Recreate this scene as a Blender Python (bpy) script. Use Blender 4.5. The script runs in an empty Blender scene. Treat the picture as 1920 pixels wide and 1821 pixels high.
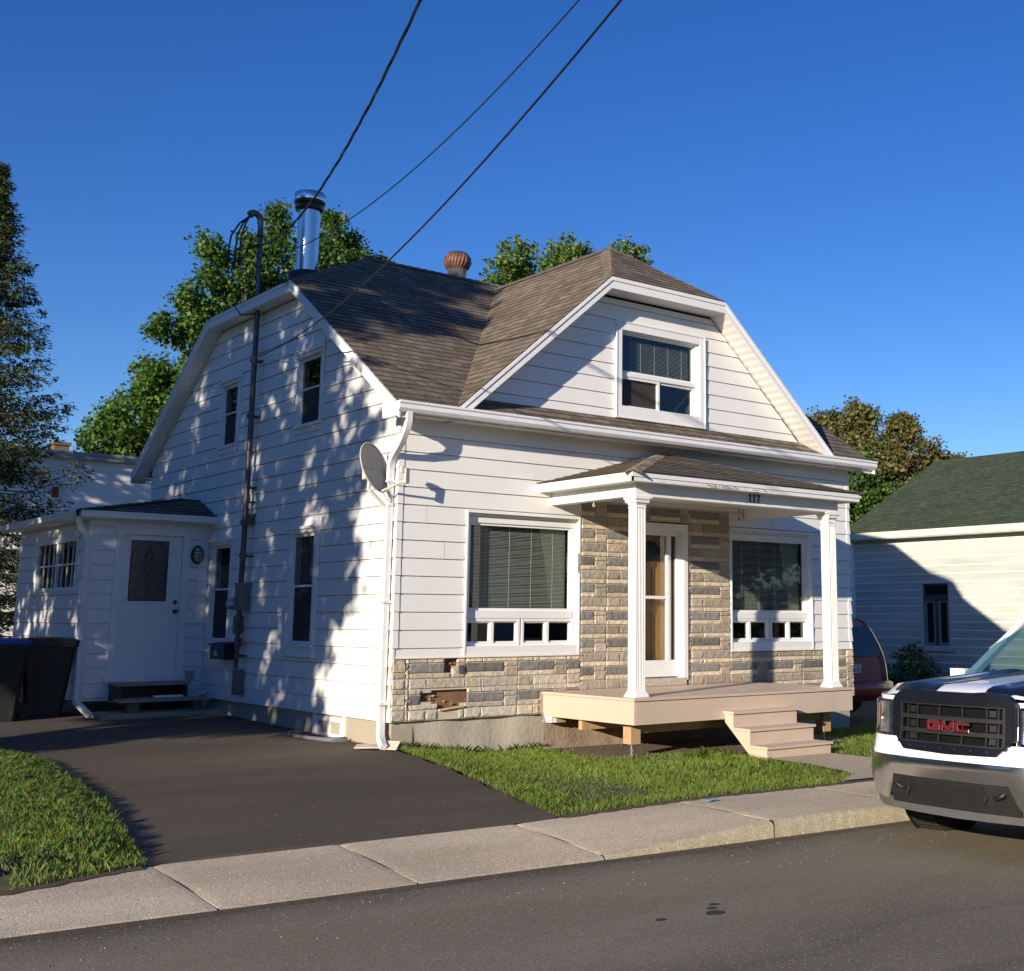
import bpy, math, random
import numpy as np
from mathutils import Vector, Matrix

# ------------------------------------------------------------------ camera, sky, sun
C = bpy.context.scene
COL = C.collection
CAM = (-6.80590, -12.39863, 0.34717)
YAW, PIT, ROL = math.radians(-40.3879), math.radians(9.4124), math.radians(0.1478)
def cam_axes():
    cy, sy = math.cos(YAW), math.sin(YAW)
    fw = Vector((-sy * math.cos(PIT), cy * math.cos(PIT), math.sin(PIT)))
    rt = Vector((cy, sy, 0)); up = rt.cross(fw)
    r = rt * math.cos(ROL) + up * math.sin(ROL)
    u = -rt * math.sin(ROL) + up * math.cos(ROL)
    return r, u, fw
cr, cu, cf = cam_axes()
cd = bpy.data.cameras.new('camera'); cam = bpy.data.objects.new('camera', cd); COL.objects.link(cam)
cam.matrix_world = Matrix(((cr.x, cu.x, -cf.x, CAM[0]), (cr.y, cu.y, -cf.y, CAM[1]), (cr.z, cu.z, -cf.z, CAM[2]), (0, 0, 0, 1)))
cd.sensor_width = 36; cd.sensor_fit = 'HORIZONTAL'; cd.lens = 36 * 2282.86 / 1920
cd.shift_x = (960 - 1215.57) / 1920; cd.shift_y = (779.8 - 910.5) / 1920
cd.clip_start = 0.05; cd.clip_end = 2000
C.camera = cam

SUN = Vector((2.35, 1.0, -0.66)).normalized()         # travel direction of the light
ELEV = math.asin(-SUN.z)
w = bpy.data.worlds.new('World'); C.world = w; w.use_nodes = True
nt = w.node_tree; bg = nt.nodes['Background']
sky = nt.nodes.new('ShaderNodeTexSky'); sky.sky_type = 'NISHITA'; sky.sun_disc = False
sky.sun_elevation = ELEV; sky.sun_rotation = math.atan2(-SUN.x, -SUN.y)
sky.altitude = 300; sky.air_density = 1.0; sky.dust_density = 0.05; sky.ozone_density = 4.0
hsv = nt.nodes.new('ShaderNodeHueSaturation'); hsv.inputs['Hue'].default_value = 0.518; hsv.inputs['Saturation'].default_value = 1.22; hsv.inputs['Value'].default_value = 1.0
nt.links.new(sky.outputs[0], hsv.inputs['Color']); nt.links.new(hsv.outputs[0], bg.inputs[0]); bg.inputs[1].default_value = 0.106
sl = bpy.data.lights.new('sun', 'SUN'); sl.energy = 5.0; sl.angle = math.radians(0.53); sl.color = (1.0, 0.885, 0.73)
so = bpy.data.objects.new('sun', sl); COL.objects.link(so)
so.rotation_euler = (-SUN).to_track_quat('Z', 'Y').to_euler(); so.location = (-30, -14, 10)
C.view_settings.view_transform = 'Standard'; C.view_settings.look = 'None'
C.view_settings.exposure = 0.46; C.view_settings.gamma = 1
C.render.engine = 'CYCLES'
C.cycles.max_bounces = 8; C.cycles.transparent_max_bounces = 16
R = random.Random(7)
RN = np.random.default_rng(11)

# ------------------------------------------------------------------ materials
MATS = {}
def mat(name, col, rough=0.6, metal=0.0, var=0.10, scale=6.0, bump=0.0, bscale=60.0, attr=None, col2=None, sss=None, coat=0.0, stretch=None, spec=0.5):
    if name in MATS: return MATS[name]
    m = bpy.data.materials.new(name); m.use_nodes = True; t = m.node_tree; N = t.nodes; L = t.links
    p = N['Principled BSDF']; p.inputs['Roughness'].default_value = rough; p.inputs['Metallic'].default_value = metal
    p.inputs['Specular IOR Level'].default_value = spec
    if coat: p.inputs['Coat Weight'].default_value = coat; p.inputs['Coat Roughness'].default_value = 0.04
    tc = N.new('ShaderNodeTexCoord'); src = tc.outputs['Object']
    if stretch:
        mp = N.new('ShaderNodeMapping'); mp.inputs['Scale'].default_value = stretch; L.new(src, mp.inputs[0]); src = mp.outputs[0]
    no = N.new('ShaderNodeTexNoise'); no.inputs['Scale'].default_value = scale; no.inputs['Detail'].default_value = 8; no.inputs['Roughness'].default_value = 0.65
    L.new(src, no.inputs['Vector'])
    mr = N.new('ShaderNodeMapRange'); mr.inputs[1].default_value = 0.3; mr.inputs[2].default_value = 0.7
    L.new(no.outputs[0], mr.inputs[0])
    mx = N.new('ShaderNodeMix'); mx.data_type = 'RGBA'
    L.new(mr.outputs[0], mx.inputs[0])
    if attr:
        at = N.new('ShaderNodeAttribute'); at.attribute_name = attr
        hs = N.new('ShaderNodeHueSaturation'); hs.inputs['Value'].default_value = 1 - var
        h2 = N.new('ShaderNodeHueSaturation'); h2.inputs['Value'].default_value = 1 + var
        L.new(at.outputs['Color'], hs.inputs['Color']); L.new(at.outputs['Color'], h2.inputs['Color'])
        L.new(hs.outputs[0], mx.inputs[6]); L.new(h2.outputs[0], mx.inputs[7])
    else:
        a = [max(0, c * (1 - var)) for c in col]; b = list(col2) if col2 else [min(1, c * (1 + var)) for c in col]
        mx.inputs[6].default_value = (*a, 1); mx.inputs[7].default_value = (*b, 1)
    L.new(mx.outputs[2], p.inputs['Base Color'])
    if bump:
        nb = N.new('ShaderNodeTexNoise'); nb.inputs['Scale'].default_value = bscale; nb.inputs['Detail'].default_value = 6
        L.new(src, nb.inputs['Vector'])
        bu = N.new('ShaderNodeBump'); bu.inputs['Strength'].default_value = bump; bu.inputs['Distance'].default_value = 0.01
        L.new(nb.outputs[0], bu.inputs['Height']); L.new(bu.outputs[0], p.inputs['Normal'])
    MATS[name] = m
    return m

def mat_leaf(name, trans=0.35):
    m = bpy.data.materials.new(name); m.use_nodes = True; t = m.node_tree; N = t.nodes; L = t.links
    p = N['Principled BSDF']; p.inputs['Roughness'].default_value = 0.5; p.inputs['Specular IOR Level'].default_value = 0.35
    at = N.new('ShaderNodeAttribute'); at.attribute_name = 'tint'
    no = N.new('ShaderNodeTexNoise'); no.inputs['Scale'].default_value = 1.3
    hs = N.new('ShaderNodeHueSaturation'); mr = N.new('ShaderNodeMapRange'); mr.inputs[1].default_value = 0.3; mr.inputs[2].default_value = 0.7
    mr.inputs[3].default_value = 0.75; mr.inputs[4].default_value = 1.3
    L.new(no.outputs[0], mr.inputs[0]); L.new(mr.outputs[0], hs.inputs['Value']); L.new(at.outputs['Color'], hs.inputs['Color'])
    L.new(hs.outputs[0], p.inputs['Base Color'])
    tr = N.new('ShaderNodeBsdfTranslucent'); L.new(hs.outputs[0], tr.inputs['Color'])
    ms = N.new('ShaderNodeMixShader'); ms.inputs[0].default_value = trans
    L.new(p.outputs[0], ms.inputs[1]); L.new(tr.outputs[0], ms.inputs[2]); L.new(ms.outputs[0], N['Material Output'].inputs[0])
    return m

def mat_glass(name, tint=(0.8, 0.85, 0.85), boost=1.6, add=0.04):
    m = bpy.data.materials.new(name); m.use_nodes = True; t = m.node_tree; N = t.nodes; L = t.links
    N.remove(N['Principled BSDF'])
    tr = N.new('ShaderNodeBsdfTransparent'); gl = N.new('ShaderNodeBsdfGlossy'); gl.inputs['Roughness'].default_value = 0.015
    no = N.new('ShaderNodeTexNoise'); no.inputs['Scale'].default_value = 1.2
    tc = N.new('ShaderNodeTexCoord'); L.new(tc.outputs['Object'], no.inputs['Vector'])
    bu = N.new('ShaderNodeBump'); bu.inputs['Strength'].default_value = 0.025; bu.inputs['Distance'].default_value = 0.02
    L.new(no.outputs[0], bu.inputs['Height']); L.new(bu.outputs[0], gl.inputs['Normal'])
    mx = N.new('ShaderNodeMix'); mx.data_type = 'RGBA'; mx.inputs[6].default_value = (*tint, 1); mx.inputs[7].default_value = (tint[0] * .9, tint[1] * .9, tint[2] * .9, 1)
    L.new(no.outputs[0], mx.inputs[0]); L.new(mx.outputs[2], tr.inputs[0])
    # Schlick reflectance from the unsigned angle, so both faces of a pane behave alike
    ge = N.new('ShaderNodeNewGeometry'); dt = N.new('ShaderNodeVectorMath'); dt.operation = 'DOT_PRODUCT'; L.new(ge.outputs['Normal'], dt.inputs[0]); L.new(ge.outputs['Incoming'], dt.inputs[1])
    ab = N.new('ShaderNodeMath'); ab.operation = 'ABSOLUTE'; L.new(dt.outputs['Value'], ab.inputs[0])
    om = N.new('ShaderNodeMath'); om.operation = 'SUBTRACT'; om.inputs[0].default_value = 1; L.new(ab.outputs[0], om.inputs[1])
    pw = N.new('ShaderNodeMath'); pw.operation = 'POWER'; pw.inputs[1].default_value = 5; L.new(om.outputs[0], pw.inputs[0])
    fr = N.new('ShaderNodeMath'); fr.operation = 'MULTIPLY_ADD'; fr.inputs[1].default_value = .96; fr.inputs[2].default_value = .045; L.new(pw.outputs[0], fr.inputs[0])
    ma = N.new('ShaderNodeMath'); ma.operation = 'MULTIPLY_ADD'; ma.inputs[1].default_value = boost; ma.inputs[2].default_value = add; ma.use_clamp = True
    L.new(fr.outputs[0], ma.inputs[0])
    ms = N.new('ShaderNodeMixShader'); L.new(ma.outputs[0], ms.inputs[0]); L.new(tr.outputs[0], ms.inputs[1]); L.new(gl.outputs[0], ms.inputs[2])
    L.new(ms.outputs[0], N['Material Output'].inputs[0])
    return m

def mat_shingle(name, c1, c2, c3):
    m = bpy.data.materials.new(name); m.use_nodes = True; t = m.node_tree; N = t.nodes; L = t.links
    p = N['Principled BSDF']; p.inputs['Roughness'].default_value = 0.92; p.inputs['Specular IOR Level'].default_value = 0.2
    uv = N.new('ShaderNodeUVMap'); uv.uv_map = 'UVMap'
    br = N.new('ShaderNodeTexBrick'); br.inputs['Scale'].default_value = 1.0; br.inputs['Brick Width'].default_value = 0.21
    br.inputs['Row Height'].default_value = 0.14; br.inputs['Mortar Size'].default_value = 0.004; br.inputs['Mortar Smooth'].default_value = 0.2
    br.inputs['Color1'].default_value = (*c1, 1); br.inputs['Color2'].default_value = (*c2, 1); br.inputs['Mortar'].default_value = (*[v * .4 for v in c1], 1)
    br.inputs['Bias'].default_value = 0.0; br.offset_frequency = 3; br.offset = 0.37; br.squash = 0.7; br.squash_frequency = 2
    L.new(uv.outputs[0], br.inputs['Vector'])
    n1 = N.new('ShaderNodeTexNoise'); n1.inputs['Scale'].default_value = 1.2; n1.inputs['Detail'].default_value = 5
    n2 = N.new('ShaderNodeTexNoise'); n2.inputs['Scale'].default_value = 230; n2.inputs['Detail'].default_value = 2
    n3 = N.new('ShaderNodeTexNoise'); n3.inputs['Scale'].default_value = 5.5; n3.inputs['Detail'].default_value = 3
    mp = N.new('ShaderNodeMapping'); mp.inputs['Scale'].default_value = (1, 2.2, 1); L.new(uv.outputs[0], mp.inputs[0])
    for n in (n1, n2): L.new(uv.outputs[0], n.inputs['Vector'])
    L.new(mp.outputs[0], n3.inputs['Vector'])
    mr = N.new('ShaderNodeMapRange'); mr.inputs[1].default_value = .45; mr.inputs[2].default_value = .62; L.new(n3.outputs[0], mr.inputs[0])
    mx = N.new('ShaderNodeMix'); mx.data_type = 'RGBA'; mx.inputs[7].default_value = (*c3, 1)
    mu = N.new('ShaderNodeMath'); mu.operation = 'MULTIPLY'; mu.inputs[1].default_value = .55; L.new(mr.outputs[0], mu.inputs[0])
    L.new(mu.outputs[0], mx.inputs[0]); L.new(br.outputs[0], mx.inputs[6])
    hs = N.new('ShaderNodeHueSaturation'); m2 = N.new('ShaderNodeMath'); m2.operation = 'MULTIPLY_ADD'; m2.inputs[1].default_value = 1.0; m2.inputs[2].default_value = .25
    ad = N.new('ShaderNodeMath'); ad.operation = 'MULTIPLY_ADD'; ad.inputs[1].default_value = 0.6; L.new(n1.outputs[0], ad.inputs[0]); L.new(n2.outputs[0], ad.inputs[2])
    L.new(ad.outputs[0], m2.inputs[0]); L.new(m2.outputs[0], hs.inputs['Value']); L.new(mx.outputs[2], hs.inputs['Color']); L.new(hs.outputs[0], p.inputs['Base Color'])
    bu = N.new('ShaderNodeBump'); bu.inputs['Strength'].default_value = 0.5; bu.inputs['Distance'].default_value = 0.006
    L.new(n2.outputs[0], bu.inputs['Height']); L.new(bu.outputs[0], p.inputs['Normal'])
    return m

def mat_ground(name, ca, cb, speck, fine=220.0, spk=0.62, band=None, bump=0.6, rough=0.95, cscale=0.5):
    """asphalt / concrete: large patches, aggregate grain, light chips"""
    m = bpy.data.materials.new(name); m.use_nodes = True; t = m.node_tree; N = t.nodes; L = t.links
    p = N['Principled BSDF']; p.inputs['Roughness'].default_value = rough; p.inputs['Specular IOR Level'].default_value = 0.25
    tc = N.new('ShaderNodeTexCoord'); src = tc.outputs['Object']
    big = N.new('ShaderNodeTexNoise'); big.inputs['Scale'].default_value = cscale; big.inputs['Detail'].default_value = 7; big.inputs['Roughness'].default_value = .6
    mp = N.new('ShaderNodeMapping'); mp.inputs['Scale'].default_value = (0.45, 1.6, 1); L.new(src, mp.inputs[0]); L.new(mp.outputs[0], big.inputs['Vector'])
    mr = N.new('ShaderNodeMapRange'); mr.inputs[1].default_value = .35; mr.inputs[2].default_value = .65; L.new(big.outputs[0], mr.inputs[0])
    mx = N.new('ShaderNodeMix'); mx.data_type = 'RGBA'; mx.inputs[6].default_value = (*ca, 1); mx.inputs[7].default_value = (*cb, 1); L.new(mr.outputs[0], mx.inputs[0])
    out = mx.outputs[2]
    if band:   # band = list of (y, value multiplier): wear strips that run along the street
        sp = N.new('ShaderNodeSeparateXYZ'); L.new(src, sp.inputs[0])
        wn = N.new('ShaderNodeTexNoise'); wn.inputs['Scale'].default_value = .7; wn.inputs['Detail'].default_value = 5; L.new(src, wn.inputs['Vector'])
        wa = N.new('ShaderNodeMath'); wa.operation = 'MULTIPLY_ADD'; wa.inputs[1].default_value = .9; L.new(wn.outputs[0], wa.inputs[0]); L.new(sp.outputs[1], wa.inputs[2])
        wb = N.new('ShaderNodeMapRange'); wb.inputs[1].default_value = band[0][0]; wb.inputs[2].default_value = band[-1][0]; L.new(wa.outputs[0], wb.inputs[0])
        cr_ = N.new('ShaderNodeValToRGB'); L.new(wb.outputs[0], cr_.inputs[0]); e = cr_.color_ramp.elements
        y0, y1 = band[0][0], band[-1][0]
        while len(e) < len(band): e.new(.5)
        for i, (yy, v) in enumerate(band): e[i].position = (yy - y0) / (y1 - y0); e[i].color = (v, v, v, 1)
        mm = N.new('ShaderNodeMix'); mm.data_type = 'RGBA'; mm.blend_type = 'MULTIPLY'; mm.inputs[0].default_value = 1
        L.new(out, mm.inputs[6]); L.new(cr_.outputs[0], mm.inputs[7]); out = mm.outputs[2]
    fi = N.new('ShaderNodeTexNoise'); fi.inputs['Scale'].default_value = fine; fi.inputs['Detail'].default_value = 3; L.new(src, fi.inputs['Vector'])
    hs = N.new('ShaderNodeHueSaturation'); fm = N.new('ShaderNodeMapRange'); fm.inputs[1].default_value = .3; fm.inputs[2].default_value = .7; fm.inputs[3].default_value = .55; fm.inputs[4].default_value = 1.45
    L.new(fi.outputs[0], fm.inputs[0]); L.new(fm.outputs[0], hs.inputs['Value']); L.new(out, hs.inputs['Color'])
    vo = N.new('ShaderNodeTexVoronoi'); vo.inputs['Scale'].default_value = fine * .28; vo.inputs['Randomness'].default_value = 1; L.new(src, vo.inputs['Vector'])
    sx = N.new('ShaderNodeSeparateXYZ'); L.new(vo.outputs['Color'], sx.inputs[0])
    g1 = N.new('ShaderNodeMath'); g1.operation = 'GREATER_THAN'; g1.inputs[1].default_value = spk; L.new(sx.outputs[0], g1.inputs[0])
    g2 = N.new('ShaderNodeMath'); g2.operation = 'LESS_THAN'; g2.inputs[1].default_value = .28; L.new(vo.outputs['Distance'], g2.inputs[0])
    g3 = N.new('ShaderNodeMath'); g3.operation = 'MULTIPLY'; L.new(g1.outputs[0], g3.inputs[0]); L.new(g2.outputs[0], g3.inputs[1])
    m3 = N.new('ShaderNodeMix'); m3.data_type = 'RGBA'; m3.inputs[7].default_value = (*speck, 1); L.new(g3.outputs[0], m3.inputs[0]); L.new(hs.outputs[0], m3.inputs[6])
    L.new(m3.outputs[2], p.inputs['Base Color'])
    bu = N.new('ShaderNodeBump'); bu.inputs['Strength'].default_value = bump; bu.inputs['Distance'].default_value = 0.004
    L.new(fi.outputs[0], bu.inputs['Height']); L.new(bu.outputs[0], p.inputs['Normal'])
    return m

# ------------------------------------------------------------------ mesh builder
def V(*a): return Vector(a)
class MB:
    def __init__(s): s.v = []; s.f = []; s.m = []; s.uv = []; s.c = []; s.cuts = []
    def mark(s): s.cuts.append((len(s.v), len(s.f)))
    def builds(s, name, mats, parent=None, **kw):
        """one object per marked piece"""
        c = [(0, 0)] + [x for x in s.cuts if x[1] > 0]
        if c[-1][1] < len(s.f): c.append((len(s.v), len(s.f)))
        out = []
        for (v0, f0), (v1, f1) in zip(c[:-1], c[1:]):
            if f1 == f0: continue
            q = MB(); q.v = s.v[v0:v1]; q.f = [tuple(i - v0 for i in f) for f in s.f[f0:f1]]; q.m = s.m[f0:f1]; q.uv = s.uv[f0:f1]; q.c = s.c[f0:f1]; out.append(q.build(name, mats, parent, **kw))
        return out
    def face(s, pts, mi=0, uv=None, c=None):
        n = len(s.v); s.v += [tuple(p) for p in pts]; s.f.append(tuple(range(n, n + len(pts)))); s.m.append(mi)
        s.uv.append(uv or [(p[0] + p[1], p[2]) for p in pts]); s.c.append(c or (1, 1, 1))
    def obox(s, O, A, B, Cc, mi=0, c=None):
        """box from corner O with edge vectors A,B,C"""
        O, A, B, Cc = Vector(O), Vector(A), Vector(B), Vector(Cc)
        if A.cross(B).dot(Cc) < 0: A, B = B, A
        p = [O, O + A, O + A + B, O + B]; q = [x + Cc for x in p]
        s.face(p[::-1], mi, c=c); s.face(q, mi, c=c)
        for i in range(4): j = (i + 1) % 4; s.face([p[i], p[j], q[j], q[i]], mi, c=c)
    def box(s, a, b, mi=0, c=None):
        lo = [min(a[i], b[i]) for i in range(3)]; hi = [max(a[i], b[i]) for i in range(3)]
        s.obox(lo, (hi[0] - lo[0], 0, 0), (0, hi[1] - lo[1], 0), (0, 0, hi[2] - lo[2]), mi, c)
    def prism(s, poly, D, mi=0, c=None):
        """planar 3D polygon extruded by vector D"""
        poly = [Vector(p) for p in poly]; D = Vector(D)
        nrm = Vector((0, 0, 0))
        for i in range(len(poly)): nrm += poly[i].cross(poly[(i + 1) % len(poly)])
        if nrm.dot(D) < 0: poly = poly[::-1]
        q = [p + D for p in poly]; s.face(poly[::-1], mi, c=c); s.face(q, mi, c=c)
        for i in range(len(poly)): j = (i + 1) % len(poly); s.face([poly[i], poly[j], q[j], q[i]], mi, c=c)
    def tube(s, path, r, n=10, mi=0, cap=True, sq=False):
        path = [Vector(p) for p in path]; k = len(path); rr = r if isinstance(r, (list, tuple)) else [r] * k
        rings = []; prev = None
        for i in range(k):
            t = (path[min(i + 1, k - 1)] - path[max(i - 1, 0)]).normalized()
            if prev is None:
                a = Vector((0, 0, 1)) if abs(t.z) < .9 else Vector((1, 0, 0)); u = t.cross(a).normalized()
            else: u = (prev - t * prev.dot(t)).normalized()
            prev = u; v2 = t.cross(u)
            rings.append([path[i] + (u * math.cos(2 * math.pi * (j + (.5 if sq else 0)) / n) + v2 * math.sin(2 * math.pi * (j + (.5 if sq else 0)) / n)) * rr[i] for j in range(n)])
        b = len(s.v); s.v += [tuple(p) for rg in rings for p in rg]
        for i in range(k - 1):
            for j in range(n):
                a_, b_, c_, d_ = b + i * n + j, b + i * n + (j + 1) % n, b + (i + 1) * n + (j + 1) % n, b + (i + 1) * n + j
                s.f.append((a_, b_, c_, d_)); s.m.append(mi); s.uv.append([(0, 0)] * 4); s.c.append((1, 1, 1))
        if cap: s.face(rings[0][::-1], mi); s.face(rings[-1], mi)
    def lathe(s, prof, O, ax=(0, 0, 1), n=32, mi=0, a0=0, a1=2 * math.pi):
        ax = Vector(ax).normalized(); a = Vector((0, 0, 1)) if abs(ax.z) < .9 else Vector((1, 0, 0)); u = ax.cross(a).normalized(); v2 = ax.cross(u); O = Vector(O)
        b = len(s.v); full = abs(a1 - a0 - 2 * math.pi) < 1e-6; nn = n if full else n + 1
        for (r, h) in prof:
            for j in range(nn):
                t = a0 + (a1 - a0) * j / n; s.v.append(tuple(O + ax * h + (u * math.cos(t) + v2 * math.sin(t)) * r))
        for i in range(len(prof) - 1):
            for j in range(n):
                j2 = (j + 1) % nn
                s.f.append((b + i * nn + j, b + i * nn + j2, b + (i + 1) * nn + j2, b + (i + 1) * nn + j)); s.m.append(mi); s.uv.append([(0, 0)] * 4); s.c.append((1, 1, 1))
    def grid(s, P, mi=0, c=None):
        """P[i][j] points -> quads sharing vertices"""
        b = len(s.v); ni, nj = len(P), len(P[0])
        for row in P: s.v += [tuple(p) for p in row]
        for i in range(ni - 1):
            for j in range(nj - 1):
                s.f.append((b + i * nj + j, b + (i + 1) * nj + j, b + (i + 1) * nj + j + 1, b + i * nj + j + 1)); s.m.append(mi if not callable(mi) else mi(i, j)); s.uv.append([(0, 0)] * 4); s.c.append(c or (1, 1, 1))
    def build(s, name, mats, parent=None, smooth=False, bevel=0.0, label=None, auto=None, sub=0, solid=0):
        me = bpy.data.meshes.new(name); me.from_pydata(s.v, [], s.f)
        for m in (mats if isinstance(mats, (list, tuple)) else [mats]): me.materials.append(m)
        me.polygons.foreach_set('material_index', s.m)
        ul = me.uv_layers.new(name='UVMap'); ul.data.foreach_set('uv', [x for f in s.uv for q in f for x in q])
        if any(c != (1, 1, 1) for c in s.c):
            ca = me.color_attributes.new('tint', 'FLOAT_COLOR', 'CORNER')
            ca.data.foreach_set('color', [x for f, c in zip(s.f, s.c) for _ in f for x in (*c, 1)])
        me.update()
        o = bpy.data.objects.new(name, me); COL.objects.link(o)
        if parent: o.parent = parent
        if smooth or auto is not None:
            me.polygons.foreach_set('use_smooth', [True] * len(s.f))
            if auto is not None: me.set_sharp_from_angle(angle=math.radians(auto))
        if bevel:
            b = o.modifiers.new('bevel', 'BEVEL'); b.width = bevel; b.segments = 2; b.limit_method = 'ANGLE'; b.angle_limit = math.radians(40)
        if solid: q = o.modifiers.new('solid', 'SOLIDIFY'); q.thickness = solid; q.offset = -1
        if sub: q = o.modifiers.new('sub', 'SUBSURF'); q.levels = sub; q.render_levels = sub
        if label: o['label'] = label
        return o

def thing(name, label, cat, loc=(0, 0, 0), group=None):
    o = bpy.data.objects.new(name, None); COL.objects.link(o); o.location = loc; o.empty_display_size = .2
    o['label'] = label; o['category'] = cat
    if group: o['group'] = group
    return o
def tag(o, label, cat, group=None, kind=None):
    if label: o['label'] = label
    if cat: o['category'] = cat
    if group: o['group'] = group
    if kind: o['kind'] = kind
    return o

def np_mesh(name, verts, faces_n, colors, m, parent=None):
    """verts (N,k,3) quads/tris each with own verts; colors (N,3)"""
    N_, k = verts.shape[:2]
    me = bpy.data.meshes.new(name)
    me.vertices.add(N_ * k); me.vertices.foreach_set('co', verts.reshape(-1).astype(np.float32))
    me.loops.add(N_ * k); me.loops.foreach_set('vertex_index', np.arange(N_ * k, dtype=np.int32))
    me.polygons.add(N_); me.polygons.foreach_set('loop_start', np.arange(0, N_ * k, k, dtype=np.int32))
    me.update(calc_edges=True)
    ca = me.color_attributes.new('tint', 'FLOAT_COLOR', 'POINT')
    c4 = np.ones((N_, k, 4), np.float32); c4[:, :, :3] = colors[:, None, :]; ca.data.foreach_set('color', c4.reshape(-1))
    me.materials.append(m); o = bpy.data.objects.new(name, me); COL.objects.link(o)
    if parent: o.parent = parent
    return o

# polygon clipping in 2D
def clip(poly, a, b, c):
    """keep a*u+b*v+c >= 0"""
    out = []
    for i in range(len(poly)):
        p, q = poly[i], poly[(i + 1) % len(poly)]
        dp, dq = a * p[0] + b * p[1] + c, a * q[0] + b * q[1] + c
        if dp >= -1e-9: out.append(p)
        if (dp > 1e-9 and dq < -1e-9) or (dp < -1e-9 and dq > 1e-9):
            t = dp / (dp - dq); out.append((p[0] + (q[0] - p[0]) * t, p[1] + (q[1] - p[1]) * t))
    return out if len(out) >= 3 else []
def subtract(polys, h):
    u0, v0, u1, v1 = h; res = []
    for p in polys:
        l = clip(p, -1, 0, u0); r = clip(p, 1, 0, -u1); mid = clip(clip(p, 1, 0, -u0) or [], -1, 0, u1) if clip(p, 1, 0, -u0) else []
        for q in (l, r): 
            if q: res.append(q)
        if mid:
            for q in (clip(mid, 0, -1, v0), clip(mid, 0, 1, -v1)):
                if q: res.append(q)
    return res
def courses(mb, O, U, Vv, N, poly, exp, lip, phase=0.0, holes=(), base=0.0, mi=0, under=True, wob=0.0, rnd=None, groove=0.0):
    O, U, Vv, N = Vector(O), Vector(U), Vector(Vv), Vector(N)
    polys = [poly]
    for h in holes: polys = subtract(polys, h)
    for p in polys:
        lo = min(q[1] for q in p); hi = max(q[1] for q in p)
        k = math.floor((lo - phase) / exp + 1e-6)
        while phase + k * exp < hi - 1e-6:
            a = phase + k * exp; b_ = a + exp
            if groove:
                q = clip(clip(p, 0, 1, -(b_ - groove)) or [], 0, -1, b_)
                if q:
                    ps = [O + U * u + Vv * v + N * (base - .014) for u, v in q]
                    if (ps[1] - ps[0]).cross(ps[2] - ps[0]).dot(N) < 0: ps = ps[::-1]; q = q[::-1]
                    mb.face(ps, mi, uv=[(u, v) for u, v in q])
            q = clip(clip(p, 0, 1, -a) or [], 0, -1, b_ - groove) if clip(p, 0, 1, -a) else []
            k += 1
            if not q: continue
            def pt(u, v, off): return O + U * u + Vv * v + N * off
            ws = (rnd.uniform(-wob, wob) if rnd else 0)
            off = [base + (lip + ws) * (1 - (v - a) / exp) for u, v in q]
            pts = [pt(u, v, o) for (u, v), o in zip(q, off)]
            nn = (pts[1] - pts[0]).cross(pts[2] - pts[0])
            if nn.dot(N) < 0: pts = pts[::-1]; q = q[::-1]
            mb.face(pts, mi, uv=[(u, v) for u, v in q])
            if under:
                us = [u for u, v in q if abs(v - min(x[1] for x in q)) < 1e-6]
                vm = min(x[1] for x in q)
                if len(us) >= 2:
                    o1 = base + (lip + ws) * (1 - (vm - a) / exp)
                    mb.face([pt(min(us), vm, o1), pt(min(us), vm, base - (.014 if groove else .002)), pt(max(us), vm, base - (.014 if groove else .002)), pt(max(us), vm, o1)], mi, uv=[(min(us), vm)] * 2 + [(max(us), vm)] * 2)

# ------------------------------------------------------------------ the setting
def interp(x, xs, ys): return float(np.interp(x, xs, ys))
def zc(x): return -1.32 - .022 * max(-14, min(14, x))                     # gutter line of the street
def yb(x): return interp(x, [-30, -5, -4, -1.3, 3, 30], [-5.1, -4.85, -4.52, -4.56, -4.47, -4.4])   # back of pavement
YF = -5.65
def zb_(x): return interp(x, [-15, -5, -1.5, .5, 3, 8, 15], [-1.05, -1.145, -1.175, -1.165, -1.215, -1.32, -1.45])
def zfr(x): return zc(x) + interp(x, [-2.2, -1.6, -.6, .3, 1.0], [.016, .030, .09, .145, .15])
def zdrive(x, y): return (-1.10 + .02 * min(y, 8)) if y > 0 else -1.10 + .0155 * y + interp(x, [-4.5, 0], [.012, 0])
def dl(y): return interp(y, [-4.9, -4.5, -2.2, .7, 2.04, 3, 4.5, 30], [-4.2, -4.1, -3.62, -3.30, -3.42, -3.9, -5.2, -5.6])   # left edge of the driveway
def dr(y): return interp(y, [-4.7, -3.5, -1.9, 0.1], [-1.06, -.76, -.30, 0.10])                                       # right edge
def zlawn(x, y):
    t = min(1, max(0, (x - dr(min(y, .1))) / 1.1)); z = zdrive(x, y) + .01 + t * (-1.225 - .012 * max(0, x - 2) - zdrive(x, y) - .01)
    s = min(1, max(0, (y - yb(x)) / .8)); return z * s + (1 - s) * (zb_(x) - .005)
def zleft(x, y):
    t = min(1, max(0, (dl(y) - x) / .35)); z = zdrive(x, y) + .01 + .075 * t
    s = min(1, max(0, (y - yb(x)) / .5)); return z * s + (1 - s) * (zb_(x) + .0)
def yard(x, y):
    if y < -13.2: return zc(x) + .1
    a = -1.10 + .02 * min(max(y, 0), 8); b_ = -1.26 - .02 * min(8, max(0, x))
    t = min(1, max(0, x / 3)); return a * (1 - t) + b_ * t if y > -4.5 else min(zb_(x), zc(x)) - .12
def grow(a, n, r): 
    o = [a]; st = r
    for i in range(n): o.append(o[-1] + st); st *= 1.6
    return o
ramp = grow(24, 9, 1.5)
xs_ = [-v for v in ramp[::-1]] + list(np.arange(-23, 24, 1.0)) + ramp
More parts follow.
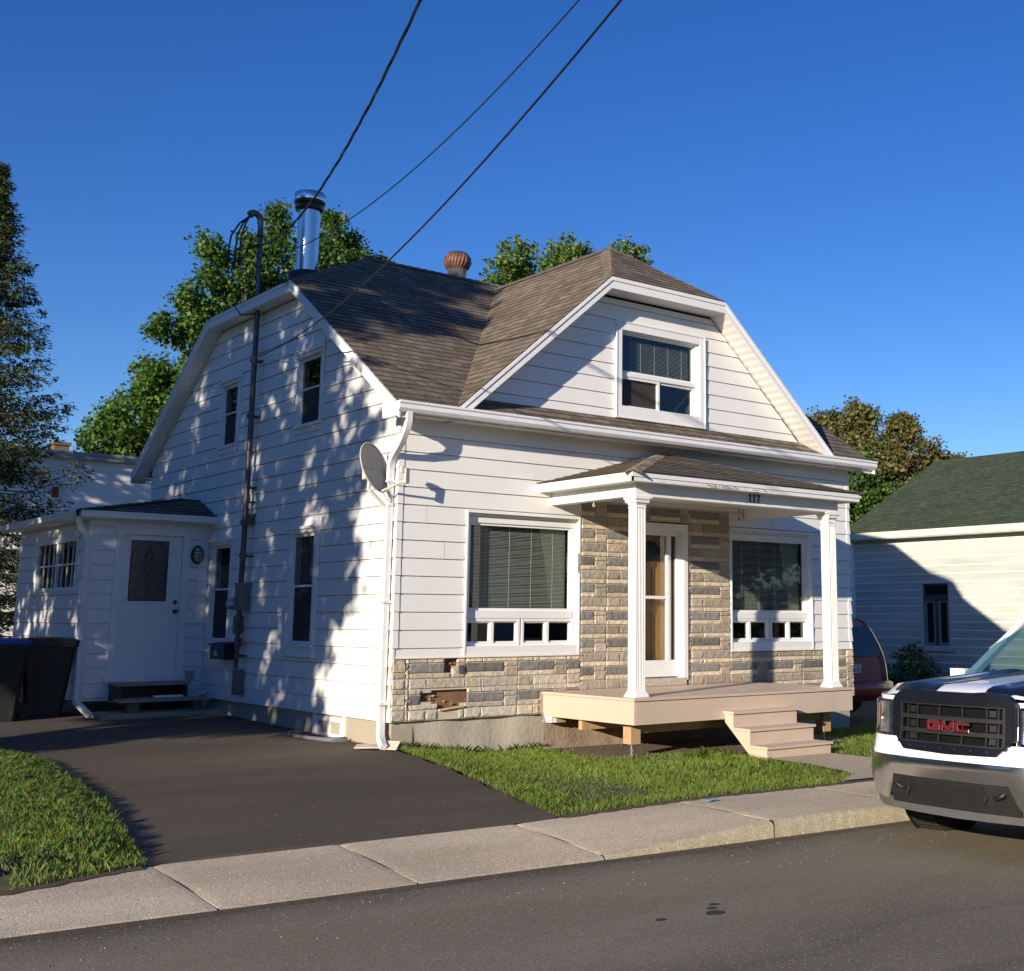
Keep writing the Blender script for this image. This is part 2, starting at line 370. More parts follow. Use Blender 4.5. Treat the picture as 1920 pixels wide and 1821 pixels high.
G_ = [[V(x, y, yard(x, y) - .06) for y in xs_] for x in xs_]
M_soil = mat('soil_and_rough_grass', (.055, .085, .022), .95, var=.35, scale=2.5, bump=.8, bscale=25, col2=(.10, .085, .045))
g = MB(); g.grid(G_); tag(g.build('ground', M_soil, smooth=True), None, None, kind='structure')

M_road = mat_ground('old_asphalt', (.185, .155, .100), (.255, .215, .145), (.37, .325, .25), fine=150, spk=.60, bump=.9, cscale=.35,
                    band=[(-13.0, .86), (-8.60, .88), (-8.50, .72), (-8.42, .90), (-7.75, .92), (-7.68, .80), (-7.6, .94), (-7.2, 1.12), (-5.75, 1.16), (-5.45, .92), (-5.2, .60), (-4.9, .5)])
def zroad(x, y):
    d = abs(y - YF) if y > -9.6 else abs(-13.5 - y); return zc(x) + .022 * min(d, 3.95) - .0
s = MB(); ysr = [-13.5, -12, -10.5, -9.6, -9, -8, -7, -6.3, -5.8, YF + .02]
s.grid([[V(x, y, zroad(x, y)) for y in ysr] for x in np.arange(-60, 61, 2.0)])
tag(s.build('street', M_road, smooth=True), None, None, kind='structure')

M_walk = mat_ground('weathered_concrete', (.52, .42, .28), (.70, .575, .405), (.82, .74, .58), fine=110, spk=.82, bump=.8, cscale=.9)
M_kerb = mat_ground('kerb_concrete', (.44, .38, .26), (.56, .49, .35), (.62, .56, .46), fine=110, spk=.70, bump=1.0, cscale=1.5)
joints = [-16.5, -14.9, -13.3, -11.7, -10.0, -8.6, -7.2, -5.6, -4.07, -2.84, -1.42, .23, 1.9, 3.6, 5.3, 7, 8.7, 10.4, 12.1, 13.8, 15.5, 18, 21, 24, 28]
sw = MB(); kb = MB(); rj = random.Random(3)
for a, b_ in zip(joints[:-1], joints[1:]):
    gp = .0065 if a in (-4.07, -2.84, -1.42) or b_ in (-4.07, -2.84, -1.42) else .003
    n = max(3, int((b_ - a) / .045)); X = [a + gp + (b_ - a - 2 * gp) * i / n for i in range(n + 1)]
    fr = [YF + .02 + .003 * rj.uniform(-1, 1) for _ in X]
    rows = []
    for i, x in enumerate(X):
        y0, y1 = fr[i], yb(x); z0, z1 = zfr(x), zb_(x)
        e = .004 if i in (0, n) else 0
        rows.append([V(x, y0, zroad(x, YF) - .08), V(x, y0 + .002, z0 - .030 + rj.uniform(-.006, .006)), V(x, y0 + .016 + rj.uniform(-.006, .008), z0 - .004 - rj.uniform(0, .013)), V(x, y0 + .06, z0 - e * .5),
                     V(x, y0 + .3, z0 + (z1 - z0) * .27 - e), V(x, y0 * .5 + y1 * .5, (z0 + z1) / 2 + .004 - e), V(x, y1, z1 - e), V(x, y1, z1 - .15)])
    sw.grid([r[3:] for r in rows]); kb.grid([r[:4] for r in rows])
    for r in (rows[0], rows[-1]): sw.face([r[3], r[6], r[6] - V(0, 0, .15), r[3] - V(0, 0, .15)])
wk = sw.build('pavement', M_walk, auto=40); tag(wk, None, None, kind='structure')
tag(kb.build('kerb', M_kerb, auto=60), None, None, kind='structure')
M_dirt = mat('gutter_dirt', (.10, .07, .045), .95, var=.4, scale=30, bump=1, bscale=120)
gd = MB(); rows = []
for i, x in enumerate(np.arange(-14, 14, .05)):
    wv = .035 + .03 * abs(math.sin(x * 1.7)) + rj.uniform(0, .02) + (.05 if -1.2 < x < .6 else 0)
    rows.append([V(x, YF + .03, zroad(x, YF) + .012), V(x, YF - wv * .4, zroad(x, YF) + .010), V(x, YF - wv, zroad(x, YF) - .002)])
gd.grid(rows); tag(gd.build('gutter_grit', M_dirt, smooth=True), None, None, kind='structure')

M_drive = mat_ground('driveway_asphalt', (.082, .067, .047), (.120, .098, .070), (.20, .18, .15), fine=170, spk=.93, bump=.6, cscale=.5)
d = MB(); ys = list(np.arange(-4.85, .3, .16)) + list(np.arange(.3, 12.1, .5))
def drx(y): return dr(y) + .025 * math.sin(y * 7) if y < .1 else .25
rows = []
for y in ys:
    l, r = dl(y) + .02 * math.sin(y * 9 + 1), drx(y)
    rows.append([V(l + (r - l) * t, max(y, yb(l + (r - l) * t) + .005), zdrive(l + (r - l) * t, y)) for t in np.linspace(0, 1, 9)])
d.grid(rows)
tag(d.build('driveway', M_drive, smooth=True), None, None, kind='structure')

M_lawn = mat('lawn_soil', (.075, .105, .025), .95, var=.4, scale=9, bump=1, bscale=90, col2=(.12, .13, .04))
def sheet(name, x0f, x1f, y0f, y1f, zf, nx, ny, m):
    b = MB(); rows = []
    for i in range(nx + 1):
        row = []
        for j in range(ny + 1):
            tj = j / ny; y = None
            # y limits may depend on x and the other way round: settle by a few rounds
            x, y = x0f(0), y0f(0)
            for _ in range(6):
                y = y0f(x) + (y1f(x) - y0f(x)) * tj; x = x0f(y) + (x1f(y) - x0f(y)) * i / nx
            row.append(V(x, y, zf(x, y)))
        rows.append(row)
    b.grid(rows); return tag(b.build(name, m, smooth=True), None, None, kind='structure')
sheet('front_lawn', lambda y: dr(min(y, .1)), lambda y: 11.0, lambda x: yb(x) + .0, lambda x: .06, zlawn, 60, 24, M_lawn)
sheet('left_lawn', lambda y: -14.0, lambda y: dl(y), lambda x: yb(x), lambda x: 12, zleft, 40, 60, M_lawn)
M_path = mat_ground('path_concrete', (.46, .37, .25), (.56, .46, .32), (.5, .47, .42), fine=140, spk=.9, bump=.5)
pt_ = MB()
def zpath(x, y): return zlawn(x, y) + .028
def pl_(y): return interp(y, [-4.47, -4.0, -3.2, -2.5], [2.35, 3.1, 3.35, 3.40])
def pr_(y): return interp(y, [-4.47, -4.0, -3.2, -2.5], [5.2, 4.65, 4.5, 4.48])
pt_.grid([[V(pl_(y) + (pr_(y) - pl_(y)) * t, y, zpath(pl_(y) + (pr_(y) - pl_(y)) * t, y)) for t in np.linspace(0, 1, 6)] for y in np.linspace(-4.44, -2.4, 12)])
tag(pt_.build('path', M_path, smooth=True), None, None, kind='structure')
# bare earth under the porch
ea = MB(); ea.grid([[V(x, y, zlawn(x, y) + (.02 if -1.5 < y < -.1 else .0) + .012) for y in (-1.75, -1.2, -.6, -.02)] for x in np.linspace(1.9, 6.2, 12)])
tag(ea.build('bare_earth', mat('earth', (.17, .12, .08), .95, var=.25, scale=8, bump=1, bscale=60), smooth=True), None, None, kind='structure')

# ragged soil line where the lawns meet the paving
es = MB(); rows = []
for x in np.arange(-13, 9, .05):
    if dl(-4.6) - .02 < x < dr(-4.6) + .02:
        if len(rows) > 1: es.grid(rows)
        rows = []; continue
    y = yb(x); q = .02 + rj.uniform(0, .035); zz_ = zb_(x)
    rows.append([V(x, y + .06, zz_ + .006), V(x, y, zz_ + .012), V(x, y - q, zz_ + .0035)])
es.grid(rows); tag(es.build('edge_soil', M_dirt, smooth=True), None, None, kind='structure')

# ---- grass blades
M_grass = mat_leaf('grass_blade', .4)
def blades(name, n, inside, zf, bbox, hgt, wid, c0, c1, label, tips=None):
    x = RN.uniform(bbox[0], bbox[2], n); y = RN.uniform(bbox[1], bbox[3], n)
    k = np.array([inside(a, b) for a, b in zip(x, y)]); x, y = x[k], y[k]; n = len(x)
    z = np.array([zf(a, b) for a, b in zip(x, y)])
    pat = .5 + .28 * np.sin(x * 3.1 + 1.3 * np.sin(y * 2.3)) * np.sin(y * 3.7 + np.sin(x * 1.9)) + .22 * np.sin(x * 9.7 + 2 * np.sin(y * 5.1)) * np.sin(y * 8.3)
    h = hgt * (0.45 + .9 * RN.random(n) ** 1.5) * (.7 + .5 * pat); a = RN.uniform(0, 2 * np.pi, n); w_ = wid * (.6 + .8 * RN.random(n))
    lean = RN.normal(0, .42, (n, 2)) * h[:, None]
    base = np.stack([x, y, z - .004], 1); sd = np.stack([np.cos(a), np.sin(a), 0 * a], 1) * w_[:, None] / 2
    mid = base + np.concatenate([lean * .35, (h * .6)[:, None]], 1); tip = base + np.concatenate([lean, h[:, None] * .97], 1)
    vs = np.stack([base - sd, base + sd, mid + sd * .8, tip, mid - sd * .8], 1)
    t = RN.random(n)[:, None] * .6 + pat[:, None] * .4
    col = np.array(c0)[None] * (1 - t) + np.array(c1)[None] * t
    dry = RN.random(n) < .05 + .20 * (pat < .28); col[dry] = np.array((.30, .25, .11))
    o = np_mesh(name, vs, 5, col, M_grass); tag(o, label, 'grass', kind='stuff'); return o
def in_front(x, y):
    x += RN.normal(0, .022); y += RN.normal(0, .022)
    if not (yb(x) + .02 < y < -.03 and x > dr(min(y, .1)) + .01): return False
    if y < -2.4 and pl_(y) - .02 < x < pr_(y) + .02: return False
    if 1.95 < x < 6.0 and y > -1.45: return RN.random() < .02
    if 3.42 < x < 4.5 and y > -2.5: return False
    return x < 9.5
blades('grass', 190000, lambda x, y: in_front(x, y) and (x < 4.2 or RN.random() < .6), zlawn, (-1.1, -4.6, 9.5, 0), .060, .0052, (.105, .155, .022), (.27, .38, .06), 'thick green lawn between the driveway and the front porch')
blades('grass', 120000, lambda x, y: y > yb(x) + .02 and x < dl(y) - .0 and not (x < -4.9 and y < -3.9 and (x + 5.3) ** 2 + (y + 4.2) ** 2 < .5) and x > -7.5, zleft, (-7.5, -5.0, -3.2, 3.6), .055, .0062, (.105, .15, .025), (.26, .36, .065), 'weedy grass verge left of the driveway')
# taller weeds against the foundation and clover in the verge
def weeds(name, pts, label, hgt, lw, col):
    vs = []; cs = []
    for (x, y, z) in pts:
        for k in range(R.randint(5, 10)):
            a = R.uniform(0, 6.28); ln = hgt * R.uniform(.5, 1.2); w_ = lw * R.uniform(.6, 1.2); o = np.array((x + R.uniform(-.03, .03), y + R.uniform(-.03, .03), z))
            d_ = np.array((math.cos(a) * .45, math.sin(a) * .45, 1)); d_ /= np.linalg.norm(d_); sd = np.array((-math.sin(a), math.cos(a), 0)) * w_ / 2
            m1 = o + d_ * ln * .5; tp = o + d_ * ln + np.array((math.cos(a), math.sin(a), -.4)) * ln * .25
            vs.append([o - sd * .3, o + sd * .3, m1 + sd, tp, m1 - sd]); cs.append([c * R.uniform(.7, 1.3) for c in col])
    o = np_mesh(name, np.array(vs), 5, np.array(cs), M_grass); return tag(o, label, 'weeds', kind='stuff')
weeds('weeds', [(x, -.06 - R.random() * .06, zlawn(x, -.1)) for x in np.arange(.1, 2.1, .045) if R.random() < .75] + [(R.uniform(2.6, 3.5), R.uniform(-2.0, -1.5), -1.25) for _ in range(22)], 'tufts of tall grass along the foundation and under the porch', .12, .006, (.15, .24, .05))
weeds('clover', [(x, y, zleft(x, y) + .02) for x, y in [(dl(yy) - R.uniform(.05, 1.6), yy) for yy in [R.uniform(-4.4, 1) for _ in range(260)]]], 'broad leaved weeds and clover growing in the verge', .055, .022, (.12, .22, .05))

# ------------------------------------------------------------------ house materials
M_sid = mat('white_aluminium_siding', (.80, .785, .75), .42, var=.045, scale=1.1, spec=.35, stretch=(1, 1, .5), bump=.35, bscale=1.6)
M_trim = mat('white_trim_paint', (.82, .81, .78), .45, var=.03, scale=3, spec=.35)
M_soff = mat('vented_soffit', (.78, .76, .72), .5, var=.03, scale=3)
M_gut = mat('white_gutter_metal', (.78, .78, .77), .35, var=.06, scale=9, spec=.5)
M_shin = mat_shingle('brown_asphalt_shingle', (.135, .108, .080), (.230, .188, .142), (.078, .062, .047))
M_found = mat('parged_foundation', (.44, .395, .315), .9, var=.14, scale=2.2, bump=.7, bscale=18, col2=(.50, .46, .38))
M_found2 = mat('cream_foundation', (.40, .345, .26), .85, var=.05, scale=2.2, bump=.3, bscale=18)
M_glass = mat_glass('window_glass', (.84, .88, .86), 1.35, .03)
M_glassd = mat_glass('window_glass_dark', (.5, .53, .52), .9, .01)
M_dark = mat('dim_room', (.045, .036, .030), .9, var=.2, scale=2)
M_blind = mat('blind_slats', (.72, .74, .66), .5, var=.03)
M_curt = mat('pale_green_curtain', (.50, .56, .42), .8, var=.06, scale=4, stretch=(8, 8, .6))
M_deck = mat('beige_deck_boards', (.60, .475, .365), .6, var=.05, scale=3, bump=.1, bscale=40)
M_peel = mat('peeling_paint', (.70, .66, .58), .7, var=.1, scale=38, col2=(.34, .25, .17), bump=.6, bscale=50)
M_wood = mat('raw_lumber', (.50, .32, .17), .75, var=.22, scale=5, stretch=(9, 9, 1.2), bump=.2, bscale=30)
M_rot = mat('rotten_sheathing', (.23, .125, .07), .9, var=.4, scale=10, stretch=(1.5, 1.5, 5), bump=.8, bscale=25)
M_galv = mat('galvanised_steel', (.50, .50, .48), .38, metal=.8, var=.15, scale=12)
M_wood2 = mat('varnished_pine', (.50, .27, .10), .4, var=.14, scale=3, stretch=(6, 6, .7), coat=.3)
M_grey = mat('weathered_grey_wood', (.30, .27, .24), .8, var=.18, scale=4, stretch=(1, 6, 6))
M_black = mat('black_plastic', (.018, .018, .017), .45, var=.2, scale=7)
M_lead = mat('lead_came', (.05, .05, .045), .5, var=.1)
M_alum = mat('stainless_flue', (.66, .67, .68), .24, metal=1.0, var=.10, scale=3, stretch=(2, 2, .2), bump=.15, bscale=6)
M_rust = mat('rusty_turbine', (.10, .045, .03), .6, metal=.35, var=.35, scale=8, col2=(.27, .13, .085))
M_pipe = mat('weathered_conduit', (.06, .06, .06), .45, metal=.5, var=.3, scale=6, stretch=(4, 4, .6), col2=(.15, .15, .145))

W_, DP = 7.82, 8.38
def zm(y): return 2.96 + .678 * y if y <= 4.19 else 2.96 + .678 * (DP - y)
YU, ZU, ZR = 2.72, 2.96 + .678 * 2.72, 2.96 + .678 * 4.19
XL, XR, YE = -.235, 8.055, -.34
DXc, DX0, DXu = 3.86, .60, 2.835
def zdm(x): return 2.79 + .885 * (min(x, 2 * DXc - x) - DX0)
DY = -.33
house = thing('house', 'white clapboard house with clipped gables, brown roof and stone veneer', 'house', (0, 0, 0))

# ---- walls
sd = MB()
lw_holes = [(2.02, 2.72, 2.84, 3.93), (4.76, 2.72, 5.48, 3.93), (1.98, -.10, 2.80, 1.60), (4.68, -.10, 5.50, 1.56)]
TK = .17
poly = [(0, -.806), (DP, -.806), (DP, zm(DP) - TK), (DP - YU, ZU - TK), (YU, ZU - TK), (0, zm(0) - TK)]
courses(sd, (0, 0, 0), (0, 1, 0), (0, 0, 1), (-1, 0, 0), poly, .2032, .016, 0.0, lw_holes, groove=.0068)
# front wall: everything above the stone and outside the porch bay
PX0, PX1 = 2.62, 5.235
fh = [(.911, -.115, 2.597, 1.607), (5.256, -.115, 6.952, 1.607), (PX0, -.12, PX1, 1.83)]
courses(sd, (0, 0, 0), (1, 0, 0), (0, 0, 1), (0, -1, 0), [(0, -.117), (W_, -.117), (W_, 2.70), (0, 2.70)], .2032, .016, 0.0, fh, groove=.0068)
# right and rear walls
courses(sd, (W_, 0, 0), (0, 1, 0), (0, 0, 1), (1, 0, 0), poly, .2032, .016, 0.0, groove=.0068)
courses(sd, (0, DP, 0), (1, 0, 0), (0, 0, 1), (0, 1, 0), [(0, -.806), (W_, -.806), (W_, 2.75), (0, 2.75)], .2032, .016, 0.0, groove=.0068)
# dormer wall, flush with the front wall
def dpoly(t):
    return [(1.03, 2.955), (2 * DXc - 1.03, 2.955), (2 * DXc - DXu + .02, zdm(DXu) - t), (DXu - .02, zdm(DXu) - t)]
courses(sd, (0, -.012, 0), (1, 0, 0), (0, 0, 1), (0, -1, 0), dpoly(.20), .2032, .014, .02, [(3.155, 2.975, 4.745, 4.262)], groove=.0068)
# corner caps, one per course
for k in range(-4, 14):
    z0 = k * .2032; 
    if z0 > 2.62: break
    h = min(.2032, 2.68 - z0)
    for (cx, sx) in ((0, -1), (W_, 1)):
        zz = max(z0, -.806)
        if z0 >= -.13:
            sd.prism([(cx + sx * .022, -.024, zz), (cx - sx * .055, -.024, zz), (cx - sx * .055, -.010, zz + h), (cx + sx * .010, -.010, zz + h)], (0, .03, 0))
        if h > .02: sd.prism([(cx + sx * .0225, -.023, zz), (cx + sx * .0225, .06, zz), (cx + sx * .010, .06, zz + h), (cx + sx * .010, -.010, zz + h)], (-sx * .03, 0, 0))
# butt joints between siding panels
rj = random.Random(5)
walls = sd.build('clapboard_siding', M_sid, house)
jt = MB()
for (u, k) in [(.62, 6), (.37, 8), (2.35, 9), (4.3, 11), (6.1, 9), (7.35, 2), (7.25, 4)]:
    z0, z1 = k * .2032 - .2032 + .002, k * .2032 - .011; jt.face([(u, -.0172, z0), (u + .0035, -.0172, z0), (u + .0035, -.0018, z1), (u, -.0018, z1)]); jt.mark()
jt.builds('siding_joint', mat('joint_shadow_gap', (.28, .27, .26), .8), house)

# ---- foundation
fo = MB()
fo.box((.035, .03, -1.5), (.30, DP - .03, -.80)); fo.mark(); fo.box((W_ - .30, .03, -1.6), (W_ - .03, DP - .03, -.80))
fm = MB()
# rough front foundation wall, slightly uneven
def fy(x, z): return .03 - .012 * math.sin(x * 5.1 + z * 9) - .01 * math.sin(x * 11.7)
fm.grid([[V(x, fy(x, z), z) for z in (-.80, -.9, -1.0, -1.1, -1.25, -1.6)] for x in np.linspace(.03, W_ - .03, 60)])
f1 = fo.builds('foundation', M_found2, house)
f2 = fm.build('front_foundation', M_found, house, smooth=True, label='rough grey parged front foundation')
# broken ledge of old concrete under the porch
lg = MB(); rj = random.Random(9); pts = [(2.0, -.78), (2.45, -.80), (2.5, -.9), (2.8, -.93), (3.0, -.95), (3.3, -.93), (3.3, -.86), (3.9, -1.0), (4.6, -1.08), (5.4, -1.12), (6.0, -1.14)]
P = []
for i in range(41):
    x = 2.0 + i * .1; z = interp(x, [p[0] for p in pts], [p[1] for p in pts]) + rj.uniform(-.015, .015)
    P.append([V(x, .02, z), V(x, -.06 + rj.uniform(-.01, .01), z - .01), V(x, -.10 + rj.uniform(-.02, .02), z - .12), V(x, -.13, -1.4)])
lg.grid(P); lg.build('broken_ledge', mat('old_concrete', (.33, .25, .18), .95, var=.22, scale=6, bump=1, bscale=30), house, auto=50)

# ---- stone veneer
def stone_panel():
    """(u0,v0,u1,v1,kind) in metres inside a .735 x .345 repeat"""
    w_, t = .735, .008
    return [(.0, .285, .225, .337, 0), (.233, .285, .727, .337, 0),
            (.0, .173, .535, .277, 2), (.0, .112, .535, .165, 0),
            (.543, .228, .727, .277, 3), (.543, .112, .727, .220, 3),
            (.0, .0, .215, .104, 3), (.223, .0, .727, .104, 1)]
TINT = {0: [(.64, .53, .37), (.58, .48, .34), (.68, .57, .42)], 1: [(.37, .32, .25), (.40, .355, .28), (.34, .30, .245)], 2: [(.20, .19, .17), (.235, .225, .205), (.175, .165, .15)], 3: [(.46, .38, .28), (.40, .335, .25), (.50, .42, .32), (.35, .295, .225)]}
LIGHT = [(.50, .45, .36), (.46, .42, .34), (.54, .47, .36), (.58, .52, .42)]
M_stone = mat('split_face_stone', None, .92, var=.16, scale=22, bump=.9, bscale=28, attr='tint')
M_mortar = mat('mortar', (.56, .49, .38), .95, var=.1, scale=14)
rs = random.Random(21)
def stone_block(mb, u0, v0, u1, v1, kind, y0=-.012, light=False):
    c = rs.choice(LIGHT if light and kind != 2 else TINT[kind]); f = rs.uniform(.88, 1.12); c = tuple(x * f for x in c)
    def cuts(a, b_): n = max(1, int(round((b_ - a - .014) / .026))); return [a, a + .0035, a + .009] + [a + .009 + (b_ - a - .018) * i / n for i in range(1, n)] + [b_ - .009, b_ - .0035, b_]
    cu_, cv_ = cuts(u0, u1), cuts(v0, v1); nu, nv = len(cu_) - 1, len(cv_) - 1; P = []
    d_ = .012 if kind in (1, 2) else .016
    for i, u in enumerate(cu_):
        row = []
        for j, v in enumerate(cv_):
            e = min(i, nu - i, j, nv - j)
            y = y0 - (0 if e == 0 else .008 if e == 1 else d_ + rs.uniform(-.005, .0055))
            row.append(V(u + (rs.uniform(-.003, .003) if e else 0), y, v + (rs.uniform(-.002, .002) if e else 0)))
        P.append(row)
    mb.grid(P, c=c)
    # sides
    for a, b_ in ((P[0][0], P[0][-1]), (P[-1][0], P[-1][-1]), (P[0][0], P[-1][0]), (P[0][-1], P[-1][-1])):
        mb.face([a, b_, b_ + V(0, .012, 0), a + V(0, .012, 0)], c=c)
def stone_area(mb, rects, phu, phv, skip=(), off=0.0, light_fn=None):
    """stones clipped to rectangles (u0,v0,u1,v1)"""
    for (a0, b0, a1, b1) in rects:
        for iu in range(int(math.floor((a0 - phu) / .735)) - 1, int((a1 - phu) / .735) + 2):
            for iv in range(int(math.floor((b0 - phv) / .345)) - 1, int((b1 - phv) / .345) + 2):
                ou = phu + iu * .735; ov = phv + iv * .345
                for (u0, v0, u1, v1, k) in stone_panel():
                    x0, z0, x1, z1 = max(a0, ou + u0), max(b0, ov + v0), min(a1, ou + u1), min(b1, ov + v1)
                    if x1 - x0 < .03 or z1 - z0 < .018: continue
                    bad = False; pcs = [(x0, z0, x1, z1)]
                    for (s0, t0, s1, t1) in skip:
                        np_ = []
                        for (p0, q0, p1, q1) in pcs:
                            if p1 <= s0 or p0 >= s1 or q1 <= t0 or q0 >= t1: np_.append((p0, q0, p1, q1)); continue
                            if s0 - p0 > .05: np_.append((p0, q0, s0, q1))
                            if p1 - s1 > .05: np_.append((s1, q0, p1, q1))
                        pcs = np_
                    for p_ in pcs: stone_block(mb, *p_, k, light=(light_fn(p_) if light_fn else False))
st = MB(); mo = MB()
HOLES = [(.66, -.21, .83, -.12), (.665, -.285, .76, -.2), (.36, -.60, .53, -.50), (.50, -.625, .98, -.475), (.58, -.70, .87, -.61)]
stone_area(st, [(.165, -.800, 1.99, -.12), (1.99, -.545, PX0, -.12)], .21, -.80, HOLES, light_fn=lambda p: p[1] < -.44 and p[0] < 2)
for (a, b_, k) in [(-.80, -.69, 3), (-.683, -.635, 3), (-.628, -.515, 3), (-.508, -.46, 3), (-.453, -.345, 3), (-.338, -.275, 3), (-.268, -.125, 3)]:
    stone_block(st, -.005, a, .155, b_, 3, light=a < -.45)
stone_area(st, [(PX0, -.545, 3.40, 1.80), (4.44, -.545, PX1, 1.80), (PX1, -.80, W_ - .15, -.12)], .09, -.545)
stone_area(st, [(3.41, 1.62, 4.43, 1.80)], .09, -.545)
for a in np.arange(-.80, -.13, .115): stone_block(st, W_ - .14, a, W_ + .02, min(a + .107, -.125), R.choice((3, 3, 0)))
# mortar backing with openings where the veneer has fallen off
def wall_rects(mb, R_, y, holes, mi=0):
    ps = [[(a, b), (c, b), (c, d_), (a, d_)] for (a, b, c, d_) in R_]
    for h in holes: ps = subtract(ps, h)
    for p in ps: mb.face([(u, y, v) for u, v in p][::1], mi)
wall_rects(mo, [(-.01, -.806, 1.99, -.117), (1.99, -.806, W_ + .01, -.117), (PX0, -.117, PX1, 1.84)], -.013, HOLES + [(3.40, -.54, 4.44, 1.62), ])
mo.box((-.015, -.013, -.806), (-.001, .05, -.117)); mo.box((W_ + .001, -.013, -.806), (W_ + .015, .05, -.117))
mo.box((-.005, -.040, -.120), (PX0 + .01, -.0, -.112)); mo.box((PX1 - .01, -.040, -.120), (W_ + .01, 0, -.112))
mo.build('mortar', M_mortar, house)
sto = st.build('stone_veneer', M_stone, house, auto=38)
rt = MB()
for (a, b_, c_, d_) in HOLES:
    n = 10; rt.grid([[V(a - .02 + (c_ - a + .04) * i / n, .030 + rs.uniform(-.008, .008), b_ - .02 + (d_ - b_ + .04) * j / 5) for j in range(6)] for i in range(n + 1)])
for k in range(11):
    h = rs.choice(HOLES); x = rs.uniform(h[0], h[2]); z = h[1] + abs(rs.gauss(0, .035)) if rs.random() < .7 else h[3] - rs.uniform(0, .05)
    s_ = rs.uniform(.01, .035); a = rs.uniform(0, 3)
    rt.obox((x, .012, z), (s_ * math.cos(a), -.012, s_ * math.sin(a)), (-s_ * .4 * math.sin(a), 0, s_ * .4 * math.cos(a)), (0, .01, .002), mi=rs.choice((0, 1, 2)))
rt.obox((.60, -.045, -.705), (.33, .0, .030), (0, .05, 0), (-.002, 0, .016), mi=1)
rt.obox((.84, -.055, -.20), (.045, 0, -.004), (0, .045, 0), (0, 0, -.09), mi=3)
rt.build('exposed_rotten_wood', [M_rot, mat('split_lumber', (.62, .44, .26), .8, var=.2, scale=12), mat('orange_wood', (.38, .20, .09), .8), mat('loose_dark_stone', (.09, .09, .095), .9)], house, auto=40, label='rotten brown wood showing where stones have fallen away')

# ---- roofs
rf = MB()
def roof_plane(mb, P0, U, Vv, pts3, exp=.14, lip=.007, phase=0.0):
    U = Vector(U).normalized(); Vv = Vector(Vv).normalized(); N = U.cross(Vv)
    if N.z < 0: N = -N
    P0 = Vector(P0); q = [((Vector(p) - P0).dot(U), (Vector(p) - P0).dot(Vv)) for p in pts3]
    courses(mb, P0, U, Vv, N, q, exp, lip, phase, (), .0, 0, True, .0015, rj)
yv = lambda z: (z - 2.96) / .678            # y on the front slope where it has height z
XRr = W_ - 1.64
# front slope, cut by the dormer valleys (three convex pieces)
vb = yv(zdm(DX0)); vr = yv(zdm(DXc)); 
Sf = lambda x, y: V(x, y, 2.96 + .678 * y)
e0 = (0, 1, .678)
roof_plane(rf, Sf(0, YE), (1, 0, 0), e0, [Sf(XL, YE), Sf(DX0, YE), Sf(DX0, vb), Sf(DXc, vr), Sf(DXc, 4.19), Sf(1.64, 4.19), Sf(XL, YU)])
roof_plane(rf, Sf(0, YE), (1, 0, 0), e0, [Sf(XR, YE), Sf(XR, YU), Sf(XRr, 4.19), Sf(DXc, 4.19), Sf(DXc, vr), Sf(2 * DXc - DX0, vb), Sf(2 * DXc - DX0, YE)])
roof_plane(rf, Sf(0, YE), (1, 0, 0), e0, [Sf(DX0, YE), Sf(2 * DXc - DX0, YE), Sf(2 * DXc - DX0, vb), Sf(2 * DXc - DX0 - .208, .02), Sf(DX0 + .208, .02), Sf(DX0, vb)])
Sb = lambda x, y: V(x, y, 2.96 + .678 * (DP - y))
roof_plane(rf, Sb(0, DP - YE), (1, 0, 0), (0, -1, .678), [Sb(XL, DP - YE), Sb(XR, DP - YE), Sb(XR, DP - YU), Sb(XRr, 4.19), Sb(1.64, 4.19), Sb(XL, DP - YU)])
roof_plane(rf, (XL, 0, ZU), (0, 1, 0), (1.875, 0, ZR - ZU), [(XL, YU, ZU), (XL, DP - YU, ZU), (1.64, 4.19, ZR)])
roof_plane(rf, (XR, 0, ZU), (0, 1, 0), (-1.875, 0, ZR - ZU), [(XR, YU, ZU), (XR, DP - YU, ZU), (XRr, 4.19, ZR)])
# dormer
AY, AZ = 1.02, zdm(DXc)
for s_ in (1, -1):
    fx = lambda x: x if s_ == 1 else 2 * DXc - x
    D = lambda x, y: V(fx(x), y, zdm(x))
    yvv = lambda x: yv(zdm(x))
    roof_plane(rf, D(DX0, 0), (0, 1, 0), (s_, 0, .885), [D(DX0 - .02, DY), D(DXu, DY), D(DXc, AY), D(DXc, yvv(DXc)), D(DX0, yvv(DX0)), D(DX0 - .02, yvv(DX0) - .01)])
roof_plane(rf, (0, DY, zdm(DXu)), (1, 0, 0), (0, AY - DY, AZ - zdm(DXu)), [(DXu, DY, zdm(DXu)), (2 * DXc - DXu, DY, zdm(DXu)), (DXc, AY, AZ)])
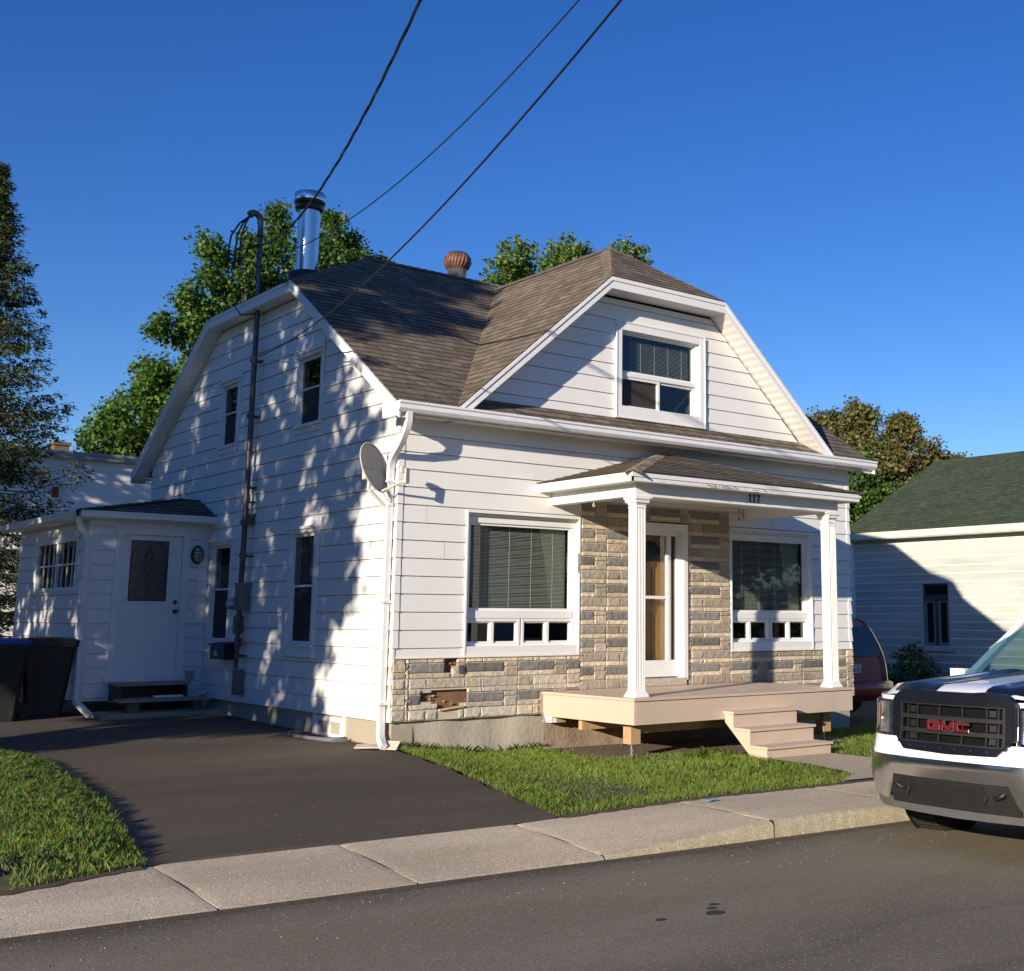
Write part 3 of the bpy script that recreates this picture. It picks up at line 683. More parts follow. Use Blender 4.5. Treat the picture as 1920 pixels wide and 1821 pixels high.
# hip and ridge caps
def caps(mb, a, b_, wd=.12, n1=(0, 0, 1), dz=.55):
    a, b_ = Vector(a), Vector(b_); L_ = (b_ - a).length; d_ = (b_ - a) / L_; sx = d_.cross(V(0, 0, 1)).normalized(); k = int(L_ / .14)
    for i in range(k + 1):
        p = a + d_ * (i * L_ / (k + 1)); q = p + d_ * (L_ / (k + 1) + .02)
        up = V(0, 0, .016); u2 = V(0, 0, .008)
        for s_ in (-1, 1):
            e = sx * s_ * wd - V(0, 0, wd * dz)
            f_ = [p + up, q + u2, q + u2 + e, p + up + e]
            mb.face(f_ if s_ > 0 else f_[::-1], uv=[(i * .37, .0), (i * .37, .12), (i * .37 + .12, .12), (i * .37 + .12, 0)])
        mb.face([p + up - sx * wd - V(0, 0, wd * dz), p + up, p + up - V(0, 0, .012), p - sx * wd - V(0, 0, wd * dz)])
        mb.face([p + up, p + up + sx * wd - V(0, 0, wd * dz), p + sx * wd - V(0, 0, wd * dz), p + up - V(0, 0, .012)])
caps(rf, (XL, YU, ZU), (1.64, 4.19, ZR)); caps(rf, (XL, DP - YU, ZU), (1.64, 4.19, ZR)); caps(rf, (XR, YU, ZU), (XRr, 4.19, ZR)); caps(rf, (XR, DP - YU, ZU), (XRr, 4.19, ZR))
caps(rf, (1.64, 4.19, ZR), (XRr, 4.19, ZR), dz=.62); caps(rf, (DXu + .075, DY + .10, zdm(DXu + .075)), (DXc, AY, AZ), dz=.7); caps(rf, (2 * DXc - DXu - .075, DY + .10, zdm(DXu + .075)), (DXc, AY, AZ), dz=.7)
caps(rf, (DXc, AY, AZ), (DXc, yv(AZ), AZ), dz=.8)
roof = rf.build('roof', M_shin, house)

# ---- fascia boards and soffits
fa = MB(); so_ = MB()
def board(mb, a, b_, drop, th, out):
    """fascia: top edge a-b, hangs down by drop, thickness th towards out"""
    a, b_ = Vector(a), Vector(b_); out = Vector(out) * th
    mb.obox(a, b_ - a, (0, 0, -drop), -out)
FD = .15
def rake(x, s_):
    for (y0, z0, y1, z1) in [(YE - .03, zm(YE - .03), YU, ZU), (YU, ZU, DP - YU, ZU), (DP - YU, ZU, DP - YE + .03, zm(YE - .03))]:
        a, b_ = V(x, y0, z0 - .012), V(x, y1, z1 - .012)
        board(fa, a, b_, FD, .02, (s_, 0, 0)); board(fa, a + V(s_ * .012, 0, 0), b_ + V(s_ * .012, 0, 0), .045, .012, (s_, 0, 0))
        i0, i1 = V(0 if s_ < 0 else W_, y0, z0 - FD - .005), V(0 if s_ < 0 else W_, y1, z1 - FD - .005); o0, o1 = V(x, y0, z0 - FD - .005), V(x, y1, z1 - FD - .005)
        n = max(1, int((o1 - o0).length / .1))
        for k in range(n):
            t0, t1 = k / n, (k + 1) / n; p = [o0.lerp(o1, t0), o0.lerp(o1, t1), i0.lerp(i1, t1), i0.lerp(i1, t0)]
            dn = V(0, 0, -.006); so_.face([p[0], p[0].lerp(p[1], .5) + dn, p[3].lerp(p[2], .5) + dn, p[3]]); so_.face([p[0].lerp(p[1], .5) + dn, p[1], p[2], p[3].lerp(p[2], .5) + dn])
rake(XL, -1); rake(XR, 1)
# dormer rakes
for s_ in (1, -1):
    fx = lambda x: x if s_ == 1 else 2 * DXc - x
    a, b_ = V(fx(DX0 - .03), DY, zdm(DX0 - .03) - .012), V(fx(DXu), DY, zdm(DXu) - .012)
    board(fa, a, b_, .155, .02, (0, -1, 0)); board(fa, a + V(0, -.012, 0), b_ + V(0, -.012, 0), .05, .012, (0, -1, 0))
    o0, o1 = a - V(0, 0, .15), b_ - V(0, 0, .15); i0, i1 = o0 + V(0, -DY, 0), o1 + V(0, -DY, 0); n = 24
    for k in range(n):
        t0, t1 = k / n, (k + 1) / n; p = [o0.lerp(o1, t0), o0.lerp(o1, t1), i0.lerp(i1, t1), i0.lerp(i1, t0)]
        dn = V(-s_ * .003, 0, -.008) if s_ > 0 else V(-.003 * s_, 0, -.008)
        so_.face([p[0], p[0].lerp(p[1], .6) + dn, p[3].lerp(p[2], .6) + dn, p[3]]); so_.face([p[0].lerp(p[1], .6) + dn, p[1], p[2], p[3].lerp(p[2], .6) + dn])
a, b_ = V(DXu, DY, zdm(DXu) - .012), V(2 * DXc - DXu, DY, zdm(DXu) - .012)
board(fa, a, b_, .155, .02, (0, -1, 0)); board(fa, a + V(0, -.012, 0), b_ + V(0, -.012, 0), .05, .012, (0, -1, 0))
for k in range(20):
    x0 = a.x + (b_.x - a.x) * k / 20; x1 = a.x + (b_.x - a.x) * (k + 1) / 20; z = a.z - .15; xm = (x0 + x1) / 2
    so_.face([(x0, DY, z), (xm, DY, z - .006), (xm, 0, z - .006), (x0, 0, z)]); so_.face([(xm, DY, z - .006), (x1, DY, z), (x1, 0, z), (xm, 0, z - .006)])
# eaves: fascia + level soffit
for (yy, yo, s_) in ((0, YE + .04, -1), (DP, DP - YE - .04, 1)):
    fa.box((XL, yo, 2.60), (XR, yo - s_ * .02, 2.725))
    for k in range(56):
        x0 = XL + (XR - XL) * k / 56; x1 = XL + (XR - XL) * (k + 1) / 56; xm = (x0 + x1) / 2; z = 2.625
        so_.face([(x0, yo, z), (xm, yo, z - .006), (xm, yy, z - .006), (x0, yy, z)]); so_.face([(xm, yo, z - .006), (x1, yo, z), (x1, yy, z), (xm, yy, z - .006)])
    fa.box((XL, min(yo, yy), 2.58), (XL + .02, max(yo, yy) , 2.70)) if s_ < 0 else None
for xx in (XL - .001, XR - .019): fa.prism([(xx, YE + .02, 2.60), (xx, YE + .02, 2.70), (xx, .01, 2.955 - FD + .01), (xx, .01, 2.60)], (.02, 0, 0))
fa.build('fascia', M_trim, house); so_.build('soffit', M_soff, house)
# ---- gutter and downspout
gu = MB(); prof = [(-.305, 2.735), (-.415, 2.745), (-.42, 2.72), (-.405, 2.705), (-.41, 2.66), (-.385, 2.625), (-.31, 2.62)]
gx = [XL - .01, XR + .01]
gu.grid([[V(x, p[0], p[1]) for p in prof] for x in gx])
gu.grid([[V(x, p[0] + (.004 if 0 < i < 6 else 0), p[1]) for i, p in enumerate(prof)][::-1] for x in gx])
for x in gx: gu.face([(x, p[0], p[1]) for p in prof])
for k in range(14): gu.box((.1 + k * .6, -.4235, 2.727), (.112 + k * .6, -.414, 2.737))
gu.build('gutter', M_gut, house, auto=30)
dsp = MB(); sq = lambda p: dsp.tube(p, .047, 4, sq=True)
sq([(-.10, -.355, 2.64), (-.10, -.355, 2.52), (-.105, -.335, 2.44), (-.095, -.20, 2.30), (-.085, -.02, 2.17), (-.075, .06, 2.09), (-.07, .075, 2.0)])
sq([(-.07, .075, 2.02), (-.07, .085, -.80)]); sq([(-.07, .085, -.79), (-.072, .082, -.92), (-.095, .02, -1.0), (-.12, -.09, -1.055)])
for z in (1.86, .5, -.62): dsp.box((-.125, .03, z), (-.01, .14, z + .03))
dsp.build('downspout', M_gut, house, auto=50)

# ------------------------------------------------------------------ windows and doors
class Fr:
    """local frame on a wall: u along, v up, n outward"""
    def __init__(s, O, U, N): s.O = Vector(O); s.U = Vector(U); s.N = Vector(N); s.Z = V(0, 0, 1)
    def p(s, u, v, n=0): return s.O + s.U * u + s.Z * v + s.N * n
    def box(s, mb, u0, v0, n0, u1, v1, n1, mi=0, c=None): mb.obox(s.p(u0, v0, n0), s.U * (u1 - u0), s.Z * (v1 - v0), s.N * (n1 - n0), mi, c)
    def quad(s, mb, u0, v0, u1, v1, n, mi=0): mb.face([s.p(u0, v0, n), s.p(u1, v0, n), s.p(u1, v1, n), s.p(u0, v1, n)], mi)
def ring(f, mb, u0, v0, u1, v1, w, n0, n1, wt=None, wb=None):
    wt = w if wt is None else wt; wb = w if wb is None else wb
    f.box(mb, u0, v0, n0, u0 + w, v1, n1); f.box(mb, u1 - w, v0, n0, u1, v1, n1)
    f.box(mb, u0 + w, v1 - wt, n0, u1 - w, v1, n1 - .0015); f.box(mb, u0 + w, v0, n0, u1 - w, v0 + wb, n1 - .0015)
def room(f, par, u0, v0, u1, v1, n, dp, m=None, e=.25):
    b = MB(); a = [(u0 - e, v0 - e), (u1 + e, v0 - e), (u1 + e, v1 + e), (u0 - e, v1 + e)]
    fr_ = [f.p(u, v, n) for u, v in a]; bk = [f.p(u, v, n - dp) for u, v in a]
    b.face(bk)
    for i in range(4): j = (i + 1) % 4; b.face([fr_[i], fr_[j], bk[j], bk[i]])
    b.build('room_interior', m or M_dark, par)
FL = Fr((0, 0, 0), (1, 0, 0), (0, -1, 0)); LW = Fr((0, 0, 0), (0, 1, 0), (-1, 0, 0))

def picture_window(u0, u1, mirror=False, seed=1):
    par = MB(); f = FL; v0, v1 = -.115, 1.607
    T = par; rr = random.Random(seed)
    ring(f, T, u0, v0, u1, v1, .022, -.02, .026, .03, .03)                 # thin outer cap
    f.box(T, u0 + .022, v0 + .03, -.10, u1 - .022, v0 + .125, .018)          # sill
    f.box(T, u0 + .022, 1.545, -.10, u1 - .022, 1.577, -.03); f.box(T, u0 + .022, 1.47, -.10, u1 - .022, 1.535, -.05); f.box(T, u0 + .022, 1.53, -.10, u1 - .022, 1.55, -.065)
    f.box(T, u0 + .022, v0 + .1, -.10, u0 + .08, 1.577, -.075); f.box(T, u1 - .08, v0 + .1, -.10, u1 - .022, 1.577, -.06)
    f.box(T, u0 + .006, v0, -.10, u0 + .021, v1 - .03, -.021); f.box(T, u1 - .021, v0, -.10, u1 - .006, v1 - .03, -.021)
    f.box(T, u0 + .08, .335, -.10, u1 - .08, .425, -.045)                      # transom rail
    win = T.build('window', M_trim, house, bevel=.003)
    par = win
    gl = MB(); f.quad(gl, u0 + .06, .40, u1 - .06, 1.49, -.088)
    fr_ = MB(); ring(f, fr_, u0 + .08, .425, u1 - .08, 1.47, .030, -.10, -.068)
    a, b_ = u0 + .045, u1 - .045; w = (b_ - a) / 2
    for k in range(2):
        x0 = a + k * w + (.0 if k == 0 else .012); x1 = a + (k + 1) * w - (.012 if k == 0 else 0)
        ring(f, fr_, x0, .008, x1, .332, .032, -.11, -.050, .034, .036)
        xm = (x0 + x1) / 2; f.box(fr_, xm - .02, .04, -.10, xm + .02, .30, -.058)
        ring(f, fr_, x0 + .035, .045, xm - .02, .298, .018, -.10, -.070); ring(f, fr_, xm + .02, .045, x1 - .033, .298, .018, -.10, -.078)
        f.quad(gl, x0 + .03, .04, x1 - .03, .30, -.094)
    fr_.build('sash', M_trim, par, bevel=.002); gl.build('pane', M_glass, par)
    # blinds
    bl = MB(); n = 62; top, bot = 1.455, .435; xa, xb = u0 + .15, u1 - .115
    for k in range(n):
        v = bot + (top - bot) * (k + .5) / n; sag = .0035 * math.sin(k * .9)
        for j in range(8):
            s0 = xa + (xb - xa) * j / 8; s1 = xa + (xb - xa) * (j + 1) / 8; z0 = v - sag * math.sin(math.pi * j / 8); z1 = v - sag * math.sin(math.pi * (j + 1) / 8)
            bl.face([f.p(s0, z0, -.145), f.p(s1, z1, -.145), f.p(s1, z1 + .004, -.163), f.p(s0, z0 + .004, -.163)])
            bl.face([f.p(s0, z0 - .0022, -.1455), f.p(s1, z1 - .0022, -.1455), f.p(s1, z1 + .0016, -.1452), f.p(s0, z0 + .0016, -.1452)])
    for q in (.16, .40, .63, .86): f.box(bl, xa + (xb - xa) * q, bot, -.150, xa + (xb - xa) * q + .0035, top, -.146)
    f.box(bl, xa, top, -.165, xb, top + .03, -.135); f.box(bl, xa, bot - .018, -.162, xb, bot - .006, -.142)
    bl.build('blinds', M_blind, par)
    # gathered curtain on the right, swept to the side
    cu_ = MB(); P = []
    for i in range(61):
        t = i / 60; row = []
        for j in range(11):
            z = .36 + 1.12 * j / 10; wdt = .18 + .20 * (j / 10) ** 1.2 * (1.0)
            x = u1 - .10 - wdt * (1 - t); row.append(f.p(x, z, -.21 + .018 * math.sin(t * 46 + .3 * math.sin(j))))
        P.append(row)
    cu_.grid(P); cu_.build('curtain', M_curt, par, smooth=True)
    f2 = MB(); f.box(f2, u0 + .10, .36, -.19, u0 + .16, 1.5, -.17)
    f2.build('inner_jamb', M_blind, par)
    room(f, par, u0, 0, u1, 1.5, -.10, 1.1)
    return win
w1 = picture_window(.911, 2.597, seed=1); w2 = picture_window(5.256, 6.952, seed=2)
th_ = MB(); FL.box(th_, 2.548, .90, -.018, 2.578, 1.15, .030); FL.box(th_, 2.556, .91, .030, 2.571, 1.14, .033, 1)
th_.build('thermometer', [M_trim, mat('thermometer_scale', (.35, .33, .30), .5)], house)

# dormer window
dw = MB(); f = Fr((0, -.012, 0), (1, 0, 0), (0, -1, 0))
ring(f, dw, 3.155, 2.975, 4.745, 4.262, .085, -.02, .036, .10, .15)
ring(f, dw, 3.14, 2.96, 4.76, 4.277, .016, -.01, .045)
f.box(dw, 3.24, 3.545, -.09, 4.66, 3.60, -.02); f.box(dw, 3.23, 3.10, -.10, 3.25, 4.17, -.0); f.box(dw, 4.62, 3.10, -.10, 4.67, 4.17, -.01); f.box(dw, 3.24, 4.15, -.10, 4.65, 4.18, -.01)
dwin = dw.build('window', M_trim, house, bevel=.003)
s1 = MB(); ring(f, s1, 3.25, 3.60, 4.62, 4.15, .025, -.095, -.05); ring(f, s1, 3.25, 3.115, 3.96, 3.545, .034, -.095, -.03); ring(f, s1, 3.93, 3.115, 4.62, 3.545, .034, -.10, -.05)
s1.build('sash', M_trim, dwin, bevel=.002)
g1 = MB(); f.quad(g1, 3.25, 3.60, 4.62, 4.15, -.08); f.quad(g1, 3.95, 3.12, 4.62, 3.54, -.085); g1.build('pane', M_glass, dwin)
sc_ = MB(); f.quad(sc_, 3.27, 3.13, 3.94, 3.53, -.07); sc_.build('insect_screen', mat('insect_screen', (.035, .030, .028), .8, var=.1, scale=60), dwin)
bl = MB()
for k in range(26):
    v = 3.62 + k * .018; bl.face([f.p(3.5, v, -.13), f.p(4.58, v, -.13), f.p(4.58, v + .003, -.15), f.p(3.5, v + .003, -.15)]); bl.face([f.p(3.5, v - .001, -.13), f.p(4.58, v - .001, -.13), f.p(4.58, v + .001, -.1302), f.p(3.5, v + .001, -.1302)])
for q in (3.7, 3.95, 4.2, 4.45): f.box(bl, q, 3.6, -.136, q + .003, 4.1, -.133)
bl.build('blinds', M_blind, dwin); room(f, dwin, 3.24, 3.1, 4.66, 4.17, -.10, .8, e=.08)

# left wall double hung windows
def hung(u0, u1, v0, v1, split, head, seed, curtain=False, lower_dark=True):
    f = LW; T = MB(); w = .085
    f.box(T, u0, v0, -.02, u0 + w, v1, .030); f.box(T, u1 - w, v0, -.02, u1, v1, .030)
    f.box(T, u0 + w, v0, -.02, u1 - w, v0 + .10, .028); f.box(T, u0 + w, v1 - .20, -.02, u1 - w, v1, .028)
    f.box(T, u0 - .015, v1 - .165 + .02, .03, u1 + .015, v1 - .13 + .02, .075); f.box(T, u0, v1 - .19, .028, u1, v1 - .1455, .05)
    f.box(T, u0, v0 + .075, .028, u1, v0 + .105, .055)
    a, b_, c_, d_ = u0 + w, u1 - w, v0 + .105, v1 - .20
    f.box(T, a, c_, -.10, a + .012, d_, -.001); f.box(T, b_ - .012, c_, -.10, b_, d_, -.001); f.box(T, a, d_ - .015, -.10, b_, d_, -.001); f.box(T, a, c_, -.10, b_, c_ + .02, -.001)
    if head: f.box(T, u0 - .04, v0 - .05, .0, u1 + .04, v0 - .001, .055)
    win = T.build('window', M_trim, house, bevel=.003)
    sa = MB(); ring(f, sa, a + .012, split, b_ - .012, d_ - .012, .024, -.04, .004); ring(f, sa, a + .012, c_ + .012, b_ - .012, split + .03, .026, -.045, -.010)
    sa.build('sash', M_trim, win, bevel=.002)
    g = MB(); f.quad(g, a + .02, split + .02, b_ - .02, d_ - .02, -.012); g.build('pane', M_glassd, win)
    g = MB(); f.quad(g, a + .02, c_ + .02, b_ - .02, split + .01, -.022); g.build('insect_screen', mat('insect_screen', (.035, .030, .028), .8, var=.1, scale=60), win)
    if curtain:
        cu_ = MB(); P = [[f.p(a + .04 + (b_ - a - .25) * i / 20, split + .06 + (d_ - split - .08) * j, -.15 + .012 * math.sin(i * 1.9)) for j in (0, 1)] for i in range(21)]
        cu_.grid(P); cu_.build('curtain', mat('cream_curtain', (.42, .40, .32), .8), win, smooth=True)
    room(f, win, a, c_, b_, d_, -.10, .7, e=.05); return win
hung(2.03, 2.83, 2.72, 3.93, 3.30, False, 1); hung(4.76, 5.48, 2.72, 3.93, 3.30, False, 2)
hung(1.98, 2.80, -.10, 1.60, .72, True, 3, True); hung(4.68, 5.50, -.10, 1.56, .72, True, 4, True)
# basement window with its well
f = LW; bw = MB(); ring(f, bw, 1.17, -1.08, 1.92, -.84, .07, -.06, -.02, .05, .05); f.box(bw, 1.50, -1.04, -.06, 1.58, -.88, -.025)
f.box(bw, 1.12, -1.1, -.07, 1.18, -.81, -.015); f.box(bw, 1.91, -1.1, -.07, 1.97, -.81, -.015)
bwin = bw.build('basement_window', M_trim, house, bevel=.003)
gl = MB(); f.quad(gl, 1.2, -1.05, 1.9, -.86, -.0395); gl.build('pane', M_glassd, bwin)
b = MB(); f.box(b, 1.18, -1.08, -.075, 1.92, -.84, -.058); b.build('backing', M_black, bwin)  # added black sheet, stands in for the dark inside behind the pane
cu_ = MB(); cu_.grid([[f.p(1.24 + .62 * i / 30 + (.06 if j else -.03) * math.sin(i * .42), -1.07 + .2 * j, -.050 + .005 * math.sin(i * 1.7)) for j in (0, 1)] for i in range(31) if True]); cu_.build('curtain', mat('grey_net_curtain', (.20, .19, .15), .8), bwin, smooth=True)

# ---- storm door and inner door
f = FL; D0, D1, DT = 3.45, 4.42, 1.60
dj = MB(); f.box(dj, D1 - .075, -.47, -.12, D1, DT, .045); f.box(dj, D0, -.47, -.12, D0 + .075, DT, .045); f.box(dj, D0 + .075, DT - .085, -.12, D1 - .075, DT, .044)
f.box(dj, D1 - .10, -.44, -.12, D1 - .075, DT - .085, .02); f.box(dj, D0 + .075, -.44, -.12, D0 + .10, DT - .085, .02)
door_frame = dj.build('door_frame', M_trim, house, bevel=.004)
th = MB(); f.box(th, D0 + .03, -.535, -.12, D1 - .03, -.44, .05); th.build('door_sill', M_peel, house, bevel=.004)
dd = MB(); a, b_ = D0 + .10, D1 - .10
f.box(dd, a, -.425, -.085, b_, -.21, -.04); f.box(dd, a, 1.44, -.085, b_, 1.515, -.04); f.box(dd, a, -.21, -.085, a + .06, 1.44, -.04); f.box(dd, b_ - .03, -.21, -.085, b_, 1.44, -.04)
f.box(dd, b_ - .205, -.21, -.085, b_ - .155, 1.44, -.036); f.box(dd, b_ - .155, -.21, -.085, b_ - .13, 1.44, -.045); f.box(dd, a + .06, .595, -.08, b_ - .205, .635, -.045)
sdoor = dd.build('storm_door', M_trim, house, bevel=.003)
g = MB(); f.quad(g, a + .05, -.22, b_ - .02, 1.45, -.066); g.build('pane', M_glass, sdoor)
wd = MB(); f.box(wd, D0 + .10, -.45, -.22, D1 - .10, 1.53, -.185)
x0, x1 = D0 + .20, D1 - .20; xm = (x0 + x1) / 2
for (p, q) in ((x0, xm - .03), (xm + .03, x1)):
    for (r_, s_) in ((-.30, .42), (.50, 1.02)):
        f.box(wd, p, r_, -.185, q, s_, -.172); f.box(wd, p + .035, r_ + .035, -.172, q - .035, s_ - .035, -.165)
wdo = wd.build('wooden_door', M_wood2, house, bevel=.004)
fw_ = MB(); P = [f.p(xm + .22 * math.cos(t), 1.10 + .27 * math.sin(t), -.168) for t in np.linspace(0, math.pi, 20)]; fw_.prism(P, (0, .02, 0)); fw_.build('fan_window', M_black, wdo)
kb_ = MB(); kb_.lathe([(0, 0), (.012, 0), (.012, .03), (.028, .04), (.03, .055), (.018, .065), (0, .067)], f.p(D0 + .22, .55, -.165), (0, -1, 0), 16); kb_.build('handle', M_galv, wdo, smooth=True)

# ---- porch
px0, px1, pd = 2.034, 5.721, 1.782; zd_ = -.540
pt_ = MB()
plan = [(px0 - .02, -.045), (px0 - .02, -pd - .02), (px1 + .02, -pd - .02), (px1 + .02, -pd + .10), (5.70, -.60), (5.50, -.045)]
top = [(x, y, zd_ - .028) for x, y in plan]; pt_.prism(top, (0, 0, .028))
deck = pt_.build('porch_deck', M_deck, house, bevel=.008)
sk = MB()
for (p, q) in (((px0, -.05), (px0, -pd)), ((px0, -pd), (px1, -pd)), ((px1, -pd), (5.68, -.6)), ((5.68, -.6), (5.48, -.05))):
    a = V(p[0], p[1], -.828); b_ = V(q[0], q[1], -.828); d_ = b_ - a; nn = V(d_.y, -d_.x, 0).normalized()
    if nn.dot(V((px0 + px1) / 2, -.9, -.8) - a) > 0: nn = -nn
    ins = -nn * .03; e = d_.normalized() * .0
    cut = d_.normalized() * (.0302 if p == (px0, -pd) else .002); sk.obox(a + cut, d_ - cut - d_.normalized() * .001, (0, 0, .26), ins)
sk.build('porch_skirt', M_deck, house, bevel=.003)
ps = MB()
for (x, y, zt) in ((2.27, -1.50, -1.06), (5.50, -1.5, -1.10)):
    ps.box((x - .09, y - .05, zt), (x + .05, y + .09, -.80)); ps.mark()
ps.box((2.10, -.24, -.90), (2.24, -.10, -.80)); ps.mark()
ps.box((2.3, -1.5, -.95), (5.5, -1.42, -.81)); ps.mark(); ps.box((2.1, -.75, -.95), (5.5, -.68, -.81))
ps.builds('porch_beam', M_wood, house, bevel=.004)
sj = MB()
for (x, y, z) in ((2.25, -1.48, -1.06), (5.48, -1.48, -1.10)):
    sj.tube([(x, y, -1.30), (x, y, z)], .012, 8); sj.tube([(x, y, -1.21), (x, y, -1.175)], .024, 6); sj.tube([(x, y, -1.145), (x, y, -1.12)], .022, 6); sj.mark()
sj.builds('screw_jack', M_galv, house, auto=40)
wt = MB(); wt.box((2.04, -.20, -.90), (2.10, -.04, -.83)); wt.box((2.045, -.22, -.90), (2.17, -.20, -.83)); wt.build('white_block', M_trim, house)
# steps
stp = MB(); sx0, sx1 = 3.42, 4.50
noses = [(-1.95, -.735), (-2.22, -.915), (-2.49, -1.095)]
prev = -pd
for i, (ny, nz) in enumerate(noses):
    stp.box((sx0 - .02, prev - .001 if i == 0 else prev - .0, nz - .028), (sx1 + .02, ny, nz), 0)
    stp.box((sx0 + .018, ny + .045, nz - .180 if i < 2 else -1.235), (sx1 - .018, ny + .025, nz - .028), 0)
    prev = ny + .045
prof = [(-pd - .002, -.763), (-1.925, -.763), (-1.925, -.943), (-2.195, -.943), (-2.195, -1.123), (-2.465, -1.123), (-2.465, -1.235), (-2.22, -1.235), (-pd - .002, -.86)]
for x in (sx0, sx1 - .018): stp.prism([(x, y, z) for y, z in prof], (.018, 0, 0))
steps = stp.build('porch_steps', M_deck, house, bevel=.006)
# posts
def post(x, y):
    b = MB(); h0, h1 = zd_, 1.70; s_ = .070
    P = []
    # fluted square shaft: outline with grooves
    def outline(hw, gr=True):
        o = []
        for k in range(4):
            a = k * math.pi / 2; c, s2 = math.cos(a), math.sin(a)
            pts = [(-hw, 0)]
            if gr:
                for g_ in range(5):
                    u = -hw * .66 + g_ * hw * .33; pts += [(u - hw * .12, 0), (u - hw * .07, -.009), (u + hw * .07, -.009), (u + hw * .12, 0)]
            for (u, dn) in pts:
                px, py = u, -(hw + dn); o.append((x + px * c - py * s2, y + px * s2 + py * c))
        return o
    o = outline(s_)
    for i in range(len(o)):
        j = (i + 1) % len(o); b.face([(*o[i], h0 + .04), (*o[j], h0 + .04), (*o[j], h1), (*o[i], h1)])
    def sqr(mb, hw0, hw1, z0, z1):
        a = [(x - hw0, y - hw0, z0), (x + hw0, y - hw0, z0), (x + hw0, y + hw0, z0), (x - hw0, y + hw0, z0)]; c = [(x - hw1, y - hw1, z1), (x + hw1, y - hw1, z1), (x + hw1, y + hw1, z1), (x - hw1, y + hw1, z1)]
        for i in range(4): j = (i + 1) % 4; mb.face([a[i], a[j], c[j], c[i]])
        mb.face(a[::-1]); mb.face(c)
    t = MB()
    sqr(t, .102, .102, h0 + .001, h0 + .018); sqr(t, .100, .078, h0 + .018, h0 + .06); sqr(t, .078, .074, h0 + .06, h0 + .075)
    t.mark(); sqr(t, .074, .098, 1.635, 1.685); sqr(t, .100, .112, 1.685, 1.70); sqr(t, .076, .076, 1.60, 1.612)
    o1 = b.build('porch_post', M_trim, house); t.builds('post_moulding', M_trim, o1, bevel=.002)
post(2.245, -1.565); post(5.565, -1.565)
# beams and roof
bm = MB()
bm.box((2.143, -1.66, 1.735), (5.66, -1.50, 1.885)); bm.box((2.143, -1.4995, 1.735), (2.29, -.004, 1.885)); bm.box((5.52, -1.4995, 1.735), (5.66, -.03, 1.885))
for (x, y, sx) in ((2.245, -1.565, 1), (5.565, -1.565, -1)):
    for k, (e, z0, z1) in enumerate(((.255, 1.7155, 1.7345), (.215, 1.7015, 1.7155))):
        bm.box((x - .114, y - .112, z0), (x - .114 + e if sx > 0 else x + .114, y + .112, z1)) if sx > 0 else bm.box((x + .114 - e, y - .112, z0), (x + .114, y + .112, z1))
    bm.box((x - .100, y - .100, 1.66), (x + .100, y + .100, 1.737))
beam = bm.build('porch_header', M_trim, house, bevel=.003)
rx0, rx1, ry, rz = 1.947, 5.917, -1.837, 1.985
pf = MB()
for (a, b_, out) in (((rx0, -.0, rz), (rx0, ry, rz), (-1, 0, 0)), ((rx0, ry, rz), (rx1, ry, rz), (0, -1, 0)), ((rx1, ry, rz), (rx1, 0, rz), (1, 0, 0))):
    a, b_ = Vector(a), Vector(b_); o_ = Vector(out)
    board(pf, a, b_, .105, .02, out); ext = (b_ - a).normalized() * .010
    board(pf, a + o_ * .012 - ext, b_ + o_ * .012 + ext, .055, .012, out)
pf.build('porch_fascia', M_peel if False else M_trim, house, bevel=.002)
pp = MB()    # strip of flaking paint on the front fascia
for k in range(90):
    x = 3.0 + R.betavariate(1.3, 2.2) * 1.3; z = rz - .058 - R.random() * .045; s_ = R.uniform(.008, .035)
    pp.face([(x, ry - .0215, z), (x + s_, ry - .0215, z - R.uniform(0, .005)), (x + s_ * .9, ry - .0215, z + R.uniform(.003, .012)), (x + .1 * s_, ry - .0215, z + R.uniform(.003, .009))])
for k in range(40):
    x = 2.3 + R.random() * .7; z = rz - .075 - R.random() * .025; s_ = R.uniform(.004, .015)
    pp.face([(x, ry - .0215, z), (x + s_, ry - .0215, z), (x + s_, ry - .0215, z + .005), (x, ry - .0215, z + .006)])
pp.build('flaked_paint', mat('bare_grey_wood', (.36, .29, .22), .9, var=.3, scale=40), house)['kind'] = 'stuff'
ce = MB(); ce.face([(rx0, 0, 1.882), (rx1, 0, 1.882), (rx1, ry, 1.882), (rx0, ry, 1.882)]); ce.build('porch_ceiling', M_trim, house)
pr = MB(); ap = V(3.947, -.004, 2.545)
c0, c1, c2, c3 = V(rx0 - .03, 0, rz + .004), V(rx0 - .03, ry - .03, rz + .004), V(rx1 + .03, ry - .03, rz + .004), V(rx1 + .03, 0, rz + .004)
def tri_roof(mb, a, b_, apx):
    U = (b_ - a).normalized(); m_ = apx - a; Vv = (m_ - U * m_.dot(U)).normalized(); roof_plane(mb, a, U, Vv, [a, b_, apx], .14, .009)
tri_roof(pr, c0, c1, ap); tri_roof(pr, c1, c2, ap); tri_roof(pr, c2, c3, ap)
caps(pr, c1, ap, .11, dz=.28); caps(pr, c2, ap, .11, dz=.28)
pr.build('porch_roof', M_shin, house)
hk = MB()
for (x, y, c_) in ((2.2, -.80, 0), (4.95, -.5, 1)):
    hk.tube([(x, y, 1.735 if c_ == 0 else 1.88), (x, y, 1.70)], .004, 6, mi=c_)
    hk.tube([(x + .014 * math.sin(t), y, 1.682 + .018 * math.cos(t)) for t in np.linspace(0, 6.28, 12)], .004, 5, mi=c_); hk.mark()
hk.builds('hanging_hook', [M_trim, M_black], house, smooth=True)
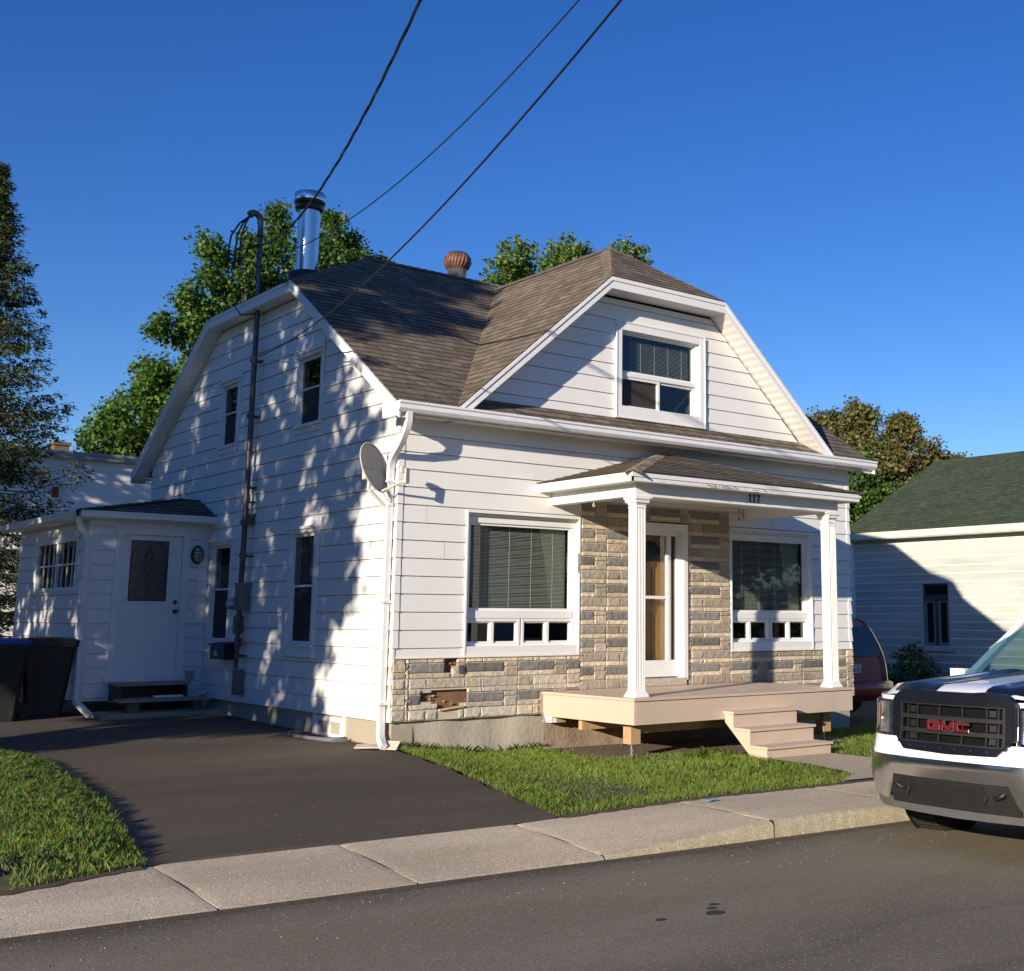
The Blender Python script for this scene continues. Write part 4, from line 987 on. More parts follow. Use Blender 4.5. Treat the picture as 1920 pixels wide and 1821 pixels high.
# house number
def text_mesh(name, txt, size, ext, m, parent, loc, rot, off=0.0, sx=1.0):
    cu_ = bpy.data.curves.new(name, 'FONT'); cu_.body = txt; cu_.size = size; cu_.extrude = ext; cu_.offset = off; cu_.align_x = 'CENTER'; cu_.align_y = 'CENTER'
    to = bpy.data.objects.new(name, cu_); COL.objects.link(to); bpy.context.view_layer.update()
    me = bpy.data.meshes.new_from_object(to.evaluated_get(bpy.context.evaluated_depsgraph_get())); bpy.data.objects.remove(to)
    me.materials.clear(); me.materials.append(m); o = bpy.data.objects.new(name, me); COL.objects.link(o); o.location = loc; o.rotation_euler = rot; o.scale = (sx, 1, 1)
    if parent: o.parent = parent
    return o
M_ink = mat('black_number', (.012, .012, .014), .4)
nb_ = MB(); zb0, yy = 1.768, -1.664
def digit(ch, x, h=.105, tk=.016):
    def seg(a, b_, w=tk):
        a, b_ = Vector((a[0], 0, a[1])), Vector((b_[0], 0, b_[1])); d_ = (b_ - a); n_ = Vector((-d_.z, 0, d_.x)).normalized() * w / 2
        nb_.prism([V(x, yy, zb0) + p for p in (a - n_, b_ - n_, b_ + n_, a + n_)], (0, -.008, 0))
    if ch == '1': seg((.012, 0), (.018, h)); seg((-.006, h * .80), (.018, h), .011); seg((-.008, .004), (.032, .004), .008)
    if ch == '7': seg((-.004, h - .008), (.052, h - .008), .015); seg((.048, h - .008), (.014, 0), .015); seg((-.002, h), (-.004, h - .026), .007)
digit('1', 3.985); digit('1', 4.055); digit('7', 4.118); nb_.build('house_number', M_ink, house)

# ------------------------------------------------------------------ side porch (enclosed)
AX, AY0, AY1, AZ0 = -1.69, 5.64, 9.35, 1.70
sp = MB(); FA = Fr((0, AY0, 0), (1, 0, 0), (0, -1, 0)); FB = Fr((AX, 0, 0), (0, 1, 0), (-1, 0, 0))
courses(sp, (0, AY0, 0), (1, 0, 0), (0, 0, 1), (0, -1, 0), [(AX, -.806), (-.012, -.806), (-.012, AZ0), (AX, AZ0)], .2032, .015, -.806 + .2032 * .2, [(-1.35, -.806, -.29, 1.60)], groove=.009)
courses(sp, (AX, 0, 0), (0, 1, 0), (0, 0, 1), (-1, 0, 0), [(AY0, -.806), (AY1, -.806), (AY1, AZ0), (AY0, AZ0)], .2032, .015, -.806 + .2032 * .2, [(6.10, .70, 8.22, 1.47)], groove=.009)
courses(sp, (0, AY1, 0), (1, 0, 0), (0, 0, 1), (0, 1, 0), [(AX, -.806), (0, -.806), (0, AZ0), (AX, AZ0)], .2032, .015, 0)
sp.box((AX - .022, AY0 - .024, -.806), (AX + .05, AY0 + .05, AZ0)); sp.build('side_porch_wall', M_sid, house)
sf = MB(); sf.box((AX + .02, AY0 + .02, -1.2), (-.02, AY1, -.83)); sf.build('side_porch_underside', M_black, house)
# trim, door
tr_ = MB(); f = FA
f.box(tr_, -1.35, -.49, -.05, -1.245, 1.60, .03); f.box(tr_, -.395, -.49, -.05, -.29, 1.60, .03); f.box(tr_, -1.245, 1.50, -.05, -.395, 1.60, .029); f.box(tr_, -1.38, -.56, -.05, -.26, -.47, .045); f.box(tr_, -1.35, -.806, -.05, -.29, -.56, .012)
tr_.build('side_door_frame', M_trim, house, bevel=.004)
sdm = MB(); f.box(sdm, -1.24, -.47, -.055, -.40, 1.495, -.015)
ring(f, sdm, -1.16, .53, -.56, 1.455, .03, -.015, .004)
for (a, b_) in ((-1.14, -.86), (-.78, -.50)): ring(f, sdm, a, -.30, b_, .42, .022, -.015, -.006)
sdr = sdm.build('side_door', M_trim, house, bevel=.004)
dg = MB(); f.quad(dg, -1.13, .56, -.59, 1.425, -.008); dg.build('door_glass', mat('frosted_door_glass', (.055, .055, .050), .22, var=.3, scale=9, spec=.9), sdr)
ld = MB(); cx, cz = -.86, .99
def came(pts): ld.tube([f.p(u, v, -.003) for u, v in pts], .005, 5)
came([(-1.11, .58), (-1.11, 1.2)] + [(cx + .25 * math.cos(t), 1.17 + .23 * math.sin(t)) for t in np.linspace(math.pi, 0, 14)] + [(-.61, .58), (-1.11, .58)])
for s_ in (-1, 1):
    came([(cx, 1.36), (cx + s_ * .05, 1.22), (cx, 1.10), (cx + s_ * .045, 1.02), (cx, .95), (cx + s_ * .05, .86), (cx, .78), (cx + s_ * .03, .68), (cx, .60)])
    came([(cx, 1.28), (cx + s_ * .08, 1.14), (cx + s_ * .03, 1.05), (cx + s_ * .09, .95), (cx, .84)])
for v in (1.1, .84): came([(-1.11, v), (cx - .07, v)]); came([(cx + .07, v), (-.61, v)])
ld.build('glass_leading', M_lead, sdr, smooth=True)
kn = MB()
for z in (.55, .42):
    kn.mark(); kn.lathe([(0, 0), (.03, 0), (.03, .012), (.018, .016), (.018, .03), (.032, .045), (.03, .06), (0, .066)] if z < .5 else [(0, 0), (.028, 0), (.028, .02), (0, .024)], f.p(-.455, z, -.015), (0, -1, 0), 18)
kn.builds('handle', mat('dark_brass', (.12, .07, .035), .35, metal=.8), sdr, smooth=True)
# side windows band
sw_ = MB(); f = FB
ring(f, sw_, 6.10, .70, 8.22, 1.47, .06, -.03, .03)
for a in (6.10 + .06, 7.14): 
    b_ = a + 1.0
    for k in (1, 2, 3): f.box(sw_, a + .25 * k - .010, .76, -.02, a + .25 * k + .010, 1.41, .002)
    f.box(sw_, a, 1.075, -.018, b_, 1.10, .008)
f.box(sw_, 7.10, .76, -.03, 7.18, 1.41, .02); swn = sw_.build('side_porch_window', M_trim, house, bevel=.002)
g = MB(); f.quad(g, 6.15, .75, 8.18, 1.42, -.01); g.build('pane', M_glassd, swn); room(f, swn, 6.2, .75, 8.1, 1.42, -.03, 1.0, e=.05)
# roof of the side porch: low hip
ar = MB(); ex, ey = AX - .22, AY0 - .22; ez = 1.80; rp = V(-.28, 6.15, 2.10); rb = V(-.01, 6.15, 2.10); rq = V(-.28, AY1 - .4, 2.10)
A0, A1, A2 = V(-.01, ey, ez), V(ex, ey, ez), V(ex, AY1 + .2, ez)
def quad_roof(mb, pts):
    U = (pts[1] - pts[0]).normalized(); m_ = pts[2] - pts[0]; Vv = (m_ - U * m_.dot(U)).normalized(); roof_plane(mb, pts[0], U, Vv, pts, .14, .008)
quad_roof(ar, [A0, A1, rp, rb]); quad_roof(ar, [A1, A2, rq, rp]); ar.face([rp, rq, V(-.01, AY1 - .4, 2.10), rb]); ar.face([A2, V(-.01, AY1 + .2, ez), V(-.01, AY1 - .4, 2.1), rq])
caps(ar, A1, rp, .1, dz=.2)
ar.build('side_porch_roof', M_shin, house)
ag = MB()
gp = [(0, 0), (.11, .0), (.115, -.02), (.10, -.045), (.105, -.085), (.02, -.11), (0, -.10)]
ag.grid([[V(x, ey + .04 - p[0], ez - .01 + p[1]) for p in gp] for x in (ex + .0, .06)]); ag.face([(.06, ey + .04 - p[0], ez - .01 + p[1]) for p in gp])
ag.grid([[V(ex + .04 - p[0], y, ez - .01 + p[1]) for p in gp] for y in (ey - .07, AY1 + .25)]); ag.box((ex, ey + .04, ez - .12), (.0, ey + .06, ez - .01)); ag.box((ex + .04, ey, ez - .12), (ex + .06, AY1 + .2, ez - .01))
ag.box((ex + .03, ey + .05, 1.685), (-.0, AY0, 1.70)); ag.box((ex + .05, AY0, 1.685), (AX, AY1, 1.70)); ag.box((AX - .01, AY0 - .035, 1.60), (-.0, AY0 - .018, 1.685))
ag.tube([(ex - .02, ey - .02, 1.70), (ex - .02, ey - .02, 1.64), (AX - .08, AY0 - .08, 1.46), (AX - .06, AY0 - .06, 1.36), (AX - .05, AY0 - .06, -.72), (AX - .06, AY0 - .12, -.80), (AX + .06, AY0 - .42, -.98)], .045, 4, sq=True)
ag.build('side_porch_gutter', M_gut, house, auto=40)
vt = MB(); FA.box(vt, -.26, -.57, .014, -.12, -.42, .024); 
for k in range(5): FA.box(vt, -.25, -.555 + k * .028, .024, -.13, -.54 + k * .028, .030)
vt.build('dryer_vent', mat('cream_vent', (.45, .44, .34), .6), house)
cp = MB(); cp.box((-.165, AY0 - .02, -.80), (-.12, AY0 - .016, 1.69)); cp.build('corner_strip', M_trim, house)

# chimney flue and turbine vent
ch = MB(); cx, cy, cb = .56, 4.0, 5.27
ch.lathe([(.155, 0), (.155, .98)], (cx, cy, cb), n=40); fl = ch.build('metal_chimney', M_alum, house, smooth=True)
c2 = MB(); c2.lathe([(.225, 1.13), (.228, 1.15), (.228, 1.235), (.218, 1.25), (.02, 1.265), (0, 1.265)], (cx, cy, cb), n=40); c2.lathe([(.225, 1.13), (.10, 1.12)], (cx, cy, cb), n=40); c2.build('chimney_cap', M_alum, fl, auto=40)
c3 = MB(); c3.lathe([(.155, .98), (.20, .99), (.215, 1.03), (.20, 1.045), (.175, 1.05), (.175, 1.075), (.222, 1.085), (.226, 1.10), (.222, 1.125)], (cx, cy, cb), n=40); c3.build('chimney_collar', mat('dark_chimney_metal', (.06, .055, .05), .35, metal=.7), fl, smooth=True)
c4 = MB(); c4.lathe([(.27, -.20), (.255, .0), (.24, .03), (.20, .04), (.18, .06), (.157, .065)], (cx, cy, cb), n=40); c4.build('chimney_flashing', mat('dark_flashing', (.045, .042, .04), .6, metal=.3), fl, smooth=True)
tv = MB(); tx, ty, tb = 3.38, 4.45, 5.80
tv.lathe([(.155, -.15), (.155, .20), (.165, .205)], (tx, ty, tb), n=36); vb_ = tv.build('roof_vent', M_galv, house, smooth=True)
tu = MB(); nv = 22; pr_s = [(.165, .20), (.20, .25), (.225, .32), (.215, .40), (.165, .465), (.09, .50)]
for k in range(nv):
    a = 2 * math.pi * k / nv; P = []
    for i, (r_, h) in enumerate(pr_s):
        t = i / 5; sw2 = .35 * t
        P.append([V(tx + rr * math.cos(a + sw2 + da), ty + rr * math.sin(a + sw2 + da), tb + h) for (rr, da) in ((r_ * .90, 0), (r_ * 1.0, .10), (r_ * 1.03, .20), (r_ * .97, .30))])
    tu.grid(P)
tu.lathe([(.16, .475), (.09, .502), (0, .508)], (tx, ty, tb), n=24); tu.lathe([(.15, .2), (.15, .46)], (tx, ty, tb), n=20, mi=1)
tu.build('turbine', [M_rust, M_black], vb_, smooth=True)

# ------------------------------------------------------------------ things on and around the house
# satellite dish
dish = thing('satellite_dish', 'grey satellite dish on a bent arm at the near corner of the house', 'satellite dish', (-.02, .12, 1.53))
def at0(par):
    """children are modelled in world coordinates: undo the parent's location"""
    for o in list(par.children): o.matrix_parent_inverse = Matrix.Translation(-par.location)
n_ = V(.43, -.84, .33).normalized(); dc = V(-.27, .06, 2.02)
b = MB(); U_ = n_.cross(V(0, 0, 1)).normalized(); V_ = U_.cross(n_) * -1
P = []
for i in range(9):
    r_ = .0 + i / 8; P.append([dc + U_ * (.262 * r_ * math.cos(t)) + V_ * (.30 * r_ * math.sin(t)) + n_ * (.055 * r_ * r_ - .055) for t in np.linspace(0, 2 * math.pi, 49)])
b.grid(P); b.build('reflector', mat('grey_dish_paint', (.20, .205, .215), .5, var=.05, scale=5), dish, smooth=True, solid=.008)
b = MB(); b.tube([dc + U_ * (.264 * math.cos(t)) + V_ * (.302 * math.sin(t)) + n_ * .002 for t in np.linspace(0, 2 * math.pi, 49)], .006, 6, cap=False); b.build('rim', mat('cream_rim', (.62, .62, .58), .5), dish, smooth=True)
b = MB(); M_cream = mat('cream_bracket_paint', (.60, .57, .47), .5, var=.06, scale=8)
bot = dc - V_ * .29 * (1 if V_.z > 0 else -1)
b.tube([V(-.03, .11, 1.50), V(-.05, .10, 1.54), V(-.30, .11, 1.76), dc - n_ * .09 + V(0, 0, -.22), dc - n_ * .08], .020, 10); b.box((-.035, .05, 1.43), (-.018, .16, 1.62)); b.obox(dc - n_ * .14 - U_ * .06 - V(0, 0, .09), U_ * .12, V(0, 0, .18), n_ * .05)
b.build('mount_arm', M_cream, dish, auto=40)
lnb = V(-.05, -.27, 1.93)
b = MB(); b.tube([bot + V(0, 0, .0) - n_ * .02, lnb - V(0, 0, .06)], .013, 8); ax = (dc + n_ * 0 - lnb).normalized()
b.build('feed_arm', M_cream, dish, auto=40)
b = MB(); b.obox(lnb - V(.02, .02, .10), (.055, .02, 0), (0, .05, .0), (0, 0, .17)); b.obox(lnb + V(-.06, 0, .02), (.05, .01, 0), (0, .05, 0), (0, 0, .07)); b.tube([lnb + ax * .02 + V(0, 0, .05), lnb + ax * .08 + V(0, 0, .05)], .026, 12)
b.build('receiver', M_cream, dish, auto=40, bevel=.006)
b = MB(); b.tube([bot, bot + V(.12, .05, -.10), V(-.05, .08, 1.62), V(-.04, .10, 1.55)], .005, 6, mi=0); b.tube([V(-.10, .05, 1.64) + V(.0, .04 * math.cos(t), .045 * math.sin(t)) for t in np.linspace(0, 6.28, 16)], .004, 5)
b.build('coax_cable', M_trim, dish, smooth=True); at0(dish)

# electricity service mast with its meter
sm = thing('service_mast', 'dark electricity conduit and goose-neck mast up the left gable wall', 'service mast', (-.12, 4.1, -.7))
b = MB(); mp = [(-.12, 4.12, -.35), (-.12, 4.10, .43)]
b.tube(mp, .030, 12); b.tube([(-.12, 4.09, .80), (-.12, 4.07, 2.0), (-.12, 4.06, 4.6), (-.12, 4.10, 5.3), (-.12, 4.12, 5.98)], .038, 14)
for z in (1.15, 2.1, 3.1, 3.9, -.2, 1.9): b.tube([(-.12, 4.08, z), (-.12, 4.08, z + .045)], .055 if z > 1 else .04, 12); b.box((-.06, 4.0, z + .01), (-.012, 4.16, z + .03))
for z in (5.0, 5.3, 5.75): b.tube([(-.12, 4.10, z), (-.12, 4.10, z + .03)], .062, 10)
b.build('conduit', M_pipe, sm, smooth=True)
b = MB(); b.tube([V(-.12, 4.12, 5.96) + V(-.095 * (1 - math.cos(t)), 0, .13 * math.sin(t)) for k, t in enumerate(np.linspace(0, 2.4, 9))], [.040, .042, .045, .045, .045, .047, .05, .053, .056], 14); b.build('weather_head', M_pipe, sm, smooth=True)
b = MB()
hx = V(-.285, 4.12, 6.03)
for k, (dx, dy, dz) in enumerate([(-.25, .08, -.55), (-.18, .02, -.70), (-.10, .05, -.62)]):
    e = hx + V(dx, dy, dz); b.tube([hx, hx + V(dx * .5, dy * .5, -.12), hx + V(dx * .9, dy, -.32), e], .013, 8); b.tube([e, e - V(0, 0, .12)], .026, 8)
    b.tube([e, e + V(.10, 0, .02), V(-.28, 4.1, 5.55 + .03 * k), V(-.12, 4.08, 5.62)], .009, 6); b.mark()
b.tube([V(-.16, 4.1, 4.98), V(-.30, 4.25, 4.88), V(-.36, 4.3, 4.72), V(-.30, 4.2, 4.58), V(-.14, 4.05, 4.60)], .011, 6)
b.builds('drip_loop', mat('black_cable', (.012, .012, .013), .55), sm, smooth=True)
b = MB(); b.box((-.17, 4.0, .43), (-.015, 4.17, .80)); b.box((-.175, 3.99, .78), (-.01, 4.18, .803)); b.mark(); b.box((-.135, 4.06, -.70), (-.02, 4.18, -.36)); b.mark(); b.box((-.12, 4.20, .12), (-.02, 4.30, .36))
b.builds('junction_box', mat('grey_box_paint', (.17, .17, .16), .55, metal=.2, var=.12, scale=9), sm, bevel=.008)
b = MB(); b.lathe([(0, .0), (.09, .0), (.09, .03), (.075, .05), (.075, .11), (.06, .13), (0, .135)], (-.05, 4.38, .52), (-1, 0, 0), 26); b.build('electric_meter', mat_glass('meter_glass', (.5, .52, .5), 1.5, .15) if False else M_galv, sm, smooth=True)
b = MB(); b.box((-.08, 4.33, -.05), (-.02, 4.41, .42)); b.mark(); b.box((-.09, 4.30, -.10), (-.02, 4.44, .0), 1); b.mark(); b.box((-.12, 4.13, -.06), (-.05, 4.22, .06), 2); b.mark(); b.box((-.16, 4.12, .38), (-.08, 4.2, .46), 0)
b.builds('small_box', [M_trim, M_black, mat('red_tag', (.35, .03, .02), .5)], sm, bevel=.004); at0(sm)
# small dark letter box under the left window
mb_ = thing('mailbox', 'small dark blue letter box on the wall below the left ground-floor window', 'mailbox', (-.1, 4.6, -.2))
b = MB(); b.box((-.20, 4.36, -.24), (-.03, 4.86, -.05)); b.prism([(-.22, 4.33, -.05), (-.01, 4.33, -.02), (-.01, 4.33, .0), (-.22, 4.33, -.03)], (0, .56, 0)); b.build('box', mat('dark_blue_metal', (.012, .016, .035), .4), mb_, bevel=.008)
b = MB(); P = [(-.205, 4.66 + .07 * math.cos(t), -.19 + .08 * math.sin(t)) for t in np.linspace(0, math.pi, 14)]; b.prism(P, (.005, 0, 0)); b.build('emblem', mat('pale_emblem', (.4, .4, .42), .5), mb_); at0(mb_)
# vent hood on the wall
vh = MB(); vh.prism([(-.02, 3.98, 1.62), (-.12, 3.98, 1.62), (-.12, 3.98, 1.66), (-.02, 3.98, 1.76)], (0, .28, 0)); vh.build('vent_hood', mat('brown_vent', (.10, .085, .07), .6), house)
# bulkhead lamp
lamp = thing('wall_lamp', 'oval caged bulkhead lamp beside the side porch door', 'wall lamp', (-.19, 5.60, 1.22))
b = MB(); O = V(-.19, 5.618, 1.24)
def oval(rx, rz, y, n=26): return [O + V(rx * math.cos(t), -y, rz * math.sin(t)) for t in np.linspace(0, 2 * math.pi, n)]
b.grid([oval(.085, .135, 0), oval(.09, .14, .03), oval(.078, .125, .05), oval(.066, .112, .05)]); b.build('housing', M_black, lamp, smooth=True)
b = MB(); b.grid([oval(.066, .112, .04), oval(.05, .09, .085), oval(.02, .04, .105), oval(.001, .001, .108)]); b.build('lens', mat('frosted_lens', (.45, .45, .38), .15, var=.1, scale=12, spec=.8), lamp, smooth=True)
b = MB()
for z in (-.05, 0, .05): b.tube([O + V(.075 * math.cos(t), -.05 - .06 * math.sin(t), z) for t in np.linspace(0, math.pi, 9)], .005, 5)
b.tube([O + V(0, -.05 - .062 * math.sin(t), .12 * math.cos(t)) for t in np.linspace(0, math.pi, 9)], .005, 5); b.build('cage', M_black, lamp, smooth=True); at0(lamp)

# wooden side steps, slab
ws = thing('wooden_steps', 'weathered grey two-tread wooden steps at the side porch door', 'steps', (-.85, 5.2, -.93))
b = MB()
b.obox((-1.33, 5.14, -.595), (.98, 0, 0), (0, .44, 0), (0, 0, .035)); b.build('tread', M_grey, ws, bevel=.004)
b = MB(); b.obox((-1.37, 4.86, -.80), (1.22, 0, 0), (0, .30, 0), (0, 0, .04)); b.build('tread', M_grey, ws, bevel=.004)
b = MB()
for x in (-1.31, -.41): b.box((x, 5.16, -.80), (x + .04, 5.58, -.597)); 
b.box((-1.26, 5.50, -.76), (-.42, 5.52, -.62)); b.build('frame', M_black, ws)
b = MB(); b.box((-1.24, 4.92, -.935), (-1.10, 5.08, -.80)); b.mark(); b.box((-.36, 4.92, -.935), (-.24, 5.08, -.80)); b.builds('leg', mat('mossy_block', (.13, .12, .09), .95, var=.3, scale=14), ws)
b = MB(); b.obox((-.86, 5.07, -.758), (.40, .0, 0), (0, .08, 0), (0, 0, .028)); b.build('loose_slat', M_trim, ws); at0(ws)
sb = MB(); rj = random.Random(8)
P = []
for i in range(34):
    x = -1.62 + i * .051; e = rj.uniform(-.025, .02)
    P.append([V(x, 4.78 + e, -1.02), V(x, 4.77 + e, -.965 + rj.uniform(-.01, .005)), V(x, 4.82 + e, -.938), V(x, 5.45, -.935), V(x, 5.47, -1.02)])
sb.grid(P); sb.face([p for p in P[0]]); sb.face([p for p in P[-1]])
tag(sb.build('concrete_slab', mat('crumbling_concrete', (.34, .30, .22), .95, var=.2, scale=8, bump=1, bscale=40), auto=50), 'thin crumbling concrete slab under the wooden steps', 'slab')
# debris under the porch corner
M_split = mat('split_pine', (.62, .45, .28), .8, var=.15, scale=14)
db = MB(); db.obox((-.20, 5.18, -1.0), (.10, .05, .20), (.05, -.02, 0), (0, .02, .01), 0); tag(db.build('broken_board', M_split), 'splintered pale board leaning by the side porch corner', 'board')
db = MB(); db.obox((-.32, 5.35, -.82), (.30, .0, .10), (0, .03, 0), (0, 0, .03)); tag(db.build('loose_trim', M_trim), 'loose end of white trim sticking out beside the wooden steps', 'trim board')
# downspout elbow, splash block
sp_ = MB(); sp_.obox((-.35, .15, -1.075), (.24, -.16, .0), (.10, .12, .02), (0, 0, .012)); sp_.obox((-.12, -.03, -1.085), (.10, -.16, -.0), (.085, .06, .085), (-.010, .012, .0)); sp_.obox((-.12, -.03, -1.085), (.10, -.16, 0), (.09, .05, .0), (0, 0, .01))
tag(sp_.build('splash_board', mat('pale_splash_board', (.58, .52, .42), .85, var=.12, scale=9), bevel=.003), 'bent pale splash boards under the front corner downspout', 'splash board')
ww = MB(); P = []
for i in range(19):
    t = i / 18; a = math.pi * t; x = -.02 - .30 * math.sin(a) ** .6; y = 1.545 - .60 * math.cos(a)
    P.append([V(x, y, -1.10), V(x, y, -1.035), V(x - .03, y, -1.025), V(x - .035, y, -1.06)])
ww.grid(P); tag(ww.build('window_well', mat('grey_well_metal', (.17, .175, .18), .6, metal=.3, var=.2, scale=10), smooth=True), 'low grey metal well rim around the basement window', 'window well')
lf = MB()
for k in range(240):
    y = R.uniform(.1, 1.9); x = -.03 - abs(R.gauss(0, .07)); s_ = R.uniform(.008, .022); a = R.uniform(0, 6.28); z = -1.085 + .02 * max(0, y) + .012
    lf.face([(x, y, z), (x + s_ * math.cos(a), y + s_ * math.sin(a), z + R.uniform(0, .01)), (x + s_ * .8 * math.cos(a + 1), y + s_ * .8 * math.sin(a + 1), z)])
tag(lf.build('leaf_litter', mat('dry_leaves', (.28, .17, .08), .9, var=.4, scale=30)), 'dry leaf litter along the foot of the left wall', 'leaf litter', kind='stuff')

# wheelie bins
M_bin = mat('black_bin_plastic', (.014, .015, .013), .5, var=.25, scale=5)
def wheelie(loc, rz, label, lidm, first=True):
    t = thing('wheelie_bin', label, 'wheelie bin', loc, 'wheelie bins beside the side porch'); t.rotation_euler = (0, 0, rz)
    b = MB(); zs = [(.0, .20, .23), (.10, .205, .235), (.80, .265, .32), (.98, .28, .34)]
    def oct_(hx, hy, z, c=.05): return [V(-hx + c, -hy, z), V(hx - c, -hy, z), V(hx, -hy + c, z), V(hx, hy - c, z), V(hx - c, hy, z), V(-hx + c, hy, z), V(-hx, hy - c, z), V(-hx, -hy + c, z), V(-hx + c, -hy, z)]
    b.grid([oct_(a, c, z) for z, a, c in zs]); b.face(oct_(.20, .23, 0)[:-1]); b.build('body', M_bin, t, auto=35)
    b = MB(); b.grid([oct_(.28, .34, .93), oct_(.305, .365, .935), oct_(.305, .365, .99), oct_(.28, .34, .99)]); b.box((-.16, -.245, .06), (-.12, -.20, .75)); b.box((.12, -.245, .06), (.16, -.2, .75)); b.build('rim', M_bin, t, auto=35)
    b = MB(); b.grid([oct_(.31, .375, .992), oct_(.31, .375, 1.015), oct_(.27, .33, 1.045), oct_(.14, .2, 1.062), oct_(.01, .01, 1.065, .001)]); b.box((-.20, .36, 1.0), (.20, .41, 1.03)); b.build('lid', lidm, t, auto=35)
    b = MB(); b.tube([(-.22, .40, .93), (-.22, .44, .95), (.22, .44, .95), (.22, .40, .93)], .014, 8); b.build('handle', M_bin, t, smooth=True)
    for s_ in (-1, 1):
        b = MB(); b.lathe([(0, -.03), (.10, -.03), (.115, -.015), (.115, .015), (.10, .03), (0, .03)], (s_ * .25, .25, .10), (1, 0, 0), 24); b.build('wheel', M_black, t, auto=40)
M_blue = mat('blue_bin_lid', (.02, .06, .30), .35, var=.1, scale=4)
wheelie((-2.10, 5.78, -1.0), 1.45, 'all black wheelie bin standing next to the side porch', M_bin)
wheelie((-2.72, 5.42, -1.0), -.15, 'black wheelie bin with a blue lid at the left edge', M_blue)

# ------------------------------------------------------------------ wires
M_wire = mat('black_wire', (.010, .010, .014), .5)
def wire_pts(M0, E, sag, n=60): M0, E = Vector(M0), Vector(E); return [M0.lerp(E, t) - V(0, 0, 4 * sag * t * (1 - t)) for t in np.linspace(0, 1, n)]
WA = ((-.12, 4.1, 5.62), (-5.285, -15, 9.169), 2.168); WB = ((-.12, 4.2, 5.45), (-3.40, -15, 7.337), 1.617); WC = ((-.12, 3.93, 3.96), (-4.351, -15, 5.494), .958)
b = MB(); pts = wire_pts(*WA, n=240)
for ph in (0, 2.09, 4.19):
    b.tube([p + V(.009 * math.cos(i * .38 + ph), 0, .009 * math.sin(i * .38 + ph)) for i, p in enumerate(pts)], .007 if ph else .005, 6)
tag(b.build('service_cable', M_wire, smooth=True), 'thick twisted power cable running up from the mast, leftmost overhead line', 'overhead cable')
b = MB(); b.tube(wire_pts(*WB), .0062, 6); tag(b.build('overhead_cable', M_wire, smooth=True), 'thin smooth overhead cable passing just behind the chimney top', 'overhead cable', 'smooth overhead cables')
b = MB(); b.tube(wire_pts(*WC), .0085, 6); tag(b.build('overhead_cable', M_wire, smooth=True), 'rightmost overhead cable crossing the roof down to the left gable', 'overhead cable', 'smooth overhead cables')
# utility pole across the street that carries them
up = thing('utility_pole', 'grey wooden utility pole across the street carrying the cables', 'utility pole', (-4.35, -15.2, -1.3))
b = MB(); b.tube([(-4.35, -15.2, -1.6), (-4.35, -15.2, 9.6)], [.16, .11], 14); b.build('pole', M_grey, up, smooth=True)
b = MB(); b.box((-5.6, -15.06, 8.9), (-3.0, -14.9, 9.02)); b.build('crossarm', M_grey, up); at0(up)

# ------------------------------------------------------------------ neighbouring buildings
nbh = thing('neighbour_house', 'weathered white shiplap house with a dark green shingle roof', 'house', (17.5, 4, -1.4))
NX, NY0, NY1, NZ = 17.5, -1.5, 8.1, 2.30
M_ship = mat('weathered_shaded_shiplap', (.40, .43, .37), .7, var=.12, scale=.9, col2=(.62, .63, .55), stretch=(1, .35, 1.6), bump=.1, bscale=20)  # darker base colour holds the shading of the concave boards
M_edge = mat('lit_shiplap_edge', (.80, .79, .70), .6, var=.1, scale=3)  # pale strips stand in for light caught on the board edges
s = MB(); courses(s, (NX, 0, 0), (0, 1, 0), (0, 0, 1), (-1, 0, 0), [(NY0, -1.2), (NY1, -1.2), (NY1, NZ), (NY0, NZ)], .19, .004, -.32, [(5.13, -.35, 5.97, 1.21)])
NR = 21.3
def gabp(): return [(NX, -1.2), (2 * NR - NX, -1.2), (2 * NR - NX, 2.3), (NR, 4.5), (NX, 2.3)]
courses(s, (0, NY0, 0), (1, 0, 0), (0, 0, 1), (0, -1, 0), gabp(), .19, .004, -.32); courses(s, (0, NY1, 0), (1, 0, 0), (0, 0, 1), (0, 1, 0), gabp(), .19, .004, -.32)
s.build('wall', M_ship, nbh)
s = MB()
for k in range(-5, 14):
    z = -.32 + k * .19
    for (a, b_) in ([(NY0, NY1)] if not (-.35 < z + .02 < 1.21) else [(NY0, 5.13), (5.97, NY1)]): s.box((NX - .009, a, z - .0), (NX - .002, b_, z + .026))
for (y, k) in [(3.3, 6), (2.3, 4), (2.25, 5), (2.3, 2), (4.45, 7), (5.0, -3), (6.3, -2), (3.0, -1)]: s.box((NX - .0085, y, -.32 + k * .19), (NX - .001, y + .02, -.32 + (k + 1) * .19))
s.build('lit_board_edges', M_edge, nbh)
s = MB(); s.box((NX - .03, NY1 - .08, -1.2), (NX + .02, NY1 + .03, 2.2)); s.mark(); s.box((NX - .03, NY0 - .03, -1.2), (NX + .02, NY0 + .08, 2.2)); s.builds('corner_board', M_trim, nbh)
s = MB(); s.box((NX + .03, NY0 + .03, -1.9), (2 * NR - NX - .03, NY1 - .03, -1.195)); s.build('foundation', M_found, nbh)
s = MB(); sl_ = (4.70 - 2.46) / (NR - (NX - .35)); zz = lambda x: 2.46 + sl_ * (x - (NX - .35))
M_green = mat_shingle('green_asphalt_shingle', (.052, .072, .042), (.085, .108, .064), (.030, .046, .030))
roof_plane(s, (NX - .35, 0, 2.46), (0, 1, 0), (1, 0, sl_), [(NX - .35, NY0 - .3, 2.46), (NX - .35, NY1 + .1, 2.46), (NR, NY1 + .1, zz(NR)), (NR, NY0 - .3, zz(NR))], .14, .010)
